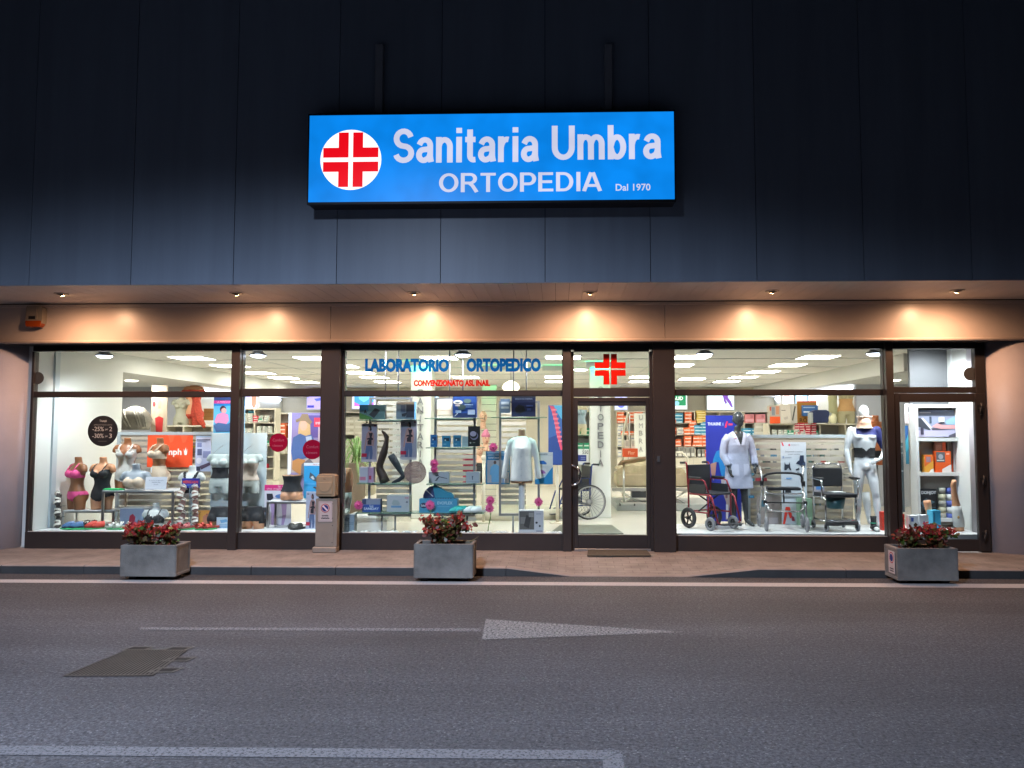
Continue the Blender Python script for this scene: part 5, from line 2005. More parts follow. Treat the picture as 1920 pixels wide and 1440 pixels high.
garment('wrap', TORSO, lambda c: (.50 < c.z < .60) or (c.x > .035 and .0 < c.z < .55) or (.12 < c.z < .19), .012, M_batik, t)
mb = MB()
mb.tube([(.10, -.06, .52), (.14, -.08, .3), (.19, -.08, .1), (.30, -.09, -.03)], [.05, .07, .06, .03], M_batik, 10)
mb.build('cloth_tail', t)
cabinet_items = (('#b59b3a', 349), ('#c3ad46', 353), ('#b59b3a', 357), ('#c9b352', 361))
t0 = small_carton('file', .07, .2, .22, '#b9a83c', '#d8cd8a', '#b9a83c')
for i, px in enumerate((347, 352, 357, 362)):
    o = t0 if i == 0 else t0.copy()
    if i:
        COL.objects.link(o)
    x, z = P(px, 846, 5.85)
    o.location = (x, 5.86, z + .01)
    tag(o, 'olive yellow file in the cabinet below the red beach wrap', 'file', 'yellow files in the alcove cabinet')
carton('wooden_box', 'light wooden box on the cabinet behind the pink and blue poster', 382, 766, 402, 788, 6.3, .3, '#b3905a', [('r', 0, .3, 1, .33, '#97763f'), ('r', 0, .64, 1, .67, '#97763f')])
carton('shelf_box', 'teal book box on the shelf behind the hanging torsos', 465, 771, 477, 785, 6.7, .15, '#2f8fa6', [('r', .2, .2, .8, .5, '#144a66')])
# ------------------------------------------------------------------ planters and red begonias on the road edge
M_soil = mat('soil', (.03, .022, .016), .95, bump=.6)
M_leafd = mat('olive_begonia_leaf', '#4c401f', .45, vary=.4, scale=16)
M_leafb = mat('bronze_begonia_leaf', '#642a1c', .45, vary=.35, scale=16)
M_leafg = mat('green_begonia_leaf', '#4d6626', .45, vary=.3, scale=16)
M_fl = mat('red_begonia_flower', '#8e1218', .5, vary=.4, scale=30)
M_fl2 = mat('bright_red_flower', '#b0221c', .5, vary=.35, scale=30)
PY0, PDEP, PBOT = -1.74, .34, .045


def planter(label, px0, px1, py0):
    a, zt_ = P(px0, py0, PY0)
    b, _ = P(px1, py0, PY0)
    t = thing('planter', label, 'planter', ((a + b) / 2, PY0 + PDEP / 2, 0), group='concrete planters along the kerb')
    w_ = .035
    mb = MB()
    y0, y1 = PY0, PY0 + PDEP
    mb.bx(a, b, y0, y0 + w_, PBOT, zt_, M_conc)
    mb.bx(a, b, y1 - w_, y1, PBOT, zt_, M_conc)
    mb.bx(a, a + w_, y0 + w_, y1 - w_, PBOT, zt_, M_conc)
    mb.bx(b - w_, b, y0 + w_, y1 - w_, PBOT, zt_, M_conc)
    mb.bx(a + w_, b - w_, y0 + w_, y1 - w_, PBOT, PBOT + .05, M_conc)
    for xs in (a - .008, b):                      # raised border of the end panels
        mb.bx(xs, xs + .008, y0 + .0, y1, zt_ - .03, zt_ - .002, M_conc)
        mb.bx(xs, xs + .008, y0 + .0, y1, PBOT + .002, PBOT + .035, M_conc)
        mb.bx(xs, xs + .008, y0 + .002, y0 + .03, PBOT + .035, zt_ - .03, M_conc)
        mb.bx(xs, xs + .008, y1 - .03, y1 - .002, PBOT + .035, zt_ - .03, M_conc)
    mb.build('trough', t, True, bevel=.006)
    mb = MB()
    mb.bx(a + w_, b - w_, y0 + w_, y1 - w_, PBOT + .05, zt_ - .04, M_soil)
    mb.build('soil', t, True)
    for xs in (a + .10, b - .10):
        mb = MB()
        mb.bx(xs - .04, xs + .04, y0 + .08, y1 - .08, 0.0, PBOT, M_black)
        mb.build('foot', t, True)
    return zt_ - .04, (a, b, zt_)


def begonia(label, pxc, w_, h_, zsoil, n=230, seed=1, green=.2, lean=0.0, fl=.55):
    rnd = random.Random(seed)
    x, _ = P(pxc, 1000, PY0 + PDEP / 2)
    t = thing('begonia', label, 'plant', (x, PY0 + PDEP / 2, zsoil), group='red begonias in the planters')
    fo, fw, stm = MB(), MB(), MB()
    tips = []
    for i in range(16):
        a = rnd.uniform(0, 2 * math.pi)
        r_ = rnd.uniform(.15, 1) ** .7
        tip = Vector((math.cos(a) * r_ * w_ / 2 + lean * .1, math.sin(a) * r_ * .15, h_ * rnd.uniform(.55, 1.0) * (1 - .25 * r_)))
        mid = tip * .5 + Vector((0, 0, h_ * .1))
        stm.tube([(tip.x * .35, tip.y * .35, -.01), mid, tip], [.006, .005, .003], M_leafb, 5)
        tips.append((mid, tip))

    def leaf(c, s, m):
        n_ = Vector((rnd.gauss(0, .7), rnd.gauss(-.35, .6), rnd.gauss(.6, .5))).normalized()
        u, v = frame_of(n_)
        a = rnd.uniform(0, 6.28)
        u, v = u * math.cos(a) + v * math.sin(a), v * math.cos(a) - u * math.sin(a)
        fo.add([c - u * s, c - u * s * .2 + v * s * .75 + n_ * s * .1, c + u * s * .8 + v * s * .35, c + u * s + n_ * -.1 * s, c + u * s * .8 - v * s * .35, c - u * s * .2 - v * s * .75 + n_ * s * .1], [(0, 5, 4, 3, 2, 1)], m, True)
    for i in range(n):
        mid, tip = rnd.choice(tips)
        q = rnd.random()
        c = mid * (1 - q) + tip * q if rnd.random() < .75 else tip * rnd.uniform(.1, .6)
        c = c + Vector((rnd.gauss(0, .035), rnd.gauss(0, .03), rnd.gauss(0, .025)))
        c.z = max(c.z, .01)
        k = rnd.random()
        leaf(c, rnd.uniform(.018, .038), M_leafg if k < green else (M_leafd if k < .62 else M_leafb))
    for mid, tip in tips:
        if rnd.random() > fl + .42:
            continue
        for j in range(rnd.randint(7, 15)):
            c = tip + Vector((rnd.gauss(0, .024), rnd.gauss(-.01, .022), rnd.gauss(.005, .02)))
            m_ = M_fl if rnd.random() < .55 else M_fl2
            n_ = Vector((rnd.gauss(0, .6), rnd.gauss(-.7, .4), rnd.gauss(.4, .5))).normalized()
            u, v = frame_of(n_)
            for p_ in range(4):
                a = p_ * math.pi / 2 + rnd.uniform(-.2, .2)
                d = u * math.cos(a) + v * math.sin(a)
                e = v * math.cos(a) - u * math.sin(a)
                s = rnd.uniform(.013, .020)
                fw.add([c, c + d * s * .7 + e * s * .55 + n_ * .003, c + d * s * 1.15 + n_ * .006, c + d * s * .7 - e * s * .55 + n_ * .003], [(0, 3, 2, 1)], m_)
    fo.build('foliage', t)
    fw.build('blossoms', t)
    stm.build('stems', t)
    return t


zs, _ = planter('grey concrete planter with two begonias, left of the cabinet', 227, 330, 1022)
begonia('red begonia with olive leaves, left one in the planter left of the cabinet', 262, .36, .31, zs, 330, 3, .15)
begonia('red begonia with some green leaves, right one in the planter left of the cabinet', 313, .30, .27, zs, 280, 9, .3)
zs, _ = planter('grey concrete planter with one wide begonia in front of the middle window', 777, 886, 1020)
begonia('wide dense red begonia in the planter before the middle window', 830, .60, .42, zs, 620, 5, .1, fl=.65)
zs, pr = planter('grey concrete planter with a small parking sign, near the right column', 1683, 1795, 1028)
begonia('bronze leaved begonia nearly without flowers above the small parking sign', 1705, .26, .29, zs, 260, 12, .12, fl=.1)
begonia('red begonia with a patch of green leaves before the service door', 1752, .40, .29, zs, 340, 21, .28)
# dry grass blades beside the middle begonia
t = MB()
x, _ = P(868, 1010, PY0 + .2)
for i in range(7):
    t.tube([(x + i * .008, PY0 + .2, zs - .02), (x + .05 + i * .012, PY0 + .19, zs + .08), (x + .10 + i * .014, PY0 + .18, zs + .06 + .012 * i)], [.0025, .002, .001], mat('dry_grass', '#8a7f55', .8), 4)
tag(t.build('grass_tuft'), 'thin dry grass tuft at the right end of the middle planter', 'grass tuft')


def no_parking(mb, cx, cz, r, y, m_axis='y'):
    mb.disc((cx, cz), r, y - .0010, y, mat('sign_red', '#a3182c', .4), 28)
    mb.disc((cx, cz), r * .82, y - .0020, y - .0011, col('#e6d8d4'), 28)
    mb.disc((cx, cz), r * .74, y - .0030, y - .0021, mat('sign_blue', '#1c2a6c', .4), 28)
    d = r * .72 * .7071
    w_ = r * .12
    mb.prism([(cx - d - w_, cz + d - w_), (cx + d - w_, cz - d - w_), (cx + d + w_, cz - d + w_), (cx - d + w_, cz + d + w_)], y - .0040, y - .0031, col('#d8c8d0'))


# ------------------------------------------------------------------ utility cabinet with meter box
CY0 = -.30
a, zt_ = P(592, 935, CY0)
b, _ = P(632, 935, CY0)
M_ub = mat('beige_steel_cabinet', (.25, .21, .17), .5, vary=.1, scale=6)
t = thing('utility_cabinet', 'narrow beige steel utility cabinet against the brown post', 'utility cabinet', ((a + b) / 2, CY0 + .06, PAVZ))
mb = MB()
mb.bx(a, b, CY0, CY0 + .135, PAVZ + .07, zt_, M_ub)
mb.build('body', t, True, bevel=.006)
mb = MB()
mb.bx(a - .03, b + .006, CY0 - .03, CY0 + .135, PAVZ, PAVZ + .075, M_ub)
mb.build('plinth', t, True, bevel=.012)
h2 = P(612, 978, CY0)[1]
for z0, z1 in ((PAVZ + .085, h2 - .004), (h2 + .004, zt_ - .025)):
    mb = MB()
    mb.bx(a + .012, b - .035, CY0 - .006, CY0 - .0005, z0, z1, M_ub)
    for q in (.15, .85):
        mb.ell((b - .055, CY0 - .007, z0 + (z1 - z0) * q), (.007, .004, .007), M_black, 8)
    mb.build('door', t, True, bevel=.002)
mb = MB()
mb.bx(b - .03, b + .004, CY0 - .004, CY0 - .0005, PAVZ + .08, zt_ - .002, M_ub)
mb.build('edge_strip', t, True)
sx0_, sz0_ = P(598, 940, CY0)
sx1_, sz1_ = P(623, 978, CY0)
t = thing('parking_sign', 'white no parking sign reading sosta vietata on the beige cabinet', 'sign', ((sx0_ + sx1_) / 2, CY0 - .012, sz1_))
mb = MB()
mb.bx(sx0_, sx1_, CY0 - .012, CY0 - .007, sz1_, sz0_, mat('sign_white', '#b9aca9', .45))
ye = CY0 - .0126
k = 1 / ppm(CY0)
e = 1.6 * k
for q in ((sx0_ + e, sx1_ - e, sz0_ - e - .002, sz0_ - e), (sx0_ + e, sx1_ - e, sz1_ + e, sz1_ + e + .002), (sx0_ + e, sx0_ + e + .002, sz1_ + e, sz0_ - e), (sx1_ - e - .002, sx1_ - e, sz1_ + e, sz0_ - e)):
    mb.bx(q[0], q[1], ye, ye + .0004, q[2], q[3], col('#4a4a58'))
mb.build('plate', t, True)
mb = MB()
cx_ = (sx0_ + sx1_) / 2
no_parking(mb, cx_ - .002, sz0_ - 12.5 * k, 8.2 * k, CY0 - .0127)
mb.build('roundel', t, True)
mb = MB()
mb.text('sosta', cx_ - 6.5 * k, cx_ + 6.0 * k, sz1_ + 9.8 * k, sz1_ + 13 * k, CY0 - .0128, col('#1c1a1e'), .03)
mb.text('vietata', cx_ - 8.5 * k, cx_ + 8.0 * k, sz1_ + 5.0 * k, sz1_ + 8.6 * k, CY0 - .0128, col('#1c1a1e'), .03)
mb.build('lettering', t, True)
a2, zt6 = P(594, 889, CY0)
b2, zb6 = P(629, 931, CY0)
t = thing('meter_box', 'yellowish plastic meter box with a rounded front above the beige cabinet', 'meter box', ((a2 + b2) / 2, CY0, zb6))
M_mb = mat('yellowed_plastic', (.33, .245, .15), .4, vary=.08)
mb = MB()
mb.prism([(a2, zb6 + .01), (a2 + .02, zb6), (b2 - .01, zb6), (b2, zb6 + .01), (b2, zt6 - .02), (b2 - .03, zt6), (a2 + .03, zt6), (a2, zt6 - .03)], CY0 - .02, CY0 + .13, M_mb)
mb.build('case', t, True, bevel=.014, seg=3)
mb = MB()
mb.bx(a2 + .012, b2 - .035, CY0 - .034, CY0 - .019, zb6 + .03, zt6 - .03, M_mb)
n = 16
xc_, zc_ = (a2 + b2) / 2 - .01, zb6 + .19
mb.prism([(xc_ + .10 * math.cos(math.pi + math.pi * i / n), zc_ + .13 * math.sin(math.pi + math.pi * i / n)) for i in range(n + 1)], CY0 - .040, CY0 - .033, M_mb)
mb.text('ENEL', xc_ - .02, xc_ + .015, zt6 - .07, zt6 - .055, CY0 - .0346, col('#6a4a24'))
mb.build('front_cover', t, True, bevel=.006)
for xx in (a2 + .05, b2 - .05):
    mb = MB()
    mb.cyl((xx, CY0 + .05, zt_), (xx, CY0 + .05, zb6 + .005), .025, M_black, 10)
    mb.build('foot', t, True)
# small parking sign on the end of the right planter
a3, b3, zt7 = pr
t = thing('parking_sign', 'small no parking sign on the left end of the right hand planter', 'sign', (a3 - .012, PY0 + .1, PBOT + .06))
mb = MB()
y0, y1 = PY0 + .06, PY0 + .22
xs = a3 - .009
mb.bx(xs - .003, xs, y0, y1, PBOT + .06, zt7 - .05, mat('sign_white', '#b9aca9', .45))
for r_, c, o in ((.062, '#a3182c', 1), (.050, '#e6d8d4', 2), (.044, '#1c2a6c', 3)):
    mb.add([(xs - .003 - o * .0008, (y0 + y1) / 2 + r_ * math.cos(2 * math.pi * i / 24), zt7 - .125 + r_ * math.sin(2 * math.pi * i / 24)) for i in range(24)], [tuple(range(24))], col(c))
for i, zz in enumerate((PBOT + .105, PBOT + .08)):
    mb.bx(xs - .0045, xs - .0031, y0 + .03, y1 - .03, zz, zz + .012, col('#3a3438'))
mb.build('plate', t, True)
# ------------------------------------------------------------------ hanging display racks with glass shelves in the middle window
RY = .50


def rack(label, x0, x1, ytop, ybot, rods, poles, shelves):
    a, zt_ = P(x0, ytop, RY)
    b, zb2 = P(x1, ybot, RY)
    t = thing('display_rack', label, 'display rack', ((a + b) / 2, RY, FZ), group='hanging display racks')
    mb = MB()
    for p_ in (((a, zb2), (a, zt_)), ((b, zb2), (b, zt_))):
        mb.bx(p_[0][0] - .016, p_[0][0] + .016, RY - .015, RY + .015, zb2, zt_, M_galv)
    mb.bx(a + .016, b - .016, RY - .015, RY + .015, zt_ - .03, zt_, M_galv)
    mb.bx(a + .016, b - .016, RY - .015, RY + .015, zb2, zb2 + .03, M_galv)
    mb.build('frame', t, True)
    for px in rods:
        mb = MB()
        xx = X(px, 700, RY)
        mb.cyl((xx, RY, zt_), (xx, RY, CZ), .010, M_galv, 8)
        mb.build('hanging_rod', t, True)
    for px in poles:
        mb = MB()
        xx = X(px, 980, RY)
        mb.cyl((xx, RY, FZ), (xx, RY, zb2), .014, M_galv, 8)
        mb.build('floor_pole', t, True)
    for sx0_, sx1_, sy in shelves:
        mb = MB()
        xa_, zz = P(sx0_, sy, RY - .18)
        xb_, _ = P(sx1_, sy, RY - .18)
        mb.bx(xa_, xb_, RY - .22, RY + .12, zz - .012, zz, M_shelfglass)
        mb.build('glass_shelf', t, True)
        mb = MB()
        mb.bx(a + .02, b - .02, RY - .14, RY + .02, zz - .03, zz - .0125, M_galv)
        mb.build('bracket', t, True)
    return t


rack('grey tube rack with glass shelves holding the raised stocking legs', 695, 769, 745, 967, (723, 747), (716, 741), ((672, 782, 787), (670, 776, 906), (668, 792, 961)))
rack('grey tube rack with glass shelves holding small blue boxes and the turquoise clogs', 817, 889, 746, 968, (843, 868), (830, 876), ((797, 906, 784), (799, 906, 839), (800, 906, 907), (786, 908, 961)))
rack('grey tube rack behind the white blouse with the dark blue box on top', 938, 1010, 752, 967, (963, 987), (962, 985), ((922, 1025, 782),))
SYP = RY - .16


def sbox(label, x0, y0, x1, y1, base, deco, depth=.12, rz=0.0, side=None, Y=SYP, name='product_box', lean=0.0):
    return carton(name, label, x0, y0, x1, y1, Y, depth, base, deco, rz=rz, side=side)


sbox('dark green and black product box with a tablet picture on the top shelf', 674, 759, 721, 786, '#4f6a6c', [('p', [(0, 1), (0, .55), (.45, .85), (.55, 1)], '#3f6a2e'), ('r', 0, 0, .35, .4, '#2c5a78'), ('p', [(.38, .68), (.62, .22), (.82, .38), (.58, .92)], '#23262a'), ('p', [(.18, .5), (.24, .3), (.28, .5), (.3, .6), (.24, .55), (.18, .6)], '#141414')], side='#3c4a50')
sbox('grey blue product box with a dark photo on the top shelf', 743, 753, 777, 786, '#6d7d8a', [('r', 0, 0, 1, .14, '#9c9a90'), ('r', .55, .18, .97, .9, '#2a3040'), ('r', .25, .2, .5, .6, '#4c5a74'), ('p', [(.3, .7), (.6, .62), (.5, .85), (.32, .85)], '#23262e')], side='#5aa0d8')
board('brace_poster', 'poster of a woman in a black back brace, hung lower left of the raised legs', 'poster', 678, 794, 706, 866, RY - .05, '#cfc9cc', brace_ad(), th=.03, group='posters of the black back brace')
board('brace_poster', 'poster of a woman in a black back brace, hung higher right of the raised legs', 'poster', 751, 787, 781, 862, RY - .05, '#cfc9cc', brace_ad(), th=.03, group='posters of the black back brace')
sbox('white and pink product box left of the raised legs', 674, 876, 700, 905, '#c9c4d0', [('r', .02, .62, .45, .85, '#d8829c'), ('r', .64, 0, 1, 1, '#c49ab8'), ('r', .68, .55, .85, .8, '#b83a58'), ('r', .6, 0, .64, 1, '#8f7a90')], side='#c8a0b8')
sbox('blue and grey product box with white lettering on the lowest shelf', 679, 936, 713, 960, '#2d55a8', [('r', 0, 0, 1, .42, '#8d94a8'), ('r', 0, 0, .22, .4, '#3a4668'), ('t', 'Lo', .42, .44, .62, .6, '#e8eef8', .02), ('t', 'SANIDAY', .1, .64, .92, .84, '#dfe8f4', .03)], side='#27427c')
sbox('large white product box with a small blue device picture on the lowest shelf', 725, 929, 767, 960, '#c5c6c8', [('r', .2, .62, .66, .74, '#6f9cc4'), ('p', [(.22, .5), (.3, .26), (.5, .3), (.6, .5), (.55, .6), (.3, .6)], '#a9b4b4'), ('r', .8, .08, .98, .2, '#c9a2a4'), ('e', .9, .4, .05, .06, '#7c8088'), ('r', 0, 0, .015, 1, '#a39c98')], depth=.2, side='#e3e4e2')
M_stock = mat('brown_nylon', '#3b2a22', .5, vary=.1)
M_sock = mat('charcoal_knit', '#34353b', .75, vary=.1)
lw = lambda px, py, dy=0.0: (P(px, py, SYP + .1)[0], SYP + .1 + dy, P(px, py, SYP + .1)[1])


def leg_form(name, label, pts, rad, m, cat='leg form'):
    def f(mb):
        mb.tube(pts, rad, m, 14)
    o = Vector(pts[0])
    mb = MB()
    mb.tube(pts, rad, m, 16)
    return tag(mb.build(name), label, cat)


leg_form('leg_form', 'leg form in a sheer brown stocking, foot pointing up', [lw(722, 905), lw(718, 893), lw(712, 880), lw(712, 871), lw(716, 860), lw(720, 848), lw(723, 836), lw(725, 826), lw(725, 820), lw(721, 813), lw(716, 808)], [.072, .066, .056, .050, .052, .053, .042, .030, .036, .024, .012], M_stock)
leg_form('leg_form', 'leg form in a charcoal knee sock, foot pointing down', [lw(733, 853), lw(737, 860), lw(745, 873), lw(752, 885), lw(756, 890), lw(754, 895), lw(748, 900), lw(740, 903), lw(735, 905)], [.050, .054, .046, .032, .034, .034, .028, .020, .010], M_sock)
# leg form with white stocking at the left edge, standing on its box
t = thing('leg_form', 'tan leg form in a white knee stocking standing on a grey blue box', 'leg form', (X(651, 960, .42), .42, P(651, 964, .42)[1]))
k = 1 / ppm(.42)
mb = MB()
mb.loft([(0, 0, 40 * k, .060, .062), (.004, 0, 55 * k, .072, .074), (.008, 0, 72 * k, .066, .07), (0, 0, 84 * k, .055, .06), (-.004, 0, 86 * k, .03, .03)], M_skin_l, 18)
mb.build('thigh', t)
mb = MB()
mb.tube([(.012, -.14, .018), (.01, -.09, .03), (.004, -.03, .045), (.0, .0, .07), (0, 0, .12)], [.02, .034, .038, .042, .04], M_wht, 14)
mb.loft([(0, .0, .05, .040, .042), (0, 0, 14 * k, .042, .045), (.002, 0, 26 * k, .058, .060), (0, 0, 41 * k, .062, .064)], M_wht, 18)
mb.build('stocking', t)
carton('product_box', 'grey blue product box under the white stocking leg', 641, 965, 664, 1001, .34, .14, '#8b9aa8', [('p', [(.2, .3), (.3, .12), (.6, .16), (.5, .36)], '#5a6a7c'), ('t', 'Alto', .55, .36, .9, .46, '#55657a'), ('r', .1, .5, .9, .53, '#6d7c8c'), ('r', .1, .6, .7, .62, '#74838f')], side='#77858f')
board('price_card', 'white card hanging beside the tan thigh at the left edge of the middle window', 'card', 640, 878, 648, 905, .30, '#e8eef4')
# second rack
sbox('large dark blue product box with white ovals on the top shelf', 849, 742, 893, 783, '#2550a0', [('r', 0, .8, 1, 1, '#1a2d60'), ('e', .22, .3, .2, .1, '#e4eaf2'), ('e', .2, .31, .1, .04, '#5a7486'), ('e', .62, .24, .17, .10, '#5f7a78'), ('e', .38, .52, .17, .13, '#4a5f62'), ('r', .1, .42, .3, .48, '#dfe6f0'), ('r', .5, .38, .86, .44, '#8fb0dc'), ('r', .55, .5, .86, .53, '#8fb0dc'), ('r', .12, .66, .36, .78, '#a8bede'), ('r', .64, .64, .94, .86, '#c2d0ea'), ('p', [(.06, .96), (.2, .78), (.22, .82)], '#e8eef6')], side='#1d3d80')
sbox('cream backed product box behind the blue one on the top shelf', 820, 749, 847, 778, '#d2cabb', [('r', 0, .7, 1, .72, '#b1a796'), ('r', .03, .62, .06, .66, '#7a7466')], Y=SYP + .12)
for i, (x0, x1, y0, c, d) in enumerate(((807, 819, 815, '#1f6aa8', '#123a6a'), (829, 844, 817, '#2d86b0', '#15313f'), (850, 864, 816, '#2f80a8', '#22485c'))):
    sbox('small blue product box, ' + ('darkest and leftmost of three on the second shelf', 'the middle one of three on the second shelf', 'the one nearest the grey leaflet on the second shelf')[i], x0, y0, x1, 838, c, [('r', .3 if i == 0 else .2, .2, .9, .48, d), ('e', .4, .4, .1, .06, '#cfe0e8'), ('r', .15, .72, .5, .78, '#8fc0d8')], depth=.06, side='#1d4f78')
board('leaflet', 'grey leaflet with fine print between the blue boxes and the black box', 'leaflet', 866, 818, 880, 838, SYP, '#a9b6ba', lines(.1, .92, .08, .95, 7, '#8e9ca2'), lean=.1)
sbox('black product box with a pale ring, leaning on the second shelf', 878, 799, 900, 837, '#1d191a', [('e', .5, .48, .34, .2, '#8a7f9c'), ('e', .46, .44, .30, .17, '#1d191a'), ('e', .42, .38, .26, .13, '#a59cb4'), ('e', .2, .82, .07, .04, '#9c948e'), ('r', .38, .8, .6, .83, '#8f8880')], depth=.05, rz=.14)
sbox('pale grey product box with a drawing of glasses on the third shelf', 804, 885, 842, 906, '#b9bcc2', [('p', [(.3, .3), (.45, .2), (.5, .34), (.36, .4)], '#3a3e48'), ('p', [(.34, .66), (.5, .38), (.9, .56), (.92, .62), (.52, .46), (.42, .72)], '#3d414c'), ('r', .3, .72, .42, .78, '#2e323c')], side='#d8d9d6')
sbox('pale grey product box with a tiny figure at the right end of the third shelf', 874, 885, 899, 906, '#bfc3ca', [('p', [(.42, .35), (.55, .35), (.5, .55), (.52, .7), (.46, .7)], '#6a7080'), ('r', 0, .86, 1, .9, '#8d96a6')], side='#d8d9d6')
sbox('sky blue insole box with white lettering under the shoe cushion', 786, 935, 857, 961, '#4a9fc4', [('e', .12, .5, .095, .2, '#17284e'), ('t', 'Scholl', .05, .42, .19, .58, '#e8eef6', .02), ('t', 'EVOFLEX', .48, .2, .88, .42, '#bfe2ee', .02), ('r', .48, .55, .8, .6, '#6fb8d4')], depth=.18, side='#3d88ac')
# shoe shaped display on the insole box
t = MB()
xx, zz = P(822, 936, SYP + .06)
k = 1 / ppm(SYP)
yy = SYP + .08
prof_ = [(-27, 0), (-28, 8), (-24, 17), (-16, 24), (-4, 25), (6, 20), (14, 15), (24, 12), (29, 7), (29, 1)]
t.prism([(xx + a * k, zz + b * k) for a, b in prof_], yy - .045, yy + .045, mat('teal_cushion', '#2f97b4', .5, vary=.15))
t.prism([(xx + a * k, zz + b * k) for a, b in [(-28, 2), (-28, 8), (-24, 17), (-16, 24), (-10, 24), (-6, 3)]], yy - .048, yy - .0452, mat('navy_cushion', '#2a3f74', .5))
t.prism([(xx + a * k, zz + b * k) for a, b in [(-24, 17), (-22, 18), (-9, 6), (-10, 5)]], yy - .050, yy - .0482, col('#dfe6ea'))
for i in range(11):
    t.prism([(xx + (a - 26 + i * 4.8) * k, zz + b * k) for a, b in [(0, 0), (2.4, 0), (3.6, 3), (1.2, 3)]], yy - .051, yy - .0485, col('#16223c'))
tag(t.build('shoe_model', bevel=.006, seg=2), 'turquoise and navy cutaway shoe model on top of the insole box', 'shoe model')
for px, s_ in ((858, 'left'), (869, 'right')):
    shoe('clog', '#1fa3a0', '#1a7f80', px, 960, SYP - .02, -62, 'turquoise clog, %s one of the pair on the lowest shelf' % s_, 'clogs on the glass shelf')
for px, s_ in ((885, 'left'), (897, 'right')):
    shoe('clog', '#e2e4e0', '#c9cac4', px, 960, SYP - .02, -66, 'white clog, %s one of the pair on the lowest shelf' % s_, 'clogs on the glass shelf')

# artificial pink gerberas
M_pet = mat('pink_petal', '#e85c9c', .6, vary=.12, scale=40)
M_pet2 = mat('deep_pink_petal', '#c42a6c', .6)
g0 = None
GER = [(672, 947, 'left of the blue and grey box on the lowest shelf', 0, 10.0), (814, 869, 'upper one above the glasses drawing box', 0, 9.5), (814, 880, 'lower one touching the glasses drawing box', 0, 8.0), (806, 947, 'in front of the sky blue insole box', 50, 10.5), (925, 839, 'above the blue tunic poster', 0, 10.0), (919, 938, 'upper one standing on a long stem', 60, 10.0), (918, 953, 'lower one on the long stems', 44, 10.0), (1010, 941, 'beside the photo box at the bottom', 55, 9.5)]
for px, py, lab, st, r_ in GER:
    Yg = .27
    x, z = P(px, py, Yg)
    t = thing('gerbera', 'pink artificial gerbera, ' + lab, 'flower', (x, Yg, z), random.uniform(-.2, .2), 'artificial pink gerberas')
    rr = r_ / ppm(Yg)
    mb = MB()
    for ring_, nn, m_, y_ in ((1.0, 15, M_pet, 0), (.72, 12, M_pet, -.008)):
        for i in range(nn):
            a = 2 * math.pi * (i + .5 * (ring_ < 1)) / nn + random.uniform(-.06, .06)
            u = Vector((math.cos(a), 0, math.sin(a)))
            v = Vector((-math.sin(a), 0, math.cos(a)))
            L_ = rr * ring_ * random.uniform(.92, 1.05)
            mb.add([u * L_ * .2 + Vector((0, y_, 0)), u * L_ * .6 + v * L_ * .17 + Vector((0, y_ - .004, 0)), u * L_ + Vector((0, y_ + .006, 0)), u * L_ * .6 - v * L_ * .17 + Vector((0, y_ - .004, 0))], [(0, 1, 2, 3)], m_)
    mb.build('petals', t)
    mb = MB()
    mb.ell((0, -.012, 0), (rr * .26, .010, rr * .26), M_pet2, 12)
    mb.build('flower_centre', t)
    mb = MB()
    if st:
        L_ = z - (PLZ - .03)
        mb.tube([(0, .01, 0), (.012, .02, -L_ * .4), (-.02, .02, -L_ * .75), (-.03, .02, -L_ + .002)], .005, mat('stem_green', '#5a7440', .6), 6)
    else:
        mb.tube([(0, .0, 0), (.0, .04, -.01), (.0, .08, -.03)], .005, mat('stem_green', '#5a7440', .6), 6)
    mb.build('stem', t)
# tunic poster, blouse torso, shoe poster, photo box
board('tunic_poster', 'blue poster of a man in a light blue tunic, left of the white blouse', 'poster', 911, 846, 956, 908, .50, '#2f86b8', [('r', .05, .03, .95, .07, '#9fcbe4'), ('t', 'ABBIGLIAMENTO', .06, .09, .74, .14, '#dbeaf4', .02), ('t', 'SANITARIO', .1, .17, .6, .23, '#eef5fa', .02), ('r', .06, .27, .70, .96, '#b9bcc0'), ('r', .74, .27, .96, .60, '#c3cad0'), ('r', .74, .63, .96, .96, '#c3cad0'), ('e', .38, .34, .06, .055, '#6a5048'), ('p', [(.2, .48), (.34, .40), (.44, .40), (.58, .47), (.62, .7), (.55, .72), (.55, .94), (.24, .94), (.23, .72), (.16, .72)], '#79b7de'), ('p', [(.82, .35), (.92, .38), (.92, .55), (.8, .55)], '#79b7de')])
board('shoe_poster', 'white and blue poster with a blue and a pink shoe, right of the white blouse', 'poster', 1002, 848, 1036, 908, .46, '#d9dcda', [('t', 'GUARNIERI', .1, .04, .7, .09, '#6f7478', .02), ('r', .0, .12, 1, .42, '#e6e6e0'), ('p', [(.1, .36), (.16, .27), (.5, .26), (.66, .34), (.64, .38)], '#2f6fc0'), ('e', .32, .6, .36, .13, '#e9e4e6'), ('p', [(.08, .62), (.2, .53), (.5, .57), (.62, .66), (.3, .68)], '#b072bc'), ('p', [(0, .82), (.5, .74), (.9, .5), (1, .46), (1, 1), (0, 1)], '#2b8fc8'), ('p', [(0, .82), (.5, .74), (.9, .5), (.95, .48), (.56, .78), (0, .86)], '#bfe0ee')])
xb_, zb3 = P(978, 907, .36)
t = thing('blouse_torso', 'torso form wearing a long sleeved white blouse, hanging before the middle rack', 'mannequin', (xb_, .36, zb3 - .135))
TORSO2 = body('plain_torso', lambda mb: f_torso(mb, stub=False, breasts=False))
skin('body', cutbody('bl', TORSO2, lambda v: v.z > .12), mat('pale_skin_form', '#c99b78', .45), t)
t.scale = (.95, .95, 1.17)


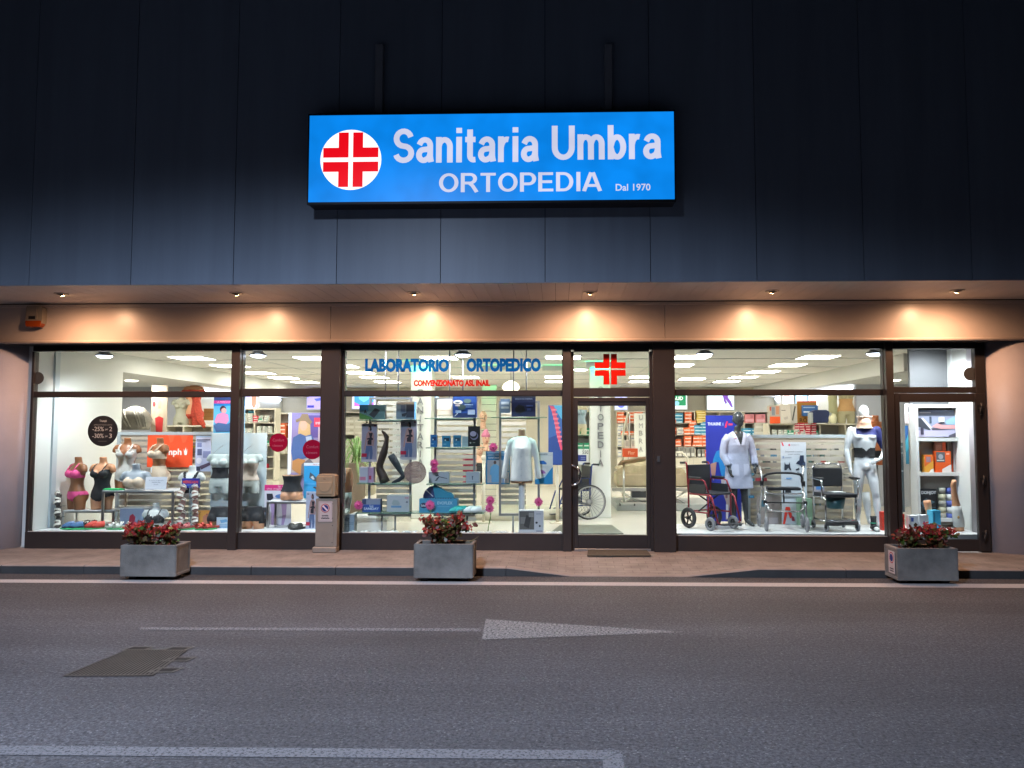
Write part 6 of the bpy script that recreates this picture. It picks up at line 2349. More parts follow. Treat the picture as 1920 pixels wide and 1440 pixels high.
def blouse(mb):
    mb.loft([(0, -.02, .15, .172, .135), (0, -.02, .28, .160, .130), (0, -.02, .42, .150, .122), (0, -.02, .54, .150, .118), (0, -.005, .61, .155, .095), (0, .005, .655, .125, .075), (0, .01, .685, .068, .060)], M_wht, 28)
    for s in (-1, 1):
        mb.tube([(s * .10, 0, .63), (s * .168, 0, .597), (s * .205, -.01, .50), (s * .236, -.03, .34), (s * .262, -.05, .18)], [.052, .056, .046, .040, .040], M_wht, 14)


BL = body('blouse', blouse, .011)
M_blouse = mat('white_cotton', '#eceae2', .8, vary=.10, scale=11, bump=.9, bscale=13)
skin('blouse', ([Vector(v) for v in BL[0]], BL[1], BL[2]), M_blouse, t)
mb = MB()
for i in range(6):
    mb.ell((.0, -.158 + .012 * (i > 1) + .01 * (i > 3), .22 + i * .075), (.006, .003, .006), col('#b9bac0'), 8)
mb.build('buttons', t)
mb = MB()
mb.cyl((0, .02, -(zb3 - .135 - (PLZ - .03)) / 1.17 + .01), (0, .02, .13), .045, M_white, 16)
mb.build('stand', t)
carton('photo_box', 'large white product box with a grey photo, bottom of the middle window', 973, 957, 1019, 999, .16, .14, '#d4d2d4', [('r', .02, .04, .62, .86, '#6b665f'), ('r', .06, .3, .3, .6, '#8f8b84'), ('p', [(.3, .2), (.5, .3), (.4, .8), (.2, .7)], '#3f3b38'), ('r', .4, .1, .6, .3, '#a29d95'), ('e', .72, .55, .05, .05, '#33343a'), ('e', .85, .7, .04, .05, '#44454a'), ('r', .7, .14, .9, .17, '#9aa0ae'), ('r', .7, .9, .95, .95, '#8f95a6')], side='#e8e6e2')
sbox('dark navy product box with a small device picture above the white blouse', 959, 742, 1004, 781, '#20264c', [('r', 0, 0, 1, .1, '#3a3d4c'), ('t', 'SOLVI SCHIENA', .15, .11, .88, .19, '#aab0c8'), ('p', [(.14, .62), (.3, .42), (.52, .5), (.58, .72), (.36, .86), (.2, .82)], '#15161c'), ('r', .62, .45, .9, .52, '#4a568c'), ('r', .65, .6, .82, .72, '#3f4a7c')], side='#191c36')
sbox('grey blue product box left of the navy one above the white blouse', 938, 748, 956, 774, '#7f93ac', [('r', .1, .2, .9, .4, '#dfe4e8'), ('r', .1, .55, .9, .7, '#d3dae0')], Y=SYP + .05)
# dummy heads and bald dummy with a black top by the slat wall
M_dumm = mat('dummy_skin', '#d9a88c', .5)


def dummy(label, px, py, Yd, extra):
    x, z = P(px, py, Yd)
    t = thing('dummy_head', label, 'dummy head', (x, Yd, z), R(20), 'dummy heads at the slat wall')
    mb = MB()
    mb.ell((0, 0, .24), (.075, .095, .115), M_dumm, 16)
    mb.ell((0, -.095, .225), (.012, .018, .022), M_dumm, 8)
    mb.loft([(0, 0, 0, .085, .07), (0, .01, .03, .06, .055), (0, .01, .15, .05, .05)], M_dumm, 14)
    mb.build('head', t)
    mb = MB()
    for s in (-1, 1):
        mb.ell((s * .03, -.086, .255), (.013, .006, .007), M_black, 8)
    mb.ell((0, -.088, .185), (.02, .008, .008), mat('lip', '#b0504c', .5), 8)
    mb.build('face', t)
    if extra:
        mb = MB()
        mm = mat('headwear_' + extra.lstrip('#'), extra, .8, vary=.15, scale=20)
        mb.loft([(0, .01, .27, .083, .10), (0, .01, .31, .088, .104), (0, .02, .36, .06, .07), (.01, .03, .42, .03, .035)], mm, 16)
        mb.build('headwear', t)
    return t


dummy('bald dummy head high on the cream slat wall', 906, 804, 4.6, None)
dummy('dummy head in a pink pointed turban', 911, 846, 4.3, '#d9809c')
t = dummy('bald dummy bust in a black lace top', 899, 868, 3.9, None)
mb = MB()
mb.loft([(0, .0, -.36, .15, .09), (0, 0, -.2, .14, .09), (0, 0, -.08, .16, .10), (0, 0, -.0, .14, .07)], M_blk, 18)
mb.build('top', t)
mb = MB()
mb.loft([(0, 0, -.01, .145, .072), (0, 0, .02, .11, .065), (0, .0, .05, .06, .055)], M_dumm, 18)
mb.build('shoulders', t)
# spine poster
board('spine_poster', 'tall blue poster with a glowing red spine behind the mullion by the door', 'poster', 1028, 760, 1060, 872, 2.6, '#3a63a8', [('p', [(.0, .55), (.5, .5), (1, .6), (1, 1), (0, 1)], '#28468a'), ('p', [(.3, 0), (1, 0), (1, .3), (.7, .2)], '#5fb4dc'), ('p', [(.05, .0), (.35, .02), (.55, .25), (.72, .55), (.85, .75), (.72, .75), (.5, .5), (.35, .25), (.18, .08)], '#e0506c')] + [('r', .18 + i * .055, .06 + i * .075, .5 + i * .05, .09 + i * .075, '#f08090') for i in range(8)])
# curved podium and ball topped posts, white pot, plant, grey stacked cushions
t = MB()
x, z = P(955, 935, 3.4)
t.loft([(x, 3.9, FZ, 1.05, .7), (x, 3.9, FZ + .14, 1.05, .7), (x, 3.9, FZ + .16, 1.0, .66)], mat('podium_grey', '#b8b3a0', .5), 40)
tag(t.build('round_podium'), 'low round beige podium on the shop floor behind the white blouse', 'podium')
for px, lab in ((907, 'left of the blue tunic poster'), (1045, 'beside the mullion and the spine poster')):
    x, _ = P(px, 900, 2.9)
    t = MB()
    t.cyl((x, 2.9, FZ), (x, 2.9, P(px, 862, 2.9)[1]), .028, M_cream, 12)
    t.ell((x, 2.9, P(px, 859, 2.9)[1]), .05, M_cream, 12)
    t.cyl((x, 2.9, FZ), (x, 2.9, FZ + .02), .14, M_cream, 20)
    tag(t.build('ball_post'), 'cream ball topped post ' + lab, 'post', 'ball topped posts')
t = MB()
x, z = P(690, 966, 1.6)
t.bx(x - .30, x + .30, 1.6, 2.1, FZ, z - .05, M_white)
t.bx(x - .34, x + .34, 1.56, 2.14, z - .05, z, M_white)
tag(t.build('white_plinth', bevel=.01), 'white plinth with a projecting top on the floor below the left rack', 'plinth')
x, _ = P(668, 872, 2.3)
t = thing('spider_plant', 'spider plant with long pale green arching leaves behind the left poster', 'plant', (x, 2.3, FZ))
M_lf = mat('pale_leaf', '#86a75c', .5, vary=.25, scale=14)
mb = MB()
zt3 = P(668, 868, 2.3)[1] - FZ
for i in range(70):
    a = random.uniform(0, 2 * math.pi)
    up = random.uniform(.10, .60)
    rch = random.uniform(.15, .50)
    c = Vector((math.cos(a), math.sin(a), 0))
    p = [Vector((0, 0, zt3 + .02)) + c * (rch * q) + Vector((0, 0, up * (math.sin(q * 2.3)) - .45 * q * q)) for q in (0, .25, .5, .75, 1.0)]
    side_ = Vector((-c.y, c.x, 0))
    for (p0_, p1_), (w0, w1) in zip(zip(p, p[1:]), ((.006, .011), (.011, .011), (.011, .007), (.007, .001))):
        mb.add([p0_ - side_ * w0, p0_ + side_ * w0, p1_ + side_ * w1, p1_ - side_ * w1], [(0, 1, 2, 3)], M_lf, True)
mb.build('leaves', t)
mb = MB()
mb.loft([(0, 0, 0, .13, .13), (0, 0, zt3 - .02, .17, .17), (0, 0, zt3, .18, .18), (0, 0, zt3 + .0, .16, .16)], mat('brown_pot', '#8c7a63', .7), 20)
mb.build('pot', t)
carton('cushion_pack', 'pale rolled cushion pack behind the white stocking leg', 668, 905, 694, 930, 2.9, .4, '#b3a88c', [('r', 0, .48, 1, .52, '#998f76')], side='#a89d82')

# ------------------------------------------------------------------ wheelchairs


def wheel(t, c, r, tyre, name='wheel', spokes=5, m_tyre=None, m_rim=None, thick=.018, handrim=False):
    mb = MB()
    c = Vector(c)
    mb.ring(c, r - thick, thick, m_tyre or M_tyre, 'x', 26, 8)
    w = mb.build(name, t)
    mb = MB()
    mr = m_rim or M_black
    mb.ring(c, r - thick * 2.2, thick * .5, mr, 'x', 24, 6)
    mb.cyl(c - Vector((.03, 0, 0)), c + Vector((.03, 0, 0)), r * .16, mr, 12)
    for i in range(spokes):
        a = 2 * math.pi * i / spokes
        q = Vector((0, math.cos(a), math.sin(a)))
        mb.tube([c + q * r * .12, c + q * (r - thick * 2)], .004 if spokes > 8 else r * .075, mr, 6)
    mb.build('rim', w)
    if handrim:
        mb = MB()
        s = 1 if c.x > 0 else -1
        mb.ring(c + Vector((s * .045, 0, 0)), r * .88, .008, M_galv, 'x', 26, 6)
        mb.build('hand_rim', w)
    return w


M_tyre = mat('rubber_tyre', (.03, .03, .032), .7)
M_gtyre = mat('grey_rubber', (.22, .22, .23), .6)
M_redf = mat('red_metal_frame', '#8f2430', .3, .3)
M_bluf = mat('dark_blue_frame', '#263a70', .3, .3)
M_vinyl = mat('black_vinyl', (.022, .023, .026), .5, vary=.2, scale=8)


def wheelchair(label, loc, rz, mf, rear, big=False):
    t = thing('wheelchair', label, 'wheelchair', loc, R(rz))
    hw = .22
    for s in (-1, 1):
        mb = MB()
        mb.tube([(s * hw, .20, .22), (s * hw, .20, .50), (s * hw, .23, .90), (s * hw, .24, .925), (s * hw, .27, .93)], .013, mf, 8)
        mb.tube([(s * hw, .20, .49), (s * hw, -.22, .49), (s * hw, -.26, .46), (s * hw, -.30, .34), (s * hw, -.37, .12)], .013, mf, 8)
        mb.tube([(s * hw, .20, .24), (s * hw, -.20, .24)], .012, mf, 8)
        mb.tube([(s * hw, -.19, .49), (s * hw, -.19, .19)], .012, mf, 8)
        mb.tube([(s * hw, .19, .52), (s * hw, .19, .69), (s * hw, .16, .70), (s * hw, -.06, .70), (s * hw, -.12, .68), (s * hw, -.20, .52)], .012, mf, 8)
        mb.build('side_frame', t)
        mb = MB()
        mb.bx(s * hw - .022, s * hw + .022, -.07, .17, .705, .735, M_vinyl)
        mb.build('armrest', t, bevel=.008)
        mb = MB()
        mb.bx(s * hw - .006, s * hw + .006, -.14, .18, .51, .63, M_vinyl)
        mb.build('side_panel', t)
        mb = MB()
        mb.tube([(s * hw, .255, .93), (s * hw, .36, .925)], .017, M_vinyl, 8)
        mb.build('push_handle', t)
        mb = MB()
        mb.bx(s * .105 - .085, s * .105 + .085, -.46, -.33, .09, .105, M_vinyl)
        mb.tube([(s * hw, -.36, .13), (s * hw - s * .05, -.38, .10)], .011, mf, 6)
        mb.build('footplate', t, bevel=.004)
        wheel(t, (s * (hw + .035), .17, rear), rear, M_tyre, 'rear_wheel', 24 if big else 5, M_tyre, M_galv if big else M_black, .014 if big else .024, big)
        wheel(t, (s * (hw + .005), -.23, .095), .095, M_gtyre, 'caster', 4, M_gtyre, M_black, .024)
    mb = MB()
    mb.tube([(-hw, .02, .24), (hw, .02, .48)], .011, M_vinyl, 6)
    mb.tube([(hw, -.01, .24), (-hw, -.01, .48)], .011, M_vinyl, 6)
    mb.tube([(-hw, .2, .24), (hw, .2, .24)], .010, mf, 6)
    mb.build('cross_brace', t)
    mb = MB()
    mb.bx(-hw + .015, hw - .015, -.22, .18, .485, .52, M_vinyl)
    mb.build('seat', t, bevel=.012, seg=2)
    mb = MB()
    mb.prism([(-hw + .0, .52), (hw - .0, .52), (hw - .0, .90), (-hw + .0, .90)], .20, .225, M_vinyl)
    mb.build('backrest', t, bevel=.006)
    return t


x, y = G(1077, 972, FZ)
wheelchair('dark blue manual wheelchair with large spoked wheels seen side on through the door', (x, y, FZ), -72, M_bluf, .295, True).scale = (1.06, 1.1, 1.06)
x, _ = P(1331, 990, .66)
wheelchair('red framed transport wheelchair with small wheels and black seat in the window', (x, .64, PLZ), 34, M_redf, .15)
# doormats
t = MB()
q = [G(1050, 985, FZ + .003), G(1147, 985, FZ + .003), G(1169, 1001, FZ + .003), G(1030, 1001, FZ + .003)]
t.add([(a, b, FZ + .001) for a, b in q] + [(a, b, FZ + .012) for a, b in q], [(7, 6, 5, 4), (0, 1, 5, 4), (1, 2, 6, 5), (2, 3, 7, 6), (3, 0, 4, 7)], mat('grey_mat', '#74776c', .95, vary=.15, scale=30, bump=.5, bscale=200))
tag(t.build('doormat'), 'grey doormat on the shop floor just inside the entrance', 'doormat')
t = MB()
q = [G(1103, 1027, PAVZ + .003), G(1208, 1027, PAVZ + .003), G(1221, 1042, PAVZ + .01), G(1101, 1042, PAVZ + .01)]
zz_ = (PAVZ + .002, PAVZ + .002, PAVZ + .001, PAVZ + .001)
t.add([(a, b, z_ + .002) for (a, b), z_ in zip(q, zz_)] + [(a, b, z_ + .014) for (a, b), z_ in zip(q, zz_)], [(7, 6, 5, 4), (0, 1, 5, 4), (1, 2, 6, 5), (2, 3, 7, 6), (3, 0, 4, 7)], mat('brown_mat', (.085, .07, .047), .95, vary=.2, scale=30, bump=.5, bscale=200))
tag(t.build('doormat'), 'brown ribbed doormat on the pavement outside the entrance', 'doormat')

# ------------------------------------------------------------------ seen through the door: bed, overbed table, hoist, counter items
k = 1 / ppm(4.6)
x, z = P(1170, 944, 4.6)
t = thing('overbed_table', 'overbed table with a tilted brown top on a chrome post with castors', 'table', (x, 4.6, FZ + .20))
t.location.z = P(1170, 945, 4.6)[1] - .03
hz = P(1170, 868, 4.6)[1] - t.location.z
mb = MB()
mb.ob((.18, -.02, hz + .04), (.56, .36, .025), mat('walnut_top', '#8a6a48', .45, vary=.15, scale=8), (R(-14), R(-9), R(8)))
mb.build('table_top', t)
mb = MB()
mb.cyl((0, 0, .05), (0, 0, hz + .02), .02, M_steel, 10)
mb.build('post', t)
mb = MB()
mb.bx(-.03, .03, -.05, .38, .04, .07, M_steel)
mb.bx(-.08, .50, -.06, -.02, .04, .07, M_steel)
mb.build('base', t)
for a, b in ((-.08, -.04), (.48, -.04), (.0, .36), (.2, -.04)):
    mb = MB()
    mb.cyl((a - .012, b, .025), (a + .012, b, .025), .027, M_black, 12)
    mb.build('castor', t)
x0_, zt4 = P(1156, 885, 5.3)
x1_, zb4 = P(1292, 912, 5.3)
t = thing('care_bed', 'hospital bed with beige quilt and steel side frame behind the overbed table', 'bed', ((x0_ + x1_) / 2, 5.3, FZ))
mb = MB()
mb.bx(x0_, x1_, 5.3, 6.2, zb4 - .02, zt4 - .02, mat('beige_mattress', '#b3a286', .8, vary=.1))
mb.build('mattress', t, True, bevel=.05, seg=3)
mb = MB()
mq = mat('beige_quilt', '#b8a688', .85, vary=.22, scale=7, bump=1.0, bscale=10)
n = 14
vs, fs = [], []
for i in range(n + 1):
    for j in range(7):
        xx = x0_ + .02 + (x1_ - x0_ - .1) * i / n
        yy = 5.32 + .86 * j / 6
        vs.append((xx, yy, zt4 + .05 + .16 * math.sin(math.pi * i / n) ** .7 * (.7 + .3 * math.sin(j * 2.1 + i)) + random.uniform(-.02, .02)))
for i in range(n):
    for j in range(6):
        fs.append((i * 7 + j, (i + 1) * 7 + j, (i + 1) * 7 + j + 1, i * 7 + j + 1))
bot = len(vs)
mb.add(vs, fs, mq, True)
for i in range(n):
    a, b = vs[i * 7], vs[(i + 1) * 7]
    mb.add([a, b, (b[0], b[1] - .01, zt4 - .04), (a[0], a[1] - .01, zt4 - .04)], [(0, 3, 2, 1)], mq, True)
mb.build('quilt', t, True)
mb = MB()
mb.bx(x0_ - .1, x1_ + .1, 5.22, 5.27, zb4 - .09, zb4 - .03, M_steel)
for xx in (x0_ + .3, x1_ - .3):
    mb.tube([(xx - .25, 5.24, FZ + .1), (xx + .25, 5.24, zb4 - .08)], .02, M_steel, 8)
    mb.tube([(xx + .25, 5.24, FZ + .1), (xx - .25, 5.24, zb4 - .08)], .02, M_steel, 8)
mb.bx(x0_ + .3, x0_ + 1.0, 5.20, 5.5, zb4 - .22, zb4 - .1, M_vinyl)
mb.build('bed_frame', t, True)
mb = MB()
mb.tube([(x1_ - .7, 5.2, zb4 - .03), (x1_ - .68, 5.2, zt4 + .32), (x1_ - .6, 5.2, zt4 + .40), (x1_ - .15, 5.2, zt4 + .40), (x1_ - .05, 5.2, zt4 + .30), (x1_ - .03, 5.2, zb4 - .03)], .022, M_cream, 8)
mb.tube([(x1_ - .69, 5.2, zt4 + .1), (x1_ - .04, 5.2, zt4 + .1)], .018, M_cream, 8)
mb.build('side_rail', t, True)
t = MB()
a, _ = P(1157, 955, 4.9)
b, _ = P(1420, 955, 4.9)
t.bx(a, b, 5.0, 6.6, FZ + .001, FZ + .13, mat('podium_slate', '#8f9290', .6))
tag(t.build('bed_podium', bevel=.008), 'low grey podium under the hospital bed', 'podium')
x, z = P(1168, 862, 7.5)
t = thing('patient_hoist', 'pale patient hoist with a slanting boom in front of the back shelving', 'hoist', (x, 7.5, FZ))
zz_ = P(1176, 778, 7.5)[1] - FZ
mb = MB()
mb.tube([(.0, 0, .08), (.0, 0, zz_ * .75), (.12, 0, zz_ + .02), (.16, 0, zz_ + .04)], .03, M_cream, 8)
mb.build('boom', t)
mb = MB()
mb.tube([(.16, 0, zz_ + .03), (.13, -.02, .9), (.13, -.02, .5)], .018, M_steel, 8)
mb.build('mast', t)
mb = MB()
for s in (-1, 1):
    mb.tube([(0, 0, .06), (s * .3, -.5, .06)], .025, M_cream, 8)
mb.build('foot', t)
carton('display_tray', 'orange counter display tray with white leaflets beside the lettered column', 1168, 841, 1196, 857, 7.0, .2, '#dd5426', [('t', 'Flor', .35, .3, .8, .7, '#f4b79a', .02)])
for i, (x0, x1) in enumerate(((1171, 1181), (1183, 1191))):
    carton('leaflet_pack', ('wider', 'narrower')[i] + ' white leaflet pack standing behind the orange tray', x0, 825, x1, 842, 7.15, .08, '#d9d6c8', [('r', .2, .1, .8, .7, '#b9b7ad')], cat='leaflet')
t = low_thing('headless torso in a pale blue corset on the white shelving beyond the door', 1088, 815, 7.3, .0, 5, .95, 'torso_mannequin', 'mannequin')
skin('body', TORSO, mat('cream_mannequin', '#d8cdb0', .45), t)
garment('corset', TORSO, lambda c: .26 < c.z < .60 and abs(c.x) < .16, .008, mat('pale_blue_fabric', '#a9bccb', .8, vary=.1), t)
board('price_sign', 'white sign with figures and a navy panel above the wheelchair back', 'sign', 1074, 843, 1104, 871, 4.0, '#dfe0dc', [('t', '550', .6, .05, .98, .3, '#5a5a58', .02), ('r', .2, .36, .85, .78, '#1e2f7a'), ('r', .5, .5, .8, .54, '#8a96c8'), ('r', .5, .62, .8, .66, '#8a96c8')])
# ------------------------------------------------------------------ full figures


def hand(mb, wrist, d, palm_n, m, curl=.35, s=1.0):
    """palm and five fingers; d points from wrist to finger tips, palm_n across the palm"""
    d, n_ = Vector(d).normalized(), Vector(palm_n).normalized()
    w_ = d.cross(n_).normalized()
    p = Vector(wrist)
    mb.tube([p, p + d * .035 * s, p + d * .085 * s], [.020 * s, .030 * s, .026 * s], m, 10)
    for i, (o, L) in enumerate(((-.030, .065), (-.010, .075), (.010, .072), (.029, .058))):
        b = p + d * .08 * s + w_ * o * s
        mb.tube([b, b + d * L * .5 * s + n_ * .006 * s, b + d * L * .85 * s + n_ * curl * .05 * s, b + d * L * s + n_ * curl * .09 * s], [.0095 * s, .009 * s, .008 * s, .005 * s], m, 6)
    b = p + d * .025 * s - w_ * .022 * s
    mb.tube([b, b + d * .03 * s - w_ * .022 * s + n_ * .012, b + d * .065 * s - w_ * .028 * s + n_ * .022], [.012 * s, .010 * s, .007 * s], m, 6)


def male(mb):
    m = M_white
    mb.loft([(0, 0, .84, .155, .105), (0, 0, .90, .165, .11), (0, .0, .97, .155, .105), (0, -.005, 1.05, .145, .098), (0, -.01, 1.14, .155, .105), (0, -.01, 1.24, .180, .120), (0, -.005, 1.33, .190, .118), (0, .0, 1.41, .175, .095), (0, .005, 1.455, .11, .07), (0, .0, 1.49, .062, .062), (0, -.01, 1.55, .056, .060)], m, 28)
    mb.ell((0, -.035, 1.655), (.078, .098, .112), m, 18)
    mb.ell((0, -.05, 1.585), (.058, .072, .055), m, 14)
    for s in (-1, 1):
        mb.ell((s * .078, -.085, 1.30), (.085, .05, .055), m, 14)
        mb.ell((s * .19, .0, 1.395), (.062, .062, .062), m, 12)
    # right arm hanging, left arm bent with the hand on the hip
    mb.tube([(-.195, 0, 1.39), (-.235, .0, 1.25), (-.262, .0, 1.12), (-.262, -.02, 1.08), (-.25, -.05, .95), (-.235, -.075, .86)], [.056, .054, .042, .043, .040, .027], m, 14)
    hand(mb, (-.235, -.075, .865), (.12, -.18, -1), (.9, -.2, 0), m, .4)
    mb.tube([(.195, 0, 1.39), (.245, .02, 1.26), (.30, .03, 1.13), (.30, .01, 1.09), (.25, -.08, 1.02), (.19, -.14, .985)], [.056, .054, .043, .044, .040, .028], m, 14)
    hand(mb, (.195, -.135, .985), (-.85, -.25, -.35), (-.1, .9, -.3), m, .5)
    for s, fx, fy in ((-1, -.115, .02), (1, .165, -.10)):
        kx, ky = s * .105 + (fx - s * .105) * .45, fy * .5 - .02
        mb.tube([(s * .085, 0, .90), (s * .09, -.01, .78), (s * .095 + (kx - s * .095) * .5, ky * .5 - .01, .65), (kx, ky, .49), (kx + (fx - kx) * .25, ky + .01, .42), (kx + (fx - kx) * .5, ky + (fy - ky) * .5 + .02, .31), (fx, fy + .01, .11), (fx, fy + .01, .05)], [.085, .088, .078, .058, .055, .058, .036, .038], m, 16)
        mb.tube([(fx, fy + .045, .035), (fx + s * .005, fy - .02, .045), (fx + s * .012, fy - .09, .030), (fx + s * .018, fy - .15, .018)], [.034, .038, .036, .020], m, 12)
    mb.ell((.0, -.10, .87), (.045, .035, .05), m, 12)


MALE = body('male', male, .012)
x, _ = P(1621, 900, .86)
t = thing('male_mannequin', 'glossy white faceless male mannequin with neck collar, navy shoulder brace and black belt', 'mannequin', (x, .84, PLZ), R(-8))
t.scale = (.93, .93, 1.0)
M_gw = mat('glossy_white_mannequin', '#dde2e4', .18, coat=.4)
skin('body', MALE, M_gw, t)
garment('shoulder_brace', MALE, lambda c: (c.x > .10 and c.z > 1.13 and c.z < 1.47 and (c.x > .165 or c.z > 1.33)) or (1.335 < c.z < 1.44 and c.x > -.13 and c.x < .2), .005, mat('navy_neoprene', '#252c68', .7), t)
garment('waist_belt', MALE, lambda c: abs(c.x) < .19 and 1.0 + .03 * max(0, 1 - abs(c.x) / .05) < c.z < 1.15 - .05 * max(0, 1 - abs(c.x) / .06), .008, M_blk, t)
mb = MB()
mcol = mat('beige_foam', '#e0b89e', .7)
mb.loft([(0, -.025, 1.43, .118, .118), (0, -.03, 1.46, .108, .112), (0, -.03, 1.53, .092, .104), (0, -.04, 1.57, .096, .114), (0, -.045, 1.595, .100, .120)], mcol, 24, cap=False)
mb.loft([(0, -.025, 1.43, .108, .108), (0, -.045, 1.57, .088, .108)], mcol, 24)
mb.build('neck_collar', t)
mb = MB()
mb.ring((0, -.045, 1.592), .108, .010, col('#f2dcca'), 'z', 24, 6)
mb.ring((0, -.025, 1.432), .117, .010, col('#f2dcca'), 'z', 24, 6)
mb.build('collar_edge', t)


def female(mb):
    m = M_white
    mb.loft([(0, 0, .78, .150, .10), (0, 0, .86, .155, .10), (0, 0, .95, .125, .085), (0, 0, 1.03, .108, .076), (0, 0, 1.12, .125, .085), (0, 0, 1.22, .145, .095), (0, 0, 1.31, .150, .08), (0, .005, 1.355, .10, .058), (0, .0, 1.39, .050, .050), (0, -.012, 1.46, .046, .048)], m, 26)
    # head turned to its left
    mb.ell((.012, -.012, 1.575), (.082, .092, .105), m, 20)
    mb.ell((.028, -.030, 1.50), (.055, .060, .052), m, 14)
    mb.ell((.062, -.085, 1.535), (.013, .016, .022), m, 10)
    mb.tube([(.045, -.068, 1.572), (.064, -.086, 1.545)], [.010, .011], m, 8)
    mb.ell((.048, -.070, 1.488), (.020, .018, .014), m, 10)
    for s in (-1, 1):
        mb.ell((.012 + s * .080, .005 if s < 0 else .0, 1.545), (.010, .022, .030), m, 8)
    mb.tube([(-.150, 0, 1.31), (-.195, .0, 1.19), (-.215, .01, 1.06), (-.19, -.05, .93), (-.165, -.09, .84)], [.046, .042, .036, .032, .022], m, 12)
    hand(mb, (-.168, -.088, .845), (.12, -.2, -1), (.9, .1, 0), m, .5, .95)
    mb.tube([(.150, 0, 1.31), (.20, .0, 1.19), (.235, .01, 1.06), (.245, -.04, .94), (.235, -.07, .86)], [.046, .042, .036, .032, .022], m, 12)
    hand(mb, (.236, -.068, .865), (-.02, -.2, -1), (-.9, .1, 0), m, .5, .95)
    for s, fx, fy in ((-1, -.05, .04), (1, .10, -.06)):
        mb.tube([(s * .075, 0, .82), (s * .078, 0, .65), (s * .07 * .6 + fx * .4, fy * .4 - .01, .46), (s * .03 + fx * .6, fy * .6 + .015, .36), (fx, fy + .015, .14), (fx, fy + .02, .08)], [.078, .074, .050, .052, .032, .034], m, 14)
        mb.tube([(fx, fy + .04, .075), (fx + .02, fy - .02, .055), (fx + .045, fy - .09, .025), (fx + .055, fy - .14, .014)], [.026, .032, .030, .014], m, 10)
        mb.tube([(fx, fy + .05, .07), (fx, fy + .055, .0)], [.012, .008], m, 8)


FEM = body('female', female, .010)
x, _ = P(1384, 950, 1.02)
t = thing('female_mannequin', 'dark grey bald mannequin in a white medical coat', 'mannequin', (x, 1.0, PLZ), R(10))
skin('body', FEM, mat('gloss_graphite', '#474b4d', .25, .2), t)


def coat(mb):
    m = M_white
    mb.loft([(.01, 0, .545, .215, .155), (.01, 0, .66, .205, .145), (.005, 0, .80, .190, .130), (0, 0, .95, .165, .112), (0, 0, 1.06, .152, .104), (0, -.004, 1.18, .162, .115), (0, 0, 1.29, .168, .098), (0, .004, 1.345, .13, .072), (0, .006, 1.375, .072, .060)], m, 28)
    mb.tube([(-.13, 0, 1.31), (-.185, .0, 1.24), (-.215, .01, 1.12), (-.222, .0, 1.02), (-.19, -.05, .93), (-.176, -.075, .88)], [.060, .060, .054, .052, .048, .045], m, 14)
    mb.tube([(.13, 0, 1.31), (.19, .0, 1.24), (.228, .01, 1.12), (.248, .0, 1.02), (.250, -.04, .93), (.243, -.06, .89)], [.060, .060, .054, .052, .048, .045], m, 14)


CT = body('coat', coat, .010)
vneck = lambda c: not (c.y < 0 and c.z > 1.17 and abs(c.x) < (c.z - 1.17) * .36)
M_coat = mat('white_coat_cotton', '#adb3c8', .75, vary=.12, scale=9, bump=1.0, bscale=12)
garment('coat', CT, vneck, .004, M_coat, t)
M_coat2 = mat('white_coat_fold', '#c4c9dc', .75)
garment('lapel', CT, lambda c: c.y < 0 and vneck(c) and c.z > 1.18 and abs(c.x) < (c.z - 1.17) * .36 + .045 - .09 * max(0, (c.z - 1.30)), .010, M_coat2, t)
garment('pocket', CT, lambda c: c.y < -.05 and .74 < c.z < .90 and .035 < abs(c.x) < .135, .008, M_coat2, t)
mb = MB()
for i in range(5):
    z_ = .70 + i * .10
    mb.ell((.012, -(.150 - .035 * min(1, (z_ - .6) / .4)) - .004, z_), (.007, .004, .007), col('#b8bcc8'), 8)
mb.build('buttons', t)
mb = MB()
mb.tube([(-.085, -.098, 1.27), (-.075, -.112, 1.285), (-.06, -.112, 1.27)], .005, col('#d2506a'), 6)
mb.build('breast_badge', t)

# ------------------------------------------------------------------ rollator
x, _ = P(1471, 995, .50)
t = thing('rollator', 'silver wheeled walker with black seat and curved black back strap', 'walker', (x, .52, PLZ), R(-8))
M_alu = mat('pale_aluminium', (.72, .72, .70), .25, .8)
for s in (-1, 1):
    mb = MB()
    mb.tube([(s * .27, -.24, .16), (s * .265, -.16, .40), (s * .255, -.06, .60)], .014, M_alu, 8)
    mb.tube([(s * .30, .30, .16), (s * .29, .16, .42), (s * .28, .06, .60), (s * .28, .08, .74), (s * .30, .14, .86), (s * .31, .22, .885)], .014, M_alu, 8)
    mb.build('side_frame', t)
    mb = MB()
    mb.tube([(s * .31, .20, .885), (s * .32, .33, .875)], .020, M_vinyl, 8)
    mb.build('grip', t)
    mb = MB()
    mb.tube([(s * .30, .12, .86), (s * .31, .20, .84), (s * .315, .28, .85)], .006, M_chrome, 6)
    mb.build('brake_lever', t)
    mb = MB()
    mb.bx(s * .268 - .024, s * .268 + .024, -.18, -.12, .36, .42, M_black)
    mb.bx(s * .285 - .024, s * .285 + .024, .05, .10, .60, .68, M_black)
    mb.build('joint', t, bevel=.006)
    wheel(t, (s * .27, -.25, .10), .10, M_gtyre, 'wheel', 4, M_gtyre, M_galv, .022)
    wheel(t, (s * .305, .31, .10), .10, M_gtyre, 'wheel', 4, M_gtyre, M_galv, .022)
mb = MB()
mb.bx(-.225, .225, -.10, .12, .555, .595, M_vinyl)
mb.build('seat', t, bevel=.012, seg=2)
mb = MB()
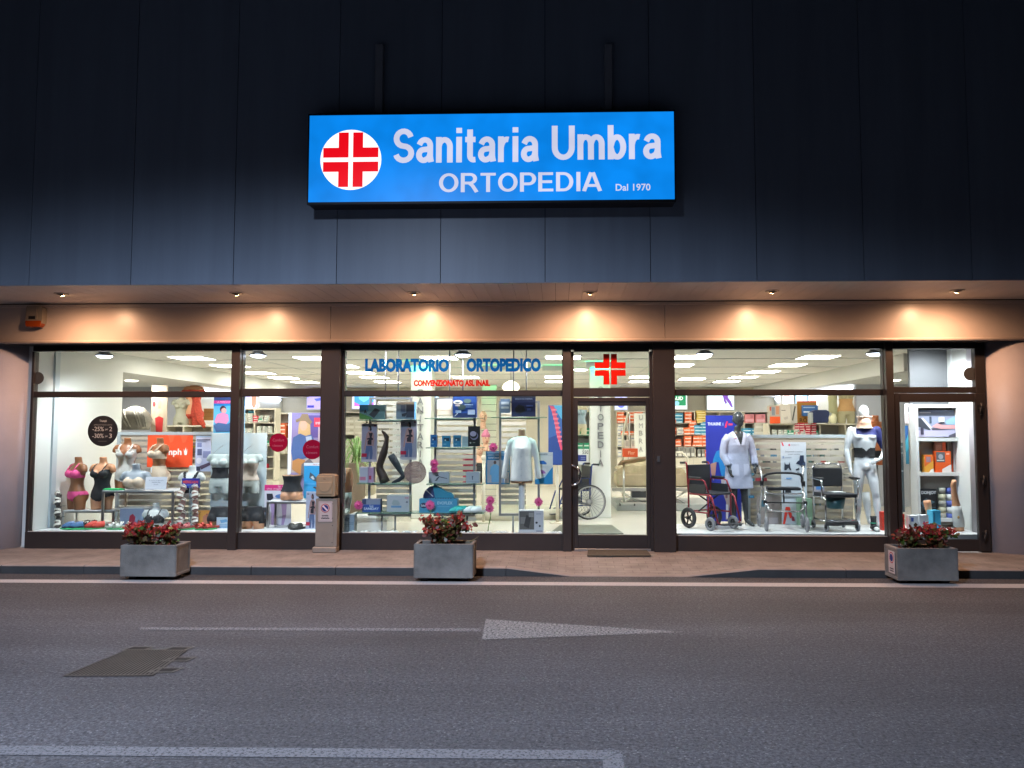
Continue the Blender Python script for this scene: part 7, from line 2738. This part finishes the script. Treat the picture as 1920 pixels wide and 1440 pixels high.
mb.tube([(-.27, .10, .66), (-.265, .04, .74), (-.22, -.06, .78), (-.1, -.10, .80), (.1, -.10, .80), (.22, -.06, .78), (.265, .04, .74), (.27, .10, .66)], .017, M_vinyl, 8)
mb.build('back_strap', t)
mb = MB()
mb.tube([(-.255, -.16, .39), (-.23, -.19, .30), (-.18, -.20, .275), (.18, -.20, .275), (.23, -.19, .30), (.255, -.16, .39)], .012, M_alu, 8)
mb.tube([(-.26, -.10, .55), (-.23, -.12, .52), (-.15, -.12, .51), (.15, -.12, .51), (.23, -.12, .52), (.26, -.10, .55)], .010, M_alu, 8)
mb.build('cross_bar', t)
mb = MB()
mb.tube([(-.26, -.04, .38), (.26, -.04, .38)], .010, M_black, 6)
mb.tube([(0, .0, .56), (0, -.03, .44), (0, -.04, .38)], .012, M_black, 6)
mb.build('folding_link', t)

# ------------------------------------------------------------------ commode chair
x, _ = P(1567, 995, .52)
t = thing('commode_chair', 'chrome wheeled commode chair with black back and seat over a teal bucket', 'commode chair', (x, .55, PLZ), R(6))
mb = MB()
for s in (-1, 1):
    mb.tube([(s * .21, .20, .12), (s * .21, .20, .86), (s * .19, .205, .90), (s * .15, .21, .915)], .013, M_chrome, 8)
    mb.tube([(s * .22, -.20, .12), (s * .22, -.20, .50)], .013, M_chrome, 8)
    mb.tube([(s * .22, -.20, .46), (s * .21, .20, .46)], .012, M_chrome, 8)
    mb.tube([(s * .26, -.18, .44), (s * .26, -.18, .70), (s * .25, .19, .72)], .012, M_chrome, 8)
    mb.tube([(s * .22, -.20, .14), (s * .21, .20, .14)], .013, M_chrome, 8)
mb.tube([(-.15, .21, .915), (.15, .21, .915)], .013, M_chrome, 8)
mb.tube([(-.22, -.2, .15), (.22, -.2, .15)], .013, M_chrome, 8)
mb.build('frame', t)
mb = MB()
mb.bx(-.215, .215, .175, .205, .59, .86, M_vinyl)
mb.build('backrest', t, bevel=.012, seg=2)
mb = MB()
mb.bx(-.225, .225, -.24, .18, .465, .52, M_vinyl)
mb.build('seat', t, bevel=.015, seg=2)
for s in (-1, 1):
    mb = MB()
    mb.bx(s * .26 - .024, s * .26 + .024, -.22, .04, .715, .74, M_vinyl)
    mb.build('armrest', t, bevel=.008)
    for y in (-.22, .2):
        wheel(t, (s * .22, y, .06), .06, M_gtyre, 'castor', 4, M_gtyre, M_black, .016)
mb = MB()
mb.loft([(0, -.03, .30, .105, .11), (0, -.03, .31, .112, .115), (0, -.03, .455, .135, .14)], mat('teal_plastic', '#3d6b70', .35), 24)
mb.build('bucket', t)
mb = MB()
mb.tube([(-.25, -.26, .125), (-.1, -.28, .12), (.02, -.27, .125), (.2, -.26, .12)], [.035, .040, .034, .030], M_vinyl, 10)
mb.build('footrest', t)
mb = MB()
mb.bx(-.08, .10, -.15, .05, .5215, .535, M_white)
mb.build('leaflet', t)

# ------------------------------------------------------------------ banners and posters of the right window
board('standing_banner', 'tall royal blue banner with a runner in light blue, behind the coat mannequin', 'banner', 1323, 779, 1391, 978, 1.22, '#2b37a0', [('t', 'THUASNE', .06, .065, .44, .095, '#e6eaf6', .03), ('p', [(.46, .06), (.5, .075), (.54, .06), (.51, .082), (.54, .105), (.5, .09), (.46, .105), (.49, .082)], '#7f9ada'), ('p', [(.60, .055), (.65, .055), (.60, .115), (.55, .115)], '#e0305a'), ('r', .66, .075, .78, .095, '#d84a70'), ('e', .56, .24, .12, .04, '#2c2422'), ('e', .57, .265, .10, .035, '#c09080'), ('p', [(.22, .40), (.3, .34), (.5, .31), (.72, .32), (.74, .58), (.46, .60), (.4, .52), (.36, .44), (.18, .46)], '#2f8fd0'), ('p', [(.12, .46), (.3, .44), (.26, .56), (.2, .62), (.14, .55)], '#b98a7c'), ('p', [(.42, .60), (.70, .58), (.68, .80), (.6, .98), (.54, .98), (.56, .82), (.44, .70)], '#c3b2ac'), ('p', [(.52, .62), (.62, .62), (.60, .78), (.54, .78)], '#8a5a60'), ('p', [(.55, .84), (.62, .84), (.60, .97), (.56, .97)], '#dfe4f0')])
board('stand_poster', 'white standing poster with small pictures of wheelchairs and a red emblem at its foot', 'poster', 1464, 829, 1515, 985, 1.10, '#cfd8e0', [('p', [(.02, .0), (.07, .0), (.13, .045), (.08, .05)], '#e23a50'), ('e', .34, .035, .04, .013, '#d85a78'), ('t', 'MORETTI', .42, .026, .72, .044, '#a0a8b4'), ('t', 'Disponibili in questo', .18, .105, .86, .128, '#6f7884'), ('t', 'punto vendita', .28, .138, .76, .158, '#6f7884'), ('r', .06, .17, .13, .195, '#8fa4c4'), ('r', .16, .18, .42, .188, '#a8b2c0'),
      ('p', [(.75, .16), (.9, .16), (.9, .23), (.96, .25), (.92, .29), (.84, .30), (.7, .27), (.58, .26), (.66, .23), (.72, .22)], '#28344c'), ('e', .9, .27, .06, .022, '#4a5f80'), ('p', [(.14, .24), (.18, .27), (.3, .27), (.34, .24), (.36, .30), (.4, .34), (.34, .34), (.28, .31), (.2, .34), (.12, .34)], '#343c48'), ('p', [(.56, .33), (.7, .31), (.72, .33), (.6, .345)], '#2e3644'), ('p', [(.62, .36), (.8, .38), (.84, .45), (.8, .46), (.76, .40), (.66, .39)], '#3a4454'), ('r', .18, .43, .4, .445, '#6fa0d0'), ('p', [(.14, .58), (.22, .55), (.3, .55), (.36, .58), (.38, .61), (.14, .61)], '#23262c'), ('r', 0, .64, 1, .66, '#b4bcc4'),
      ('p', [(.14, .78), (.30, .78), (.40, .90), (.30, .92), (.22, .84), (.10, .985), (.02, .985)], '#dd3a28'), ('p', [(.34, .88), (.46, .90), (.50, .95), (.38, .95)], '#a03a50')])
carton('green_box', 'pale green box on the floor between the walker and the commode chair', 1497, 935, 1524, 985, 1.0, .12, '#86a88c', [('e', .3, .35, .2, .2, '#4f7a58'), ('r', .1, .7, .9, .75, '#a8c4ac')])
board('grey_board', 'grey display board with a teal disc behind the walker', 'display board', 1419, 930, 1464, 988, 1.2, '#9f958f', [('e', .26, .24, .15, .11, '#3f6f80'), ('r', .35, .52, .6, .55, '#7d746e'), ('r', .75, .2, 1, .23, '#8a3a40'), ('r', .5, .7, .9, .9, '#b8aeb0')])
board('price_label', 'small blue label card behind the commode armrest', 'card', 1526, 902, 1546, 925, 1.15, '#b9b4bc', [('r', .2, .1, .9, .7, '#5a8fd0')])
for i, (px, py, c) in enumerate(((1408, 889, '#3a93b8'), (1408, 899, '#3a93b8'), (1408, 931, '#2f86c0'))):
    carton('label_card', 'small blue card on the slatted screen right of the white coat, ' + ('topmost', 'middle one', 'lowest')[i] + ' of three', px - 4, py - 2, px + 6, py + 3, 1.26, .01, c, [('r', .2, .3, .8, .6, '#7fc0dc')], group='blue cards on the slatted screen', cat='card')
board('red_label', 'red label strip on the slatted screen above the walker', 'label', 1417, 896, 1438, 902, 1.26, '#c24a52', [])
# on top of the display cabinet
CTY = 6.0
zb5 = 794
for x0, y0, x1, y1, Yb, d, base, deco, lab in (
        (1443, 760, 1463, 794, 5.9, .2, '#b5a79a', [('r', 0, .62, 1, 1, '#e8571f'), ('r', .2, .1, .5, .55, '#7f8a94'), ('r', .6, .05, .9, .5, '#c98a6a'), ('r', 0, .08, .15, .3, '#c0503a')], 'orange and grey product box at the left end of the cabinet top'),
        (1463, 758, 1483, 794, 5.92, .2, '#d6cdbf', [('r', .1, .3, .5, .34, '#7f7a72'), ('p', [(.3, .7), (.7, .62), (.75, .75), (.4, .82)], '#bdb4a8')], 'cream product box beside the orange and grey box'),
        (1483, 757, 1495, 794, 5.94, .2, '#c4bfb4', [('p', [(.1, .8), (.6, .1), (.8, .15), (.3, .9)], '#55534e')], 'narrow pale product box with a dark slanting stripe'),
        (1495, 752, 1532, 794, 6.1, .05, '#b4802f', [('r', 0, 0, 1, .08, '#d86a3c'), ('t', 'RO', .1, .76, .5, .95, '#6a4a1c', .02)], 'ochre panel with dark letters behind the navy bag'),
        (1505, 760, 1534, 780, 6.02, .1, '#3f6fae', [('r', .05, .15, .8, .25, '#a8c0e0'), ('r', .05, .55, .9, .68, '#dfe6ee')], 'blue and white product box above the navy bag')):
    carton('cabinet_box', lab, x0, y0, x1, y1, Yb, d, base, deco)
x, z = P(1537, 794, 5.8)
k = 1 / ppm(5.8)
t = thing('navy_bag', 'navy blue toilet bag with pale sides on the cabinet top', 'bag', (x, 5.8, z))
mb = MB()
mb.prism([(-15 * k, 3 * k), (-12 * k, 1 * k), (13 * k, 1 * k), (15 * k, 10 * k), (16 * k, 22 * k), (10 * k, 25 * k), (-10 * k, 25 * k), (-17 * k, 22 * k)], -.10, .10, mat('navy_nylon', '#243056', .6, vary=.2))
mb.build('bag_body', t, bevel=.03, seg=3)
mb = MB()
for s in (-1, 1):
    mb.bx(s * 17 * k - .02, s * 17 * k + .02, -.12, .12, 0, 20 * k, mat('pale_nylon', '#9fa6a2', .6))
mb.build('side_panel', t, bevel=.01)
t = MB()
x, z = P(1560, 794, 5.75)
t.loft([(x, 5.75, z, .06, .06), (x, 5.75, z + .02, .09, .09), (x, 5.75, z + .12, .10, .10), (x, 5.75, z + .19, .07, .07), (x, 5.75, z + .21, .03, .03)], mat('pale_yellow_ceramic', '#e6e2b8', .35), 20)
tag(t.build('round_jar'), 'round pale yellow jar beside the navy bag', 'jar')
t = low_thing('tall pale green knee and thigh form behind the round jar', 1562, 794, 6.1, 0, 0, 1.0, 'thigh_form', 'leg form')
mb = MB()
mb.loft([(0, 0, 0, .09, .09), (.01, 0, .3, .095, .095), (0, 0, .45, .085, .09), (0, 0, .7, .11, .11)], mat('sage_fabric', '#b5b388', .75, vary=.08), 20)
mb.build('leg_body', t)
t = low_thing('hip form in a wide beige belt on the cabinet top, right of the jar', 1587, 794, 6.05, 0, 0, 1.15, 'hip_form', 'hip form')
hb2 = cutbody('hb2', TORSO, lambda v: v.z < .58)
skin('body', hb2, mat('khaki_form', '#b9b18c', .6), t)
garment('belt', hb2, lambda c: .22 < c.z < .46, .010, mat('tan_elastic', '#cda06a', .75, vary=.1, scale=30), t)
t = low_thing('tan torso in dark swimwear behind the white male mannequin', 1644, 872, 2.2, 0, 20, 1.05, 'torso_mannequin', 'mannequin')
skin('body', TORSO, mat('terracotta_mannequin', '#b5683c', .45), t)
garment('swimsuit', TORSO, lambda c: (bra(c) or c.z < .23 and c.z > .12), .006, M_blk, t)
mb = MB()
mb.cyl((0, .0, -.55), (0, 0, .02), .02, M_galv, 10)
mb.build('stand', t)
# ankle brace foot, red box
t = thing('foot_form', 'foot form in a black and green ankle brace by the white mannequin', 'foot form', (X(1639, 990, .42), .42, PLZ))
mb = MB()
mb.tube([(0, .02, .20), (0, .02, .13), (.0, .02, .07)], [.045, .036, .040], M_blk, 14)
mb.tube([(0, .04, .045), (0, -.02, .045), (0, -.07, .035)], [.04, .042, .038], M_blk, 14)
mb.build('brace', t)
mb = MB()
mb.tube([(0, -.07, .032), (0, -.12, .022), (0, -.14, .018)], [.036, .03, .015], M_mann_w, 12)
mb.build('toes', t)
mb = MB()
mb.tube([(0, .02, .115), (0, .02, .098)], [.043, .043], mat('green_band', '#1f8a6a', .6), 14)
mb.build('band', t)
carton('red_box', 'red and white box standing at the right edge of the wheelchair window', 1654, 960, 1664, 998, .45, .1, '#dc3a28', [('r', .85, 0, 1, 1, '#ece6e2')])
t = thing('leg_form', 'white lower leg form leaning behind the male mannequin', 'leg form', (X(1634, 990, 1.0), 1.05, PLZ))
mb = MB()
mb.tube([(.0, -.08, .03), (.0, 0, .05), (-.01, .02, .12), (-.03, .02, .32), (-.05, .02, .48)], [.03, .038, .034, .055, .06], M_gw, 14)
mb.build('leg_body', t)

# ------------------------------------------------------------------ white bookcase seen through the service door
YB = .74
a, zt5 = P(1716, 758, YB)
b, _ = P(1800, 758, YB)
t = thing('bookcase', 'white open bookcase seen through the service door', 'bookcase', ((a + b) / 2, YB, PLZ))
mb = MB()
sd = .035
mb.bx(a, a + sd, YB, YB + .22, PLZ, zt5, M_white)
mb.bx(b - sd, b, YB, YB + .22, PLZ, zt5, M_white)
mb.bx(a, b, YB + .22, YB + .235, PLZ, zt5, mat('bookcase_back', '#b9b2a6', .6))
mb.bx(a + sd, b - sd, YB, YB + .22, zt5 - .05, zt5, M_white)
mb.build('carcass', t, True)
for py in (824, 889, 975):
    mb = MB()
    zz = P(1758, py, YB)[1]
    mb.bx(a + sd, b - sd, YB, YB + .22, zz - .025, zz + .025, M_white)
    mb.build('shelf', t, True)
mb = MB()
mb.bx(b, RX - .02, YB + .1, YB + .12, PLZ, CZ, M_white)
mb.build('side_board', t, True)
board('photo_print', 'photo print of hands typing on a laptop in the top of the bookcase', 'photo', 1721, 769, 1793, 819, YB + .06, '#8f9cb8', [('r', 0, 0, 1, .22, '#55657c'), ('r', .05, .08, .35, .11, '#aab8c8'), ('p', [(0, .3), (.08, .3), (.34, .72), (.3, .76), (0, .62)], '#39424e'), ('p', [(.08, .3), (.14, .28), (.40, .70), (.34, .74)], '#c8ccda'), ('p', [(.34, .68), (.6, .66), (.95, .70), (.6, .76), (.38, .76)], '#4a4a5c'), ('r', 0, .76, 1, 1, '#b8b8d6'), ('p', [(.36, .62), (.5, .5), (.66, .56), (1, .56), (1, .70), (.6, .70)], '#d8a2a6'), ('p', [(.52, .5), (.66, .4), (.72, .5), (.6, .54)], '#2b2e3c'), ('p', [(.72, .42), (1, .2), (1, .54), (.76, .54)], '#8fb8d6'), ('r', .3, .24, .36, .5, '#39485a'), ('r', .55, .26, .7, .44, '#dfe4ea'), ('r', .06, .66, .14, .92, '#3f3f54'), ('p', [(.8, .95), (1, .84), (1, 1), (.8, 1)], '#4a4a5a')])
for x0, y0, x1, y1, dy, d, base, deco, lab in (
        (1733, 853, 1751, 887, .03, .08, '#e2a23c', [('p', [(0, 0), (1, 0), (1, .3), (0, .66)], '#dd6a2c'), ('r', .2, .1, .7, .4, '#9a7a86'), ('p', [(.4, 1), (.7, .8), (1, .75), (1, 1)], '#f0ece6')], 'yellow orange product box, smallest on the middle bookcase shelf'),
        (1754, 846, 1784, 887, .02, .08, '#e05a1f', [('r', .04, .04, .62, .5, '#55585e'), ('e', .34, .25, .16, .12, '#a8aab0'), ('r', .08, .4, .56, .44, '#dfe3dc'), ('p', [(.4, 1), (.4, .82), (.92, .62), (1, .62), (1, 1)], '#f1ebe6'), ('r', .7, .08, .9, .16, '#f2b49a')], 'bright orange and grey product box in front on the middle bookcase shelf'),
        (1752, 829, 1775, 880, .12, .06, '#7a5340', [('r', .7, 0, 1, 1, '#d2571f'), ('r', .1, .1, .6, .3, '#94705a')], 'brown and orange tall box behind the bright orange one'),
        (1776, 829, 1796, 884, .13, .06, '#5a5048', [('p', [(.3, 1), (.6, .4), (1, .1), (1, 1)], '#d0501c')], 'dark brown and orange box at the right of the middle bookcase shelf'),
        (1722, 917, 1758, 960, .02, .08, '#15191d', [('t', 'DONJOY', .16, .08, .96, .26, '#d9dde0', .03), ('p', [(.1, .6), (.4, .4), (.9, .56), (.6, .7), (.3, .9)], '#4a6470'), ('r', .1, .78, .9, .84, '#31424c')], 'black product box with white lettering low in the bookcase')):
    carton('brace_box', lab, x0, y0, x1, y1, YB + dy, d, base, deco)
for x0, x1, y0, c1, c2, lab in ((1760, 1774, 914, '#98978c', '#b9b79c', 'stacked grey and beige elastic sleeves in the bookcase'), (1775, 1791, 914, '#4a5aa0', '#c3c6c4', 'stacked blue elastic sleeves in the bookcase')):
    t = MB()
    xx, zb6 = P((x0 + x1) / 2, 974, YB + .08)
    zt6 = P(x0, y0, YB + .08)[1]
    r_ = (x1 - x0) / 2 / ppm(YB)
    n = 5
    for i in range(n):
        h0 = zb6 + (zt6 - zb6) * i / n
        t.cyl((xx, YB + .08, h0), (xx, YB + .08, h0 + (zt6 - zb6) / n - .004), r_ * random.uniform(.92, 1), col(c1 if i % 2 == 0 else c2, .8), 16)
    tag(t.build('sleeve_stack'), lab, 'sleeves')
t = thing('leg_form', 'tan raised leg form in a white knee brace at the right of the bookcase', 'leg form', (X(1798, 1000, .42), .42, PLZ))
k = 1 / ppm(.42)
mb = MB()
mb.tube([(.01, 0, 0), (.0, 0, 16 * k), (-.02, 0, 40 * k), (-.05, 0, 70 * k), (-.06, -.01, 84 * k), (-.065, -.05, 92 * k)], [.06, .064, .056, .036, .036, .03], M_skin_l, 16)
mb.build('leg_body', t)
mb = MB()
mb.tube([(.006, 0, 8 * k), (.0, 0, 20 * k), (-.018, 0, 36 * k), (-.026, 0, 46 * k)], [.070, .072, .066, .060], M_wht, 18)
mb.ell((-.03, -.062, 26 * k), (.018, .012, .022), mat('brace_patch', '#c9a468', .6), 10)
mb.build('knee_brace', t)
t = thing('foot_form', 'cut tan ankle form standing behind the cyan box', 'foot form', (X(1744, 985, .50), .50, PLZ))
mb = MB()
mb.tube([(.03, -.06, .03), (.02, 0, .05), (.01, .02, .2), (-.02, .02, .38), (-.025, .02, .41)], [.03, .04, .036, .05, .048], M_skin_l, 14)
mb.build('leg_body', t)
carton('cyan_box', 'bright cyan product box on the platform by the service door', 1747, 957, 1766, 995, .40, .10, '#2fa0cc', [('r', .1, .1, .3, .8, '#1c6f98')], rz=.3, side='#57bfe0')
for x0, x1, y0, c, lab, deco in ((1705, 1722, 967, '#e2e6ea', 'white product box with a small blue mark by the service door', [('r', .2, .1, .5, .3, '#3f5aa8')]), (1724, 1742, 966, '#dcdfe2', 'white product box with a purple figure by the service door', [('p', [(.4, .3), (.6, .3), (.55, .9), (.45, .9)], '#7a5a8c')])):
    carton('product_box', lab, x0, y0, x1, 1004, .30, .1, c, deco)
carton('product_box', 'narrow red box at the left edge of the service door glass', 1690, 964, 1697, 1002, .34, .1, '#d83a30', [])
board('small_poster', 'small white poster with a red and black figure beside the bookcase top', 'poster', 1696, 757, 1713, 794, .95, '#e0dade', [('p', [(.4, .15), (.55, .2), (.5, .45), (.4, .4)], '#3a2a2e'), ('p', [(.45, .5), (.6, .5), (.55, .85), (.45, .85)], '#b04a54')])
board('teal_banner', 'narrow teal and blue banner standing left of the bookcase', 'banner', 1697, 798, 1705, 870, .9, '#3f9cb4', [('p', [(0, 0), (1, 0), (1, .2), (0, .4)], '#2b5a96'), ('p', [(0, .7), (1, .6), (1, 1), (0, 1)], '#2f7890')])
board('green_board', 'olive green board behind the teal banner', 'board', 1706, 798, 1714, 830, .97, '#7d8a68', [])
board('slate_panel_picture', 'dark slate picture strip at the left edge of the service door glass', 'picture', 1686, 830, 1697, 960, 1.0, '#4f5a5e', [('r', .2, .05, .9, .07, '#8a9696'), ('r', .2, .14, .9, .16, '#8a9696'), ('r', .2, .4, .9, .42, '#a8b2b2')])
